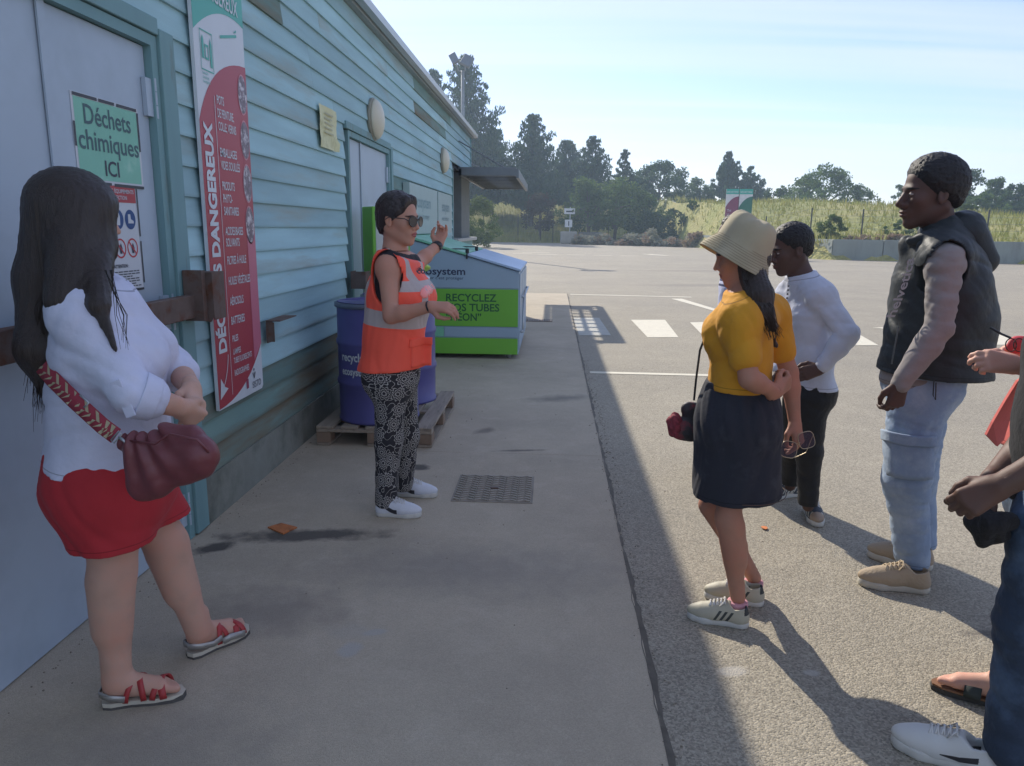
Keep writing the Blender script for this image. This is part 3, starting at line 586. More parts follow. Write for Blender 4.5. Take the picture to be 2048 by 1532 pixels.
# ================================================================ CONTAINERS
binG = mat('bin_green', srgb(112, 178, 58), .45, var=.05, vscale=3); binW = mat('bin_grey', srgb(150, 170, 186), .4, var=.05, vscale=3); lidG = mat('bin_lid_green', srgb(126, 190, 158), .4, var=.05, vscale=3)
lidB = mat('bin_lid_blue', srgb(166, 188, 212), .4, var=.05, vscale=3); inkD = mat('ink_dark', srgb(44, 52, 78), .6); inkG = mat('ink_green', srgb(40, 92, 52), .6); blackM = mat('black_plastic', srgb(38, 40, 44), .5)
XA, XB, YF, YR = -1.72, -0.385, 8.85, 11.0
bi = thing('lamp_recycling_bin', (-1.05, 9.9, .012), 'green and grey sloped recycling container for neon tubes against the teal wall', 'recycling bin')
slope = lambda x: 1.08+(XB-x)*.283
b = MB(); b.prism([(XA, YF+.02, .07), (XB, YF+.02, .07), (XB, YF+.02, slope(XB)-.03), (XA, YF+.02, slope(XA)-.03)], (0, YR-YF-.02, 0)); bevel(b.build('body', binW, bi), .006)
def fp(name, x0, x1, z0, z1, mt, k=0): return bevel(MB().bx(x0, x1, YF+.008-k, YF+.0195, z0, z1).build(name, mt, bi), .002, 1)
fp('front_panel', XA+.01, XB-.01, .07, .262, binG); fp('front_strip', XA+.45, XB-.01, .274, .39, binW); fp('front_strip', XA+.01, XA+.44, .274, .39, lidG); fp('front_panel', XA+.01, XB-.01, .402, .845, binG)
b = MB().prism([(XA+.01, YF+.008, .857), (XB-.01, YF+.008, .857), (XB-.01, YF+.008, slope(XB)-.045), (XA+.01, YF+.008, slope(XA)-.045)], (0, .0115, 0)); bevel(b.build('front_panel', binW, bi), .002, 1)
FR = (1, 0, 0)
def bt2(s, x, z_, size, width, mt=inkG, bold=.02): return text(s, (x, YF+.0075, z_), FR, UP, size, mt, bi, bold=bold*size, width=width)
bt2('RECYCLEZ', -1.25, .70, .125, .60); bt2('VOS TUBES', -1.25, .585, .125, .635); bt2('“NÉON”', -1.25, .47, .125, .42)
bt2('ecosystem', -1.62, 1.01, .12, .60, inkD); bt2("recycler c'est protéger", -1.58, .955, .05, .54, inkD, .004)
for (ya, yb_) in ((YF-.01, (YF+YR)/2-.012), ((YF+YR)/2+.012, YR+.01)):
    xm = -1.0
    for (xa, xb, mt, nm) in ((XA-.02, xm-.01, lidG, 'green_lid'), (xm+.01, XB+.02, lidB, 'blue_lid')):
        b = MB().prism([(xa, ya, slope(xa)-.02), (xb, ya, slope(xb)-.02), (xb, ya, slope(xb)+.008), (xa, ya, slope(xa)+.008)], (0, yb_-ya, 0)); bevel(b.build(nm, mt, bi), .004)
    MB().bx(xm-.0095, xm+.0095, ya, yb_, slope(xm)-.06, slope(xm)-.004).build('lid_hinge', blackM, bi)
    b = MB(); b.cyl((xm+.0, ya+.05, slope(xm)+.0), (xm+.0, ya+.05, slope(xm)+.06), .022); b.cyl((xm-.22, ya+.05, slope(xm)+.055), (xm+.02, ya+.05, slope(xm)+.055), .007); b.build('lid_catch', blackM, bi)
b = MB(); b.cyl((XB+.04, YF+.5, .72), (XB+.04, YR-.1, .72), .014); b.cyl((XB+.0, YF+.5, .72), (XB+.05, YF+.5, .72), .016); b.cyl((XB, YR-.1, .72), (XB+.05, YR-.1, .72), .016); b.cyl((XB+.04, YF+.25, .32), (XB+.04, YF+.5, .72), .012); b.cyl((XB, YF+.25, .32), (XB+.05, YF+.25, .32), .016)
b.build('side_handle', alu, bi, True)
for k in range(3):
    y = YF+.06+k*.72; bevel(MB().bx(XB+.001, XB+.012, y, y+.66, .12, slope(XB)-.06).build('side_panel', binW, bi), .003, 1)
b = MB()
for x in (XA+.1, XB-.12):
    for y in (YF+.12, YR-.12): b.cyl((x, y-.02, .047), (x, y+.02, .047), .033)
b.build('caster', mat('caster', srgb(140, 140, 138), .5), bi, True)

# tall green collection column
cb = thing('collection_cabinet', (-1.5, 6.95, .012), 'tall green and white collection cabinet behind the blue drums', 'cabinet')
A = np.array([-1.60, 6.72]); dl = np.array([-.14, .19]); df = np.array([.30, .20])
def pr(a, bb, c, d, z0, z1): return [(*p, z0) for p in (a, bb, c, d)], (0, 0, z1-z0)
bevel(MB().prism(*pr(A, A+df, A+df+dl, A+dl, .03, 1.73)).build('body', binG, cb), .012)
nf = np.array([df[1], -df[0]])/np.linalg.norm(df)*.004
bevel(MB().prism(*pr(A+df*.08+nf, A+df*.94+nf, A+df*.94-nf*.2, A+df*.08-nf*.2, .3, 1.66)).build('front_panel', mat('cabinet_white', srgb(188, 192, 186), .5, var=.05), cb), .002, 1)
dfn = df/np.linalg.norm(df)
for q, s in enumerate(['PILES', 'AMPOULES', 'BATTERIES', 'CARTOUCHES']):
    V_, F_ = text_geo(s, .07, .001); o_ = A+df*(.2+.2*q)+nf*1.3
    link('lettering', [(o_[0]-dfn[0]*v[1]*1.0, o_[1]-dfn[1]*v[1], 1.15+v[0]) for v in V_], F_, mat('ink_brown', srgb(96, 80, 84), .6), cb)
bevel(MB().prism(*pr(A-np.array([.05, .05]), A+df+np.array([.05, -.05]), A+df+dl+np.array([.05, .05]), A+dl+np.array([-.0, .05]), .014, .03)).build('base', binG, cb), .003)

# pallet with individual boards and blocks
wood = mat('pallet_wood', srgb(150, 138, 122), .85, var=.2, vscale=8, stretch=(4, .5, 4), objrand=.12, bump=.5, bscale=40, bstretch=(3, .3, 3), bdist=.003, col2=srgb(104, 94, 84), lo=.55, hi=.75, c2scale=6)
wood2 = mat('pallet_wood_side', srgb(132, 112, 94), .85, var=.2, vscale=10, objrand=.1, bump=.4, bscale=50, bdist=.003)
pa = thing('pallet', (-1.235, 5.75, .012), 'weathered wooden pallet under the two blue drums', 'pallet')
X0, X1, Y0, Y1 = -1.66, -.83, 5.10, 6.36
for k in range(5):
    x = X0+k*(X1-X0-.12)/4; bevel(MB().bx(x, x+.12, Y0, Y1, .136, .156).build('deck_board', wood, pa), .002, 1)
for y in (Y0, (Y0+Y1)/2-.05, Y1-.1): bevel(MB().bx(X0, X1, y, y+.1, .112, .134).build('cross_board', wood, pa), .002, 1)
for x in (X0, (X0+X1)/2-.05, X1-.1):
    for y in (Y0+.001, (Y0+Y1)/2-.06, Y1-.121): bevel(MB().bx(x, x+.1, y, y+.12, .034, .110).build('block', wood2, pa), .003, 1)
    bevel(MB().bx(x, x+.1, Y0, Y1, .014, .032).build('runner', wood, pa), .002, 1)
drumM = mat('drum_blue', srgb(84, 82, 140), .42, var=.12, vscale=4, spec=.5); ringM = mat('drum_ring', srgb(116, 120, 136), .4, .6)
def drum(cx, cy, lab, label_grp, rot):
    D = thing('blue_drum', (cx, cy, .158), lab, 'drum', label_grp); r = .292; z0 = .158; h = .872
    prof = [(r-.012, 0), (r+.004, .003), (r+.004, .02), (r-.004, .03)]
    for zc in (.29, .58): prof += [(r-.002, zc-.03), (r+.008, zc-.012), (r+.008, zc+.012), (r-.002, zc+.03)]
    prof += [(r-.003, h-.04), (r-.003, h-.02)]
    MB().lathe((cx, cy, z0), prof, 48).build('shell', drumM, D, True)
    MB().lathe((cx, cy, z0), [(r-.004, h-.045), (r+.012, h-.04), (r+.012, h-.012), (r-.004, h-.008)], 48).build('clamp_ring', ringM, D, True)
    MB().lathe((cx, cy, z0), [(.001, h-.022), (r-.03, h-.022), (r-.015, h-.002), (r-.004, h-.004)], 48).build('lid', drumM, D, True)
    def wrap(s, ang, z_, size, mt, width, name='lettering'):
        V_, F_ = text_geo(s, size, .002); V_[:, 0] *= width/V_[:, 0].max()
        link(name, [(cx+(r+.0055)*math.sin(rot+ang+v[0]/r), cy-(r+.0055)*math.cos(rot+ang+v[0]/r), z0+z_+v[1]) for v in V_], F_, mt, D)
    wrap('recyclage', -.55, .52-.06, .085, bwhite, .26); wrap('ecosystem.eco', -.55, .36, .075, bwhite, .34)
    return D
drum(-1.272, 5.42, 'blue steel drum on the near half of the pallet, largely behind the vested woman', 'blue drums on the pallet', -.25)
drum(-1.235, 6.02, 'farther blue drum on the pallet, with a pale lid and a lime bag on top', 'blue drums on the pallet', .55)
def lump(name, c, r, amp, mt, parent, seed=0, n=26, sq=1.0):
    rs = np.random.RandomState(seed); K = rs.randn(8, 3)*2.2; ph = rs.rand(8)*6.28; V = []; F = []
    for j in range(n+1):
        for i in range(n*2):
            th = math.pi*j/n; p_ = math.pi*i/n; d = np.array([math.sin(th)*math.cos(p_), math.sin(th)*math.sin(p_), math.cos(th)])
            k = 1+amp*float(np.sin(K @ d*1.3+ph).sum())/4; V.append(np.array(c)+d*np.array(r)*k)
    for j in range(n):
        for i in range(n*2): F.append((j*2*n+i, (j+1)*2*n+i, (j+1)*2*n+(i+1) % (2*n), j*2*n+(i+1) % (2*n)))
    return link(name, V, F, mt, parent, True)
bk = thing('white_tub', (-1.16, 5.95, 1.03), 'pale grey round tub lid standing on the farther blue drum', 'tub')
MB().lathe((-1.16, 5.93, 1.032), [(.17, 0), (.185, .06), (.19, .11), (.195, .115), (.195, .135), (.16, .15), (.02, .155)], 36).build('tub', mat('tub_grey', srgb(176, 186, 198), .4), bk, True)
o = lump('lime_bag', (-1.13, 5.92, 1.235), (.15, .12, .055), .25, mat('lime_plastic', srgb(168, 200, 80), .4, var=.1, vscale=20), None, 3); tag(o, 'crumpled lime green bag on the pale tub behind the vested woman', 'bag')

# ================================================================ FAR YARD
wallM = mat('retaining_concrete', srgb(140, 146, 138), .9, var=.12, vscale=1.2, col2=srgb(116, 118, 110), lo=.5, hi=.75, c2scale=.9, bump=.3, bscale=8, objrand=.06, stretch=(1, 1, .35))
rw = thing('retaining_wall', (28, 40, 0), 'low grey concrete retaining wall along the far right edge of the yard', 'wall')
x = 13.4; hw = 1.13
while x < 62:
    x2 = x+2.45; ya, yb_ = yb(x+.0)-.05, yb(x2)-.05
    b = MB().prism([(x+.02, ya, -.1), (x2-.02, yb_, -.1), (x2-.02, yb_+.35, -.1), (x+.02, ya+.35, -.1)], (0, 0, hw+.1)); bevel(b.build('wall_block', wallM, rw), .02, 1); x += 2.45
# fences
postM = mat('fence_post', srgb(70, 72, 66), .8); wireM = mat('fence_wire', srgb(110, 114, 108), .7)
def fence(pts, h, lab, step, zoff=0):
    f = thing('wire_fence', (pts[0][0], pts[0][1], terr(pts[0][0], pts[0][1]+.8)), lab, 'fence'); P = []
    tot = 0
    for (a, c) in zip(pts[:-1], pts[1:]):
        a, c = np.array(a), np.array(c); L = np.linalg.norm(c-a); k = int(L/step)
        for i in range(k): P.append(a+(c-a)*i/k)
    P.append(np.array(pts[-1])); W = []
    for p in P:
        zg = max(-.0, terr(p[0], p[1])); MB().cyl((p[0], p[1], zg-.3), (p[0], p[1], zg+h), .045, n=6).build('post', postM, f); W.append((p[0], p[1], zg))
    s = MB()
    for i in range(len(W)-1):
        for k in range(1, 6): s.cyl((W[i][0], W[i][1], W[i][2]+h*k/5.2), (W[i+1][0], W[i+1][1], W[i+1][2]+h*k/5.2), .008, n=3, caps=False)
    s.build('wire', wireM, f); return f
fence([(x_, yb(x_)+1.4) for x_ in np.arange(14.5, 60, 6.0)], 1.85, 'thin wire fence on the bank behind the retaining wall', 2.9)
fence([(-16, yb(-16)+1.0), (-8, yb(-8)+1.0), (0, yb(0)+1.0), (6.2, yb(6.2)+1.0)], 3.2, 'tall wire fence at the foot of the trees on the far left of the yard', 3.6)
# blocks and sign
blockM = mat('block_concrete', srgb(160, 156, 144), .9, var=.15, vscale=1.5)
g = gnd(1137, 487)
cbk = thing('concrete_block', (g[0], g[1], 0), 'pale concrete block carrying a small sign post at the far yard edge', 'block')
bevel(MB().bx(g[0]-.9, g[0]+.9, g[1]-.6, g[1]+.9, 0, 1.3).build('block', blockM, cbk), .12)
o = MB().bx(g[0]+1.1, g[0]+3.6, g[1]+.8, g[1]+2.2, 0, 1.25).build('concrete_block', mat('block_dark', srgb(110, 108, 100), .9, var=.2, vscale=2)); bevel(o, .1); tag(o, 'dark weathered concrete block just right of the sign block', 'block')
sp_ = thing('traffic_sign', (g[0]+.1, g[1], 1.3), 'white sign panels on a post rising from the pale concrete block', 'sign')
MB().cyl((g[0]+.1, g[1], 1.3), (g[0]+.1, g[1], 3.9), .05).build('post', alu, sp_)
signW = mat('sign_white', srgb(206, 208, 206), .5)
MB().bx(g[0]-.55, g[0]+.62, g[1]-.11, g[1]-.07, 3.15, 3.75).build('panel', signW, sp_); MB().bx(g[0]-.45, g[0]+.35, g[1]-.11, g[1]-.07, 1.75, 2.55).build('panel', signW, sp_)
b = MB(); b.bx(g[0]-.35, g[0]+.3, g[1]-.13, g[1]-.112, 3.35, 3.5); b.bx(g[0]-.08, g[0]+.02, g[1]-.13, g[1]-.112, 1.9, 2.4); b.prism([(g[0]+.3, g[1]-.13, 3.28), (g[0]+.5, g[1]-.13, 3.43), (g[0]+.3, g[1]-.13, 3.58)], (0, .018, 0)); b.build('symbol', blackM, sp_)
# two-panel board near the wall
sb = thing('sorting_sign_board', (13.6, 46.2, 1), 'distant double sign board, burgundy and green panels with white curves', 'sign')
YS = 46.0
p0, p1, p2 = at(1450, 425, YS), at(1476, 425, YS), at(1503, 425, YS); zt_ = at(1476, 378, YS)[2]; zb_ = 1.0
for xx in (p0[0]+.05, p1[0], p2[0]-.05): MB().cyl((xx, YS+.06, .0), (xx, YS+.06, zt_), .04).build('post', postM, sb)
for (xa, xb, mt) in ((p0[0], p1[0]-.02, mat('sign_burgundy', srgb(128, 70, 92), .5)), (p1[0]+.02, p2[0], mat('sign_green', srgb(52, 110, 92), .5))):
    pn = MB().bx(xa, xb, YS-.02, YS+.01, zb_+.4, zt_).build('panel', signW, sb); H_ = zt_-.30; w_ = xb-xa
    MB().poly([(xa, YS-.025, H_), (xb, YS-.025, H_), (xb, YS-.025, zt_), (xa, YS-.025, zt_)]).build('print', bteal, sb)
    cv = curve([(xa, H_-.75), (xa+w_*.4, H_-.15), (xb, H_-.12)], 8)
    MB().poly([(xa, YS-.025, zb_+.4), (xb, YS-.025, zb_+.4)]+[(u, YS-.025, v) for u, v in cv[::-1]]).build('print', mt, sb)
    text('DÉCHETTERIE', (xa+.05, YS-.03, H_+.08), FR, UP, .14, bwhite, sb, width=w_-.1, th=.001)
    for q in range(3): text(['Tri', 'Verre', 'Bois'][q], (xa+.1, YS-.03, H_-1.0-q*.25), FR, UP, .2, bwhite, sb, th=.001)
# floodlight mast behind the building
fm = thing('floodlight_mast', (-5.3, 45, 0), 'tall mast with two tilted floodlights rising behind the building roof', 'street lamp')
mastM = mat('mast_metal', srgb(150, 156, 156), .5, .3)
MB().cyl((-5.3, 45, 0), (-5.3, 45, 10.3), .13, .09).build('pole', mastM, fm, True)
for (p, tl) in (((908, 117), -.5), ((934, 122), .45)):
    c = at(*p, 45); R = np.array(Matrix.Rotation(tl, 3, 'Y') @ Matrix.Rotation(1.0, 3, 'X')); b = MB(); b.box(c, (.42 if tl < 0 else .62, .75, .18), R); bevel(b.build('floodlight', mat('lamp_housing', srgb(120, 128, 134), .5), fm), .05)
    MB().tube([(-5.3, 45, 10.2), (c[0]*.5-5.3*.5, 45, 10.3), c-R@np.array([0, .1, .12])], .04).build('bracket_arm', mastM, fm)

# ================================================================ VEGETATION
def leafmat(name, col, col2, tr=.38):
    M = mat(name, col, .75, var=.3, vscale=1.3, col2=col2, lo=.42, hi=.62, c2scale=.9, spec=.2)
    p = M.node_tree.nodes['Principled BSDF']; l = M.node_tree.links; n = M.node_tree.nodes
    td = n.new('ShaderNodeBsdfTranslucent'); mx_ = n.new('ShaderNodeMixShader'); mx_.inputs[0].default_value = tr; om = n['Material Output']
    l.new(p.inputs['Base Color'].links[0].from_socket, td.inputs[0]); l.new(p.outputs[0], mx_.inputs[1]); l.new(td.outputs[0], mx_.inputs[2]); l.new(mx_.outputs[0], om.inputs[0]); return M
Lg = leafmat('leaf_green', (.078, .135, .036), (.12, .175, .05)); Ld = leafmat('leaf_dark', (.045, .088, .032), (.07, .115, .042), .3); Ly = leafmat('leaf_light', (.10, .15, .04), (.13, .17, .055), .35)
Lr = leafmat('leaf_reddish', (.085, .055, .035), (.07, .07, .035)); Lc = leafmat('needle', (.046, .088, .050), (.072, .12, .058), .3); barkM = mat('bark', (.09, .075, .06), .9, var=.3, vscale=4)
def leaf_cloud(centers, radii, per, size, seed, flat_=.8, up=False):
    rs = np.random.RandomState(seed); C = np.repeat(np.array(centers), per, 0); Rr = np.repeat(np.array(radii), per)[:, None]
    d = rs.randn(len(C), 3); d /= np.linalg.norm(d, axis=1)[:, None]; P = C+d*Rr*(rs.rand(len(C), 1)**.45)*np.array([1, 1, flat_])
    u = rs.randn(len(C), 3)
    if up: u = u*.5+np.array([0, 0, 1.0])
    u /= np.linalg.norm(u, axis=1)[:, None]; w_ = np.cross(u, rs.randn(len(C), 3)); w_ /= np.linalg.norm(w_, axis=1)[:, None]
    s = size*(.6+.8*rs.rand(len(C), 1)); k = .32 if up else .55
    V = np.stack([P-u*s*.5, P+w_*s*k*.5, P+u*s*.5, P-w_*s*k*.5], 1).reshape(-1, 3); F = np.arange(len(V)).reshape(-1, 4)
    return V, F
def put(name, V, F, m_, parent):
    return link(name, V, [tuple(f) for f in F] if len(V) < 20000 else F, m_, parent)
def broadleaf(base, h, wdt, lab, m_=None, seed=0, low=.25, nc=60, per=70, ls=None, group=None, cat='tree', name='broadleaf_tree', dep=None, trunk=True):
    rs = np.random.RandomState(seed); m_ = m_ or Lg; base = np.array(base, float); ls = ls or max(.12, h*.035); dep = dep or wdt
    T = thing(name, base, lab, cat, group)
    C = []; R = []
    k = rs.randn(6, 2)*2; 
    for i in range(nc):
        a = rs.rand()*6.28; t = rs.rand(); z_ = low+(1-low)*t; prof = math.sin(math.pi*min(1, .12+.88*t**.9))**.55 if t < .97 else .3
        lob = 1+.22*math.sin(2*a+seed)+.15*math.sin(5*a+k[0, 0])+.12*math.sin(9*t+k[1, 1])
        r = (rs.rand()**.45)*.5*prof*lob; C.append(base+np.array([wdt*r*math.cos(a), dep*r*math.sin(a), h*(z_*.93)*(1-.05*rs.rand())])); R.append((.09+.07*rs.rand())*min(wdt, h)*1.05)
    V, F = leaf_cloud(C, R, per, ls, seed); put('crown', V, F, m_, T)
    if trunk:
        b = MB(); b.tube([base-np.array([0, 0, .3]), base+np.array([.02*h, 0, h*.2]), base+np.array([0, 0, h*.45]), base+np.array([.02*h, 0, h*.7])], [h*.028+.03, h*.022+.02, h*.014+.01, .02], 7)
        for i in range(9):
            c = C[rs.randint(nc)]; s0 = base+np.array([0, 0, h*(.15+.4*rs.rand())]); b.tube([s0, (s0+c)/2+np.array([0, 0, .03*h]), c], [h*.012+.01, h*.008, .01], 5)
        b.build('trunk', barkM, T)
    return T
def conifer(base, h, wdt, lab, seed=0, low=.12, levels=22, per=26, ls=None, group=None, m_=None, sparse=1.0):
    rs = np.random.RandomState(seed); base = np.array(base, float); ls = ls or h*.03; T = thing('pine_tree', base, lab, 'tree', group)
    C = []; R = []; b = MB(); b.tube([base-np.array([0, 0, .3]), base+np.array([0, 0, h*.5]), base+np.array([0, 0, h*.97])], [h*.018+.04, h*.012+.02, .02], 7)
    C.append(base+np.array([0, 0, h*.98])); R.append(h*.012); C.append(base+np.array([0, 0, h*.95])); R.append(h*.018)
    for L in range(levels):
        t = low+(1-low)*(L+.5)/levels; rad_ = wdt*.5*(1-t)**.72*(.75+.5*rs.rand())+.02*wdt
        nb = max(4, int(8*(1-t)+3)); a0 = rs.rand()*6
        for q in range(nb):
            a = a0+q*6.283/nb+rs.randn()*.25; ln = rad_*(.7+.5*rs.rand()); k = max(2, int(ln/(wdt*.06)))
            p0_ = base+np.array([0, 0, h*t]); e = p0_+np.array([math.cos(a)*ln, math.sin(a)*ln, ln*.28+h*.01])
            if q % 2 == 0: b.tube([p0_, e], [h*.004+.01, .01], 4)
            for j in range(k):
                f = (j+1)/k
                if rs.rand() < sparse: C.append(p0_+(e-p0_)*f+np.array([0, 0, .02*h*f*f])); R.append(wdt*.035+ln*.09)
    V, F = leaf_cloud(C, R, per, ls, seed, .7, True); put('crown', V, F, m_ or Lc, T); b.build('trunk', barkM, T); return T
def onpx(x, ytop, Y):   # base on terrain and height so that the top shows at ytop
    p = at(x, ytop, Y); g_ = max(0.0, terr(p[0], Y)); return (p[0], Y, g_), p[2]-g_
def C_(x, yt, Y, wpx, lab, **k): b_, h_ = onpx(x, yt, Y); return conifer(b_, h_, wpx*Y/1500, lab, **k)
def B_(x, yt, Y, wpx, lab, **k): b_, h_ = onpx(x, yt, Y); return broadleaf(b_, h_, wpx*Y/1500, lab, **k)
C_(932, 125, 100, 185, 'tallest dark pine, right behind the floodlight mast', seed=1, levels=30, per=34, ls=.55, group='pines beyond the yard')
C_(868, 150, 104, 150, 'dark pine whose top shows just over the roof edge left of the mast', seed=2, levels=26, ls=.55)
C_(985, 262, 108, 105, 'dark pine filling the gap between the tallest pine and the next one right', seed=9, levels=20, ls=.55, low=.12)
C_(1066, 238, 100, 140, 'dark pine with a ragged pointed top, second tallest right of the mast', seed=3, levels=22, per=34, ls=.5, low=.14)
C_(1134, 288, 106, 120, 'pine with a blunt top just right of the ragged pointed pine', seed=4, levels=18, ls=.5, low=.12)
C_(1186, 278, 100, 105, 'slim feathery pine standing above the round green trees', seed=5, levels=18, ls=.45, low=.12)
C_(1250, 303, 106, 62, 'thin open pine with a narrow spire left of the dark round tree', seed=6, levels=16, ls=.4, sparse=.7)
C_(1458, 308, 112, 72, 'tall open pine on the hill crest, left of the double sign board top', seed=7, levels=18, ls=.45, low=.25, sparse=.8)
C_(1502, 336, 112, 74, 'shorter spreading pine on the hill crest next to the tall open pine', seed=8, levels=14, ls=.45, low=.2, sparse=.7)
B_(1322, 322, 112, 165, 'large dark round tree in the middle of the tree line', seed=11, m_=Ld, nc=95, per=85, ls=.38, low=.05)
B_(1268, 352, 110, 110, 'green tree on the left shoulder of the large dark round tree', seed=12, nc=60, per=90, ls=.36, low=.05)
B_(1385, 352, 118, 80, 'lower green tree on the right shoulder of the large dark round tree', seed=13, nc=50, per=80, ls=.36, low=.05)
B_(1420, 372, 118, 90, 'low pale green tree clump left of the tall open pine', seed=14, m_=Lg, nc=50, per=80, ls=.34, low=.0)
B_(1178, 350, 86, 100, 'mid green round tree right behind the small sign post', seed=15, m_=Lg, nc=70, per=85, ls=.30, low=.26)
B_(1232, 352, 87, 120, 'green tree with a thin forked trunk showing below its crown', seed=16, m_=Lg, nc=70, per=85, ls=.30, low=.30)
B_(1290, 376, 87, 80, 'small bright topped tree at the left end of the dark hedge', seed=17, m_=Lg, nc=50, per=85, ls=.28, low=.05)
B_(1080, 383, 90, 78, 'reddish brown small tree standing in the tall grass', seed=18, m_=Lr, nc=50, per=80, ls=.26, low=.3, name='small_tree')
B_(1655, 328, 100, 140, 'wide open crowned tree on the hill crest right of the pines', seed=19, m_=Lg, nc=80, per=70, ls=.34, low=.18)
B_(1612, 352, 104, 70, 'left companion of the wide open crowned tree, paler and smaller', seed=35, m_=Lg, nc=40, per=60, ls=.34, low=.1)
B_(1722, 366, 100, 70, 'low twiggy tree at the right end of the wide crown on the crest', seed=20, m_=Lg, nc=40, per=50, ls=.32, low=.1)
B_(1560, 371, 106, 60, 'small bushy tree on the crest between the pines and the wide crown', seed=21, m_=Lg, nc=40, per=70, ls=.32, low=.0)
B_(1803, 362, 104, 34, 'small round tree peeping out left of the tall man’s face', seed=22, m_=Lg, nc=30, per=60, ls=.3, low=.1)
B_(1925, 328, 92, 105, 'dark tree right behind the tall man’s head', seed=23, m_=Ld, nc=70, per=90, ls=.34, low=.0)
B_(1995, 354, 96, 60, 'pointed pale green tree right of the tree behind the tall man', seed=24, m_=Lg, nc=50, per=80, ls=.34, low=.0)
B_(2035, 366, 92, 90, 'dark green tree at the right border of the photo', seed=25, m_=Ld, nc=60, per=80, ls=.34, low=.0)
B_(2110, 350, 92, 120, 'green tree beyond the right border of the photo', seed=26, m_=Lg, nc=50, per=60, ls=.34, low=.0)
B_(1960, 386, 84, 110, 'low wide shrub mass below the trees on the right', seed=27, m_=Lg, nc=50, per=80, ls=.30, low=.0, name='shrub', cat='shrub', trunk=False)
B_(1935, 408, 62, 50, 'yellow green bush just right of the tall man’s hood', seed=28, m_=Ly, nc=30, per=70, ls=.2, low=.0, name='shrub', cat='shrub', trunk=False)
B_(1668, 428, 47.4, 56, 'bright green leafy shrub behind the retaining wall', seed=29, m_=Ly, nc=36, per=60, ls=.16, low=.0, name='shrub', cat='shrub', trunk=False)
B_(1815, 440, 50, 90, 'green shrub behind the wall, beside the tall man’s collar', seed=30, m_=Lg, nc=36, per=60, ls=.17, low=.0, name='shrub', cat='shrub', trunk=False)
B_(958, 388, 62, 86, 'sunlit leafy bush right beside the end of the building', seed=31, m_=Ly, nc=60, per=85, ls=.20, low=.0, name='shrub', cat='shrub', trunk=False)
B_(1130, 366, 118, 110, 'dark green tree at the back between the pines and the round green tree', seed=33, m_=Ld, nc=60, per=80, ls=.36, low=.1)
B_(2160, 350, 100, 150, 'dense tree far beyond the right border', seed=34, m_=Ld, nc=50, per=60, ls=.4, low=.0)
for i, (x_, yt, wp_) in enumerate([(1300, 418, 70), (1345, 414, 80), (1395, 420, 70), (1432, 424, 60)]):
    B_(x_, yt, 84-(i*1.6), wp_, ['dark hedge bush at the left, below the small bright topped tree', 'dark hedge bush, second from the left above the garden waste', 'dark hedge bush, third from the left above the garden waste', 'dark hedge bush at the right end, partly behind the beige hat'][i], seed=40+i, m_=[Ld, Ld, Lg, Lg][i], nc=50, per=90, ls=.24, low=.0, name='hedge_bush', cat='bush', trunk=False, group='bushes of the dark hedge')
# wood at the far left, mass behind the building
# garden waste heap
hp = thing('garden_waste_heap', (11, 69, 0), 'long low heap of dried branches and cut leaves at the far yard edge', 'heap')
rs = np.random.RandomState(5); C = []; R = []
for i in range(240):
    t = rs.rand(); px = 1150+300*t; Yh = 80-9*t+rs.randn()*1.0; g_ = at(px, 480, Yh); hh = 1.45*(.55+.35*math.sin(t*17)+.25*math.sin(t*41))*(1 if t > .12 else .6); C.append((g_[0], Yh, rs.rand()*max(.15, hh))); R.append(.45)
V, F = leaf_cloud(C[:150], R[:150], 60, .3, 6); put('leaves', V, F, leafmat('dry_leaf', (.22, .23, .17), (.30, .29, .22), .3), hp)
V, F = leaf_cloud(C[150:], R[150:], 40, .34, 7); put('brown_leaves', V, F, leafmat('brown_leaf', (.30, .20, .13), (.24, .20, .14), .3), hp)
b = MB()
for i in range(90):
    c = np.array(C[rs.randint(240)]); d = rs.randn(3)*np.array([.9, .5, .35]); b.tube([c-d*.6, c+d*.6], .02, 4)
b.build('branches', barkM, hp)
o = None
rs = np.random.RandomState(8); C = [(at(1880+rs.rand()*90-(0 if 1 else 0), 478, 46)[0], yb(24)+3.6+rs.rand()*1.4, 1.0+rs.rand()*.25) for i in range(1)]
C = []; 
for i in range(30):
    x_ = 16.8+rs.rand()*5.2; C.append((x_, yb(x_)+.7+rs.rand()*.8, 1.0+.3*rs.rand()))
dh = thing('dry_branch_pile', (19, 44, 1), 'pile of dry brown branches on the bank just behind the retaining wall', 'pile')
V, F = leaf_cloud(C, [.3]*30, 50, .22, 9); put('twigs', V, F, MATS['brown_leaf'], dh)
# tall grass on the bank: tufts over the slope and along the crest
rs = np.random.RandomState(12); n = 30000
X = rs.uniform(-22, 75, n); D = rs.rand(n)**1.3*46; P = []
Y = np.array([yb(x_) for x_ in X])+.5+D; Z = np.array([max(0, terr(a, c)) for a, c in zip(X, Y)])
hgt = rs.uniform(.25, .65, n)*np.where(X < 6, 1.7, 1.0); a = rs.rand(n)*3.14; wdt = rs.uniform(.03, .08, n)
u = np.stack([np.cos(a)*wdt, np.sin(a)*wdt, np.zeros(n)], 1); B0 = np.stack([X, Y, Z-.05], 1); tp_ = B0+np.stack([rs.randn(n)*.12, rs.randn(n)*.12, hgt], 1)
V = np.stack([B0-u, B0+u, tp_], 1).reshape(-1, 3); o = link('tall_grass', V, np.arange(n*3).reshape(-1, 3), leafmat('grass_blade', srgb(140, 144, 76), srgb(160, 152, 90), .3), None, kind='stuff')
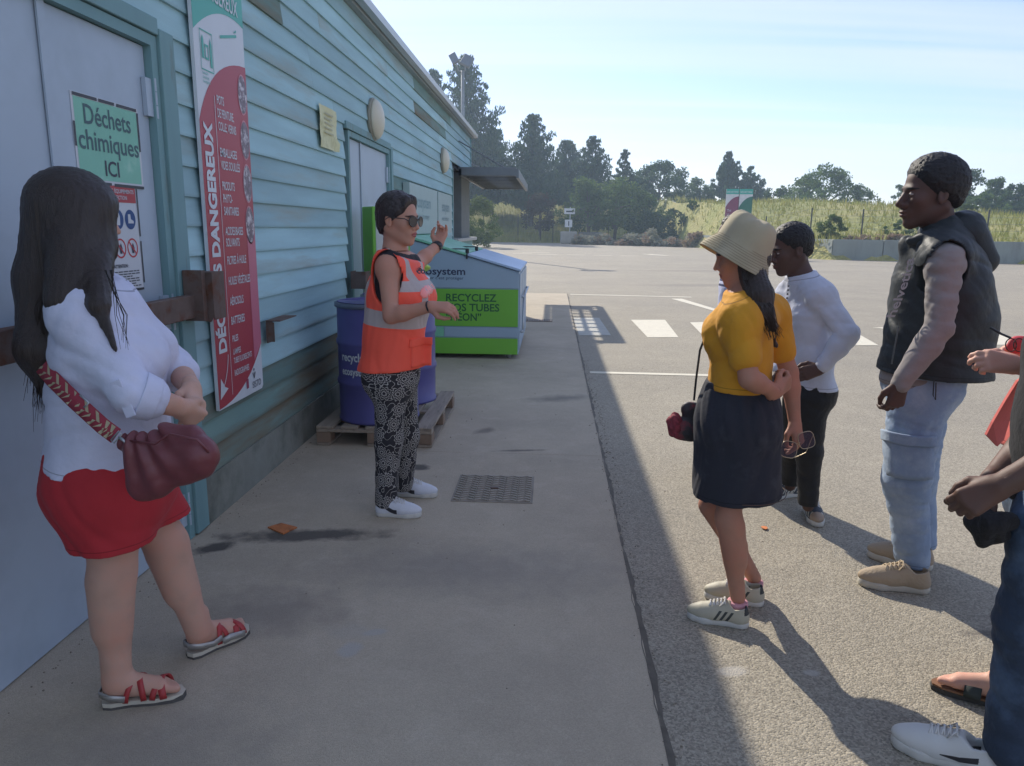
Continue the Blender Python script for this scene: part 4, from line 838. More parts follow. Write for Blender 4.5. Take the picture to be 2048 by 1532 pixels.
# haze
hz = MB().bx(-260, 260, -60, 420, -1.5, 30).build('haze', None, None, kind='stuff')
M = bpy.data.materials.new('haze'); M.use_nodes = True; n_ = M.node_tree.nodes; n_.clear(); om = n_.new('ShaderNodeOutputMaterial'); pv = n_.new('ShaderNodeVolumePrincipled')
pv.inputs['Density'].default_value = 0.0011; pv.inputs['Color'].default_value = (.62, .80, 1.0, 1); pv.inputs['Anisotropy'].default_value = 0.35
M.node_tree.links.new(pv.outputs[0], om.inputs['Volume']); hz.data.materials.append(M)
# ================================================================ FIGURES: one implicit surface per body / garment, meshed with surface nets
def nets(D, org, h):
    S = D < 0
    s = S[:-1, :-1, :-1].astype(np.int8)
    for a in ((1,0,0),(0,1,0),(0,0,1),(1,1,0),(1,0,1),(0,1,1),(1,1,1)):
        s = s+S[a[0]:S.shape[0]-1+a[0], a[1]:S.shape[1]-1+a[1], a[2]:S.shape[2]-1+a[2]]
    mixed = (s > 0) & (s < 8); I = np.argwhere(mixed)
    if len(I) == 0: return np.zeros((0, 3)), np.zeros((0, 4), int)
    ids = np.full(mixed.shape, -1, np.int32); ids[mixed] = np.arange(len(I))
    acc = np.zeros((len(I), 3)); cnt = np.zeros(len(I))
    cor = [(0,0,0),(1,0,0),(0,1,0),(1,1,0),(0,0,1),(1,0,1),(0,1,1),(1,1,1)]
    val = [D[I[:, 0]+c[0], I[:, 1]+c[1], I[:, 2]+c[2]] for c in cor]
    for a, b in ((0,1),(2,3),(4,5),(6,7),(0,2),(1,3),(4,6),(5,7),(0,4),(1,5),(2,6),(3,7)):
        va, vb = val[a], val[b]; m_ = (va < 0) != (vb < 0); t = np.where(m_, va/(va-vb+1e-12), 0)
        ca, cb_ = np.array(cor[a], float), np.array(cor[b], float)
        acc += np.where(m_[:, None], ca+(cb_-ca)*t[:, None], 0); cnt += m_
    V = org+(I+acc/cnt[:, None])*h; F = []
    for ax in range(3):
        sl0 = [slice(None)]*3; sl1 = [slice(None)]*3; sl0[ax] = slice(0, -1); sl1[ax] = slice(1, None)
        A, B = S[tuple(sl0)], S[tuple(sl1)]; E_ = np.argwhere(A != B)
        o1, o2 = [k for k in range(3) if k != ax]
        E_ = E_[(E_[:, o1] > 0) & (E_[:, o2] > 0) & (E_[:, o1] < S.shape[o1]-1) & (E_[:, o2] < S.shape[o2]-1)]
        def cell(d1, d2):
            q = E_.copy(); q[:, o1] -= d1; q[:, o2] -= d2; return ids[q[:, 0], q[:, 1], q[:, 2]]
        Q = np.stack([cell(1, 1), cell(0, 1), cell(0, 0), cell(1, 0)], 1)
        fl = A[E_[:, 0], E_[:, 1], E_[:, 2]]
        if ax == 1: fl = ~fl
        Q[~fl] = Q[~fl][:, ::-1]; F.append(Q)
    F = np.concatenate(F); F = F[(F >= 0).all(1)]
    return V, F

def nrm(v): v = np.array(v, float); return v/(np.linalg.norm(v)+1e-12)
def cone(a, b, ra, rb, k=.02, sd=None, s=1.0): return dict(t='c', a=np.array(a, float), b=np.array(b, float), ra=ra, rb=rb, k=k, sd=None if sd is None else nrm(sd), s=s)
def ell(c, ax, r, k=.015, neg=False): return dict(t='e', c=np.array(c, float), ax=np.array(ax, float), r=np.array(r, float), k=k, neg=neg)
def sph(c, r, k=.02, neg=False): return ell(c, np.eye(3), (r, r, r), k, neg)
def grow(prims, g):
    out = []
    for p in prims:
        q = dict(p)
        if p['t'] == 'c': q['ra'] = p['ra']+g; q['rb'] = p['rb']+g
        else: q['r'] = p['r']+g
        out.append(q)
    return out
def bound(prims, pad=.02):
    lo = np.full(3, 1e9); hi = -lo
    for p in prims:
        if p.get('neg'): continue
        if p['t'] == 'c':
            r = max(p['ra'], p['rb'])*max(1, 1.0); lo = np.minimum(lo, np.minimum(p['a'], p['b'])-r); hi = np.maximum(hi, np.maximum(p['a'], p['b'])+r)
        else:
            r = p['r'].max(); lo = np.minimum(lo, p['c']-r); hi = np.maximum(hi, p['c']+r)
    return lo-pad, hi+pad
def field(prims, lo, hi, h):
    n = np.maximum(3, np.ceil((hi-lo)/h).astype(int)+1); D = np.full(tuple(n), .25, np.float32)
    X = [lo[i]+np.arange(n[i])*h for i in range(3)]
    for p in prims:
        if p['t'] == 'c': r = max(p['ra'], p['rb'])+p['k']+.03; a0 = np.minimum(p['a'], p['b'])-r; b0 = np.maximum(p['a'], p['b'])+r
        else: r = p['r'].max()+p['k']+.03; a0, b0 = p['c']-r, p['c']+r
        i0 = np.clip(np.floor((a0-lo)/h).astype(int), 0, n); i1 = np.clip(np.ceil((b0-lo)/h).astype(int)+1, 0, n)
        if (i1 <= i0).any(): continue
        x = X[0][i0[0]:i1[0], None, None]; y = X[1][None, i0[1]:i1[1], None]; z_ = X[2][None, None, i0[2]:i1[2]]
        if p['t'] == 'c':
            a = p['a']; ba = p['b']-a; px, py, pz = x-a[0], y-a[1], z_-a[2]; L = max(1e-9, ba@ba)
            t = np.clip((px*ba[0]+py*ba[1]+pz*ba[2])/L, 0, 1); qx, qy, qz = px-t*ba[0], py-t*ba[1], pz-t*ba[2]
            q2 = qx*qx+qy*qy+qz*qz
            if p['sd'] is not None:
                e = p['sd']; c = qx*e[0]+qy*e[1]+qz*e[2]; q2 = q2+(1/p['s']**2-1)*c*c
            q = np.sqrt(q2); rr = p['ra']+(p['rb']-p['ra'])*t; d = q-rr
            if p['sd'] is not None: d = d*(.5+.5*p['s'])
        else:
            c = p['c']; A = p['ax']; px, py, pz = x-c[0], y-c[1], z_-c[2]
            u = [(px*A[i][0]+py*A[i][1]+pz*A[i][2]) for i in range(3)]; R = p['r']
            k0 = np.sqrt((u[0]/R[0])**2+(u[1]/R[1])**2+(u[2]/R[2])**2); k1 = np.sqrt((u[0]/R[0]**2)**2+(u[1]/R[1]**2)**2+(u[2]/R[2]**2)**2)+1e-9
            d = k0*(k0-1)/k1
        sl = (slice(i0[0], i1[0]), slice(i0[1], i1[1]), slice(i0[2], i1[2])); o = D[sl]; k = p['k']
        if p.get('neg'):
            d = -d; g = np.clip(.5-.5*(o-d)/k, 0, 1); D[sl] = o*(1-g)+d*g+k*g*(1-g)
        else:
            g = np.clip(.5+.5*(o-d)/k, 0, 1); D[sl] = o*(1-g)+d*g-k*g*(1-g)
    return D, X
def vnoise(X, f, seed=0, warp=1.0):
    """cheap folds: warped sines; f = list of frequency vectors"""
    rs = np.random.RandomState(seed); x = X[0][:, None, None]; y = X[1][None, :, None]; z_ = X[2][None, None, :]; out = 0
    for (fx, fy, fz) in f:
        ph = rs.rand(4)*6.28; w_ = warp*np.sin(x*7+ph[1])*np.cos(y*8+ph[2])+warp*np.sin(z_*9+ph[3]+x*5)
        m_ = .55+.45*np.sin(6*x+ph[2]*2+5*z_)*np.cos(5*y-7*z_+ph[3]*3)
        c1_ = (1-np.abs(np.sin(.9*(fx*x+fy*y+fz*z_)+ph[0]+w_*1.5)))**2; c2_ = (1-np.abs(np.sin(2.1*(fx*x+fy*y+fz*z_)+ph[1]+w_*2.6)))**2
        out = out+((c1_-.3)*1.5+(c2_-.3)*.6)*m_
    return out/len(f)**.5*.9
def drop_small(n, F, least=120):
    par = np.arange(n)
    for _ in range(80):
        m = par[F].min(1)
        old = par.copy()
        for i in range(4): np.minimum.at(par, F[:, i], m)
        par = par[par]
        if (par == old).all(): break
    u, inv, c = np.unique(par[F[:, 0]], return_inverse=True, return_counts=True)
    return F[c[inv] >= least] if (c >= least).any() else F
def boundary_loops(F):
    E_ = np.concatenate([F[:, [i, (i+1) % 4]] for i in range(4)]); key = E_.min(1).astype(np.int64)*10**7+E_.max(1); u, idx, c = np.unique(key, return_index=True, return_counts=True)
    B = E_[idx[c == 1]]; nxt = {}
    for a, b in B.tolist(): nxt.setdefault(a, []).append(b)
    loops = []
    while nxt:
        s = next(iter(nxt)); l = [s]; cur = nxt[s].pop()
        if not nxt[s]: del nxt[s]
        while cur != s and cur in nxt and len(l) < 5000:
            l.append(cur); n_ = nxt[cur].pop()
            if not nxt[cur]: del nxt[cur]
            cur = n_
        if cur == s and len(l) > 6: loops.append(np.array(l))
    return loops
def zipper(V, A, B):
    # boundaries run in opposite senses along a seam
    B = B[::-1]; i0 = int(np.argmin(np.linalg.norm(V[B]-V[A[0]], axis=1))); B = np.roll(B, -i0); na, nb = len(A), len(B); i = j = 0; T = []
    while i < na or j < nb:
        a, b = A[i % na], B[j % nb]; a2, b2 = A[(i+1) % na], B[(j+1) % nb]
        if j >= nb or (i < na and np.linalg.norm(V[a2]-V[b]) <= np.linalg.norm(V[b2]-V[a])): T.append((b, a2, a)); i += 1
        else: T.append((b, b2, a)); j += 1
    return T
def solid(name, prims, material, parent, h=.007, cuts=(), folds=None, amp=.004, seed=0, post=None, attrs=None, boxes=None, hollow=0, warp=1.0):
    """cuts: (point, normal) keeps the side the normal points away from"""
    lo, hi = bound(prims, .03); Vs = []; Fs = []; off = 0
    regs = [(lo, hi, h, None)]
    if boxes: regs += [(b[0], b[1], b[2], 'd') for b in boxes]
    for ri, (l, u, hh, kind) in enumerate(regs):
        D, X = field(prims, l, u, hh)
        if folds: D = D+np.float32(amp*1.25)*vnoise(X, folds, seed, warp)
        if post: D = post(D, X)
        if hollow: D = np.maximum(D, -(D+hollow))
        for (p, n) in cuts:
            n = nrm(n); pl = (X[0][:, None, None]-p[0])*n[0]+(X[1][None, :, None]-p[1])*n[1]+(X[2][None, None, :]-p[2])*n[2]; D = np.maximum(D, pl)
        V, F = nets(D, l, hh)
        if len(V):
            if boxes:
                c = V[F].mean(1); keep = np.ones(len(F), bool)
                for bi, b in enumerate(boxes):
                    if bi+1 == ri: keep &= ((c > b[0]+h*.4) & (c < b[1]-h*.4)).all(1)
                    elif ri == 0 or bi+1 < ri: keep &= ~((c > b[0]-h*.0) & (c < b[1]+h*.0)).all(1)
                F = F[keep]
            F = drop_small(len(V), F); use = np.unique(F); mp = np.full(len(V), -1); mp[use] = np.arange(len(use)); V = V[use]; F = mp[F]
        Vs.append(V); Fs.append(F+off); off += len(V)
    V = np.concatenate(Vs); F = np.concatenate(Fs); T3 = np.zeros((0, 3), int)
    if boxes:
        cuts_ = np.cumsum([0]+[len(v) for v in Vs]); lp = boundary_loops(F); own = [int(np.searchsorted(cuts_, l[0], 'right')-1) for l in lp]; done = set(); tri = []
        for a in range(len(lp)):
            if own[a] == 0: continue
            best = None; ca = V[lp[a]].mean(0)
            for b in range(len(lp)):
                if own[b] == own[a] or b in done: continue
                d = np.linalg.norm(V[lp[b]].mean(0)-ca)
                if d < .03 and .4 < (len(lp[b])*(h if own[b] == 0 else .0035))/(len(lp[a])*.0035) < 2.5 and (best is None or d < best[0]): best = (d, b)
            if best and a not in done: tri += zipper(V, lp[a], lp[best[1]]); done.add(best[1]); done.add(a)
        if tri: T3 = np.array(tri, int)
    # one light smoothing pass
    acc = np.zeros_like(V); cnt = np.zeros(len(V))
    for i in range(4):
        np.add.at(acc, F[:, i], V[F[:, (i+1) % 4]]); np.add.at(cnt, F[:, i], 1)
    V = V*.5+.5*acc/np.maximum(cnt, 1)[:, None]
    A = attrs(V) if attrs else {}
    if cuts: A['cutd'] = np.min([-((V-np.array(p, float))@nrm(n)) for p, n in cuts], axis=0)
    return link(name, V, (F, T3), material, parent, True, A)

def frame(heading, pitch=0, roll=0):        # rows: forward, left, up
    f = np.array([math.cos(heading), math.sin(heading), 0]); l = np.array([-math.sin(heading), math.cos(heading), 0]); u = np.array([0, 0, 1.])
    f, u = f*math.cos(pitch)+u*math.sin(pitch), u*math.cos(pitch)-f*math.sin(pitch)
    l, u = l*math.cos(roll)+u*math.sin(roll), u*math.cos(roll)-l*math.sin(roll)
    return np.array([f, l, u])
def head_prims(c, A, s=1.0, nose=1.0, lip=1.0, male=False, jaw=1.0):
    P = lambda f, l, u: np.array(c)+s*(f*A[0]+l*A[1]+u*A[2]); q = []
    q.append(ell(P(-.012, 0, .036), A, np.array([.098, .077, .086])*s, .02))
    q.append(ell(P(.030, 0, -.030), A, np.array([.060, .058, .080])*s, .03))
    for m_ in (-1, 1):
        q.append(cone(P(-.022, m_*.050, -.045), P(.060, m_*.014, -.096), .020*s*jaw, .017*s, .025))
        q.append(ell(P(.058, m_*.036, -.020), A, np.array([.026, .024, .026])*s, .02))
    q.append(sph(P(.070, 0, -.098), .018*s*(1.1 if male else .95), .02))
    q.append(ell(P(.074, 0, -.060), A, np.array([.022, .030, .026])*s, .018))
    q.append(ell(P(.080, 0, .022), A, np.array([.012, .046, .011])*s, .016))
    for m_ in (-1, 1): q.append(ell(P(.093, m_*.031, .001), A, np.array([.016, .017, .012])*s, .012, True))
    q.append(cone(P(.082, 0, .012), P(.108, 0, -.030), .0075*s*nose, .0105*s*nose, .010))
    for m_ in (-1, 1):
        q.append(sph(P(.095, m_*.013*nose, -.036), .0088*s*nose, .007))
        q.append(sph(P(.076, m_*.031, .001), .0128*s, .004))
        q.append(ell(P(-.006, m_*.077, -.008), [A[0]*.95+A[2]*.25, A[1], A[2]*.95-A[0]*.25], np.array([.018, .007, .031])*s, .006))
        q.append(ell(P(-.002, m_*.085, -.006), A, np.array([.009, .006, .016])*s, .004, True))
    q.append(ell(P(.094, 0, -.0585), A, np.array([.0085*lip, .021, .0052*lip])*s, .005))
    q.append(ell(P(.092, 0, -.0700), A, np.array([.0088*lip, .018, .0060*lip])*s, .005))
    q.append(ell(P(.103, 0, -.0643), A, np.array([.010, .019, .0012])*s, .003, True))
    return q
def head_attrs(c, A, s=1.0):
    def f(V):
        d = (V-np.array(c))/s; F_, L_, U_ = d@A[0], np.abs(d@A[1]), d@A[2]
        lips = 1-(L_/.022)**2-((U_+.0645)/.0115)**2; lips = np.where(F_ > .075, lips, -1)
        brow = 1-((L_-.031)/.020)**2-((U_-.021-.10*(.035-L_))/.0048)**2; brow = np.where(F_ > .05, brow, -1)
        return {'lips': lips, 'brow': brow}
    return f
def hand_prims(w_, fd, back, side, s=1.0, curl=.5, spread=1.0, curls=None, thumb=.3):
    """w_ wrist point, fd finger direction, back = direction out of the back of the hand, side=+1 thumb on cross(back,fd)"""
    fd = nrm(fd); back = nrm(np.array(back)-fd*np.dot(back, fd)); lat = np.cross(back, fd)*side; q = []
    P = lambda x, y, z_: np.array(w_)+s*(x*fd+y*lat+z_*back)
    ys = (.027, .009, -.009, -.026); Ls = (.070, .078, .072, .056)
    q.append(cone(P(-.03, 0, 0), P(.02, 0, 0), .025*s, .021*s, .015, back, .72))
    for i, y in enumerate(ys):
        q.append(cone(P(.012, y*.55, 0), P(.085-.004*abs(i-1.2), y, .002), .0165*s, .0122*s, .012))
        cu = (curls[i] if curls else curl); a = .25*cu; p = P(.085-.004*abs(i-1.2), y, .002); r = .0094*s*(1 if i < 3 else .88)
        sp = y*(.25+.9*spread)
        for seg, (fr, add) in enumerate(((.44, .55*cu), (.31, .95*cu), (.25, .65*cu))):
            a += add; d = fd*math.cos(a)-back*math.sin(a)+lat*sp*2.2*math.cos(a); p2 = p+nrm(d)*Ls[i]*fr*s; r2 = r*.90; q.append(cone(p, p2, r, r2, .0045)); p, r = p2, r2
    p = P(.014, .020, -.006); t1 = P(.045, .044, -.014-.012*thumb); t2 = P(.072, .052-.018*thumb, -.020-.022*thumb); t3 = P(.094, .050-.034*thumb, -.022-.030*thumb)
    q += [cone(p, t1, .0155*s, .0125*s, .012), cone(t1, t2, .0115*s, .0102*s, .005), cone(t2, t3, .0100*s, .0080*s, .004)]
    return q
def foot_prims(a, fd, s=1.0, side=1):
    """a = heel point on the ground-level of the foot, fd = forward"""
    fd = nrm([fd[0], fd[1], 0]); lat = np.array([-fd[1], fd[0], 0])*side; P = lambda x, y, z_: np.array(a)+s*(x*fd+y*lat)+np.array([0, 0, z_*s]); q = []
    q += [sph(P(.035, 0, .032), .031*s, .02), cone(P(.05, 0, .06), P(.165, .004, .034), .036*s, .022*s, .025), cone(P(.06, 0, .03), P(.175, -.022, .022), .026*s, .020*s, .02), cone(P(.06, 0, .032), P(.18, .022, .025), .026*s, .022*s, .02), cone(P(.052, 0, .06), P(.052, 0, .13), .037*s, .034*s, .02)]
    for i, (y, L, r) in enumerate(((.024, .238, .0135), (.006, .236, .0095), (-.008, .228, .009), (-.021, .218, .0085), (-.033, .206, .008))):
        q.append(cone(P(.18, y*.95, .022), P(L-.012, y, .014+.002), r*1.05*s, r*s, .006))
    return q
from mathutils.bvhtree import BVHTree
def drape(o, pts, off=.002):
    '''lay points on the garment: dropped along +Y (away from the camera side) on its surface'''
    me = o.data; org = ORG[o]; bv = BVHTree.FromPolygons([v.co[:] for v in me.vertices], [tuple(p.vertices) for p in me.polygons]); out = []; last = None
    for p in pts:
        q = np.array(p)-org; h_ = bv.ray_cast(Vector((q[0], q[1]-1.5, q[2])), Vector((0, 1, 0)))
        if h_[0] is not None: last = h_[0][1]; out.append(np.array([q[0], h_[0][1]-off, q[2]])+org)
        else: out.append(np.array([q[0], (last if last is not None else q[1])-off, q[2]])+org)
    return out
def drape_patch(o, x0, x1, y0, y1, Y, off, name, m_, parent, N=8, rnd_=False):
    P = []; F = []
    for b in range(N+1):
        for a in range(N+1): P.append(at(x0+(x1-x0)*a/N, y0+(y1-y0)*b/N, Y))
    P = drape(o, P, off)
    for b in range(N):
        for a in range(N):
            if rnd_ and (a-N/2+.5)**2+(b-N/2+.5)**2 > (N/2)**2: continue
            i = b*(N+1)+a; F.append((i, i+N+1, i+N+2, i+1))
    r = link(name, P, F, m_, parent, True); sm = r.modifiers.new('th', 'SOLIDIFY'); sm.thickness = off; sm.offset = -1; return r
class Fig: pass
def figure(label, base, heading, H, female=True, girth=1.0, group=None, lean=(0, 0), head_turn=0, head_pitch=0, head_roll=0, sole=.03, hs=1.0, depth=1.0, name='person', hipw=1.0, neck=1.0, bust=1.0, shoulder=1.0):
    g = Fig(); g.base = np.array([base[0], base[1], 0.]); g.H = H; g.female = female; g.hd = rad(heading); g.A = frame(g.hd); F_, L_, U_ = g.A
    g.girth = girth; g.root = thing(name, g.base, label, 'person', group); g.h = H-sole; h = g.h; g.neckr = neck; g.hs = hs; g.sole = sole
    P = lambda x, y, z_: g.base+F_*x*h+L_*y*h+U_*(z_*h+sole)+np.array([lean[0], lean[1], 0])*max(0, z_-.5)*2
    g.P = P; sw = (.103 if female else .118)*shoulder
    g.j = dict(pelvis=P(0, 0, .535), waist=P(.0, 0, .63), chest=P(.0, 0, .735), neck=P(-.008, 0, .835), sL=P(-.004, sw, .812), sR=P(-.004, -sw, .812), hL=P(0, .052, .50), hR=P(0, -.052, .50))
    for s_, y in (('L', .06), ('R', -.06)): g.j['k'+s_] = P(.012, y, .275); g.j['a'+s_] = P(-.02, y, .045); g.j['e'+s_] = P(0, y*2.3, .63); g.j['w'+s_] = P(.04, y*2.4, .48)
    g.ha = g.hd+rad(head_turn); g.HA = frame(g.ha, rad(head_pitch), rad(head_roll)); g.hc = P(.012, 0, .835)+U_*.108*hs*h/1.6+F_*.022-.0*L_
    g.hc = g.j['neck']+U_*(h*(1-.835)-.122*hs*h/1.62)+F_*.028; g.hscale = hs*h/1.62; g.bust = bust; g.hip = hipw; g.dep = depth
    return g
def torso(g, gr=0.0, low=True):
    j = g.j; F_, L_, U_ = g.A; k = g.girth; h = g.h/1.62; q = []; dp = .70*g.dep
    q.append(cone(j['pelvis']+U_*-.02, j['waist'], (.165 if g.female else .150)*k*h*g.hip, (.130 if g.female else .142)*k*h, .05, F_, dp*1.02))
    q.append(cone(j['waist'], j['chest'], (.130 if g.female else .142)*k*h, (.140 if g.female else .162)*k*h, .05, F_, dp))
    q.append(cone(j['chest'], j['chest']+U_*.075*h, (.140 if g.female else .162)*k*h, .115*h*k, .05, F_, dp*.9))
    q.append(cone(j['sL']*.86+j['sR']*.14, j['sR']*.86+j['sL']*.14, .060*h*(.6+.4*k), .060*h*(.6+.4*k), .05))
    for s_ in 'LR':
        q.append(cone(j['neck']+U_*.018*h, j['s'+s_], .042*h, .047*h, .045)); sg = 1 if s_ == 'L' else -1
        q.append(sph(j['pelvis']-F_*.030*k*h*g.dep+L_*sg*.062*h*k-U_*.045*h, .088*h*k, .06))
        if g.female: q.append(sph(j['chest']+F_*.078*k*h*g.dep+L_*sg*.062*h*k-U_*.015, .064*h*(.4+.6*k)*g.bust, .07))
    return grow(q, gr)
def hips(g, gr=0.0):
    t = torso(g, 0); return grow([t[0]]+[p for p in t if p['t'] == 'e' and p['c'][2] < g.j['waist'][2]-.03], gr)
def neckp(g, gr=0): j = g.j; return grow([cone(j['neck']-g.A[2]*.03, g.hc-g.HA[2]*.05*g.hscale-g.HA[0]*.022*g.hscale, .058*g.hscale*g.neckr, .052*g.hscale*g.neckr, .03)], gr)
def arm(g, s_, gr=0.0, upto=2.0, r=1.0, k=.03):
    j = g.j; a, e, w_ = j['s'+s_], j['e'+s_], j['w'+s_]; h = g.h/1.62; m_ = (1.0 if g.female else 1.08)*(.45+.55*g.girth)*h*r; q = []
    if upto >= 1: q.append(cone(a, e, .049*m_, .036*m_, k))
    else: q.append(cone(a, a+(e-a)*upto, .049*m_, (.049-.013*upto)*m_, k))
    q.append(sph(a+(e-a)*.08, .052*m_, .03))
    if upto > 1:
        t = upto-1; mid = e+(w_-e)*.3; q.append(cone(e, mid if t > .3 else e+(w_-e)*t, .036*m_, .037*m_, .02))
        if t > .3: q.append(cone(mid, e+(w_-e)*min(1, t), .037*m_, (.037-.012*min(1, t))*m_, .02))
    return grow(q, gr)
def leg(g, s_, gr=0.0, upto=2.0, r=1.0, rs=1.0, k=.04):
    j = g.j; a, e, w_ = j['h'+s_], j['k'+s_], j['a'+s_]; h = g.h/1.62; m_ = (.4+.6*g.girth)*h*r; F_ = g.A[0]; q = []
    t = min(1, upto); q.append(cone(a, a+(e-a)*t, .088*m_, (.088-.035*t)*m_, k))
    if upto > 1:
        t = upto-1; m2 = m_*rs; q.append(cone(e, e+(w_-e)*min(t, 1), .052*m2, .034*m2+.018*m2*(1-min(t, 1)), .03))
        if t > .35: q.append(cone(e+(w_-e)*.12-F_*.014, e+(w_-e)*min(t, .52)-F_*.016, .048*m2, .040*m2, .04))
    return grow(q, gr)
def skinm(name, col, lips, brow, var=.08):
    return mat(name, col, .58, var=var+.05, vscale=14, col2=tuple(c*k for c, k in zip(col, (1.02, .82, .78))), lo=.42, hi=.75, c2scale=7, sss=.12, spec=.35, bump=.12, bscale=220, bdist=.002, masks=(('lips', lips), ('brow', brow)))
def make_body(g, skin, hands, extra=(), hb=.010, hh=.0037, headk=None, feet=None, legr=1.0, legs2=1.0, hhand=.0037):
    q = torso(g)+neckp(g)
    for s_ in 'LR': q += arm(g, s_)+leg(g, s_, r=legr, rs=legs2)
    hp_ = head_prims(g.hc, g.HA, g.hscale, **(headk or {})); q += hp_
    boxes = [(g.hc-np.array([.135, .135, .150])*g.hscale, g.hc+np.array([.135, .135, .150])*g.hscale, hh)]
    for s_, hk in hands.items():
        hp = hand_prims(g.j['w'+s_], hk['fd'], hk['back'], hk['side'], hk.get('s', g.h/1.68), hk.get('curl', .5), hk.get('spread', .5), hk.get('curls'), hk.get('thumb', .3)); q += hp
        lo, hi = bound(hp[1:], .012); boxes.append((lo, hi, hhand))
    if feet:
        for fp_ in feet: q += fp_
    q += list(extra)
    return solid('body', q, skin, g.root, hb, boxes=boxes, attrs=head_attrs(g.hc, g.HA, g.hscale))
eyeW = mat('eye_white', (.30, .27, .25), .35); eyeD = mat('eye_iris', (.03, .02, .015), .2)
def eyes(g):
    for m_ in (-1, 1):
        P = g.hc+g.hscale*(.0775*g.HA[0]+m_*.031*g.HA[1]+.001*g.HA[2]); e = MB()
        def ball(c, r, zr=1.0):
            V = []; n = 10
            for a in range(n+1):
                for b_ in range(2*n): th = math.pi*a/n; ph = math.pi*b_/n; V.append(c+r*(math.cos(th)*g.HA[0]*1.0+math.sin(th)*math.cos(ph)*g.HA[1]+math.sin(th)*math.sin(ph)*g.HA[2]*zr))
            return V, [(a*2*n+b_, (a+1)*2*n+b_, (a+1)*2*n+(b_+1) % (2*n), a*2*n+(b_+1) % (2*n)) for a in range(n) for b_ in range(2*n)]
        V, F = ball(P, .0125*g.hscale, .55); o = link('eye', V, F, eyeW, g.root, True)
        V, F = ball(P+g.HA[0]*.0078*g.hscale, .0056*g.hscale, .8); link('iris', V, F, eyeD, o, True)
def planes_post(g, planes, rough=0, seed=0, thick=0.0):
    """keep hair only where every plane value is negative; planes in head coords (nf, nl|abs|, nu, c)"""
    c, A, s = g.hc, g.HA, g.hscale
    def f(D, X):
        x = X[0][:, None, None]-c[0]; y = X[1][None, :, None]-c[1]; z_ = X[2][None, None, :]-c[2]
        F_ = (x*A[0][0]+y*A[0][1]+z_*A[0][2])/s; L_ = np.abs(x*A[1][0]+y*A[1][1]+z_*A[1][2])/s; U_ = (x*A[2][0]+y*A[2][1]+z_*A[2][2])/s
        if rough: R0 = np.random.RandomState(seed); D = D+R0.randn(*D.shape).astype(np.float32)*rough*.6; n3 = tuple(s_//3+2 for s_ in D.shape); D = D+np.repeat(np.repeat(np.repeat(R0.randn(*n3), 3, 0), 3, 1), 3, 2)[:D.shape[0], :D.shape[1], :D.shape[2]].astype(np.float32)*rough*.8
        for (nf, nl, nu, cc) in planes:
            v = (nf*F_+nl*L_+nu*U_-cc)*s; D = D+thick*np.clip(1+v/.045, 0, 1)**1.5; k = .006; gq = np.clip(.5-.5*(D-v)/k, 0, 1); D = D*(1-gq)+v*gq+k*gq*(1-gq)
        return D
    return f
hairM = mat('hair_black', (.012, .010, .011), .5, var=.25, vscale=60, bump=.9, bscale=420, bdist=.003, spec=.35); hairB = mat('hair_brown', (.038, .026, .021), .36, var=.3, vscale=30, stretch=(6, 6, .6), bump=.8, bscale=120, bstretch=(5, 5, .08), bdist=.004, spec=.45)
def cropped_hair(g, thick=.010, rough=.0022, m_=None, seed=1):
    A, s = g.HA, g.hscale; P = lambda f, l, u: g.hc+s*(f*A[0]+l*A[1]+u*A[2])
    q = [ell(P(-.013, 0, .038), A, (np.array([.098, .077, .088])+thick)*s, .01), ell(P(-.045, 0, -.030), A, (np.array([.052, .056, .050])+.004)*s, .03)]
    return solid('hair', q, m_ or hairM, g.root, .0035, post=planes_post(g, [(.62, 0, -.78, .012), (.97, 0, -.25, .062), (.0, .0, -1.0, .070)], rough, seed, thick*1.05+.001))

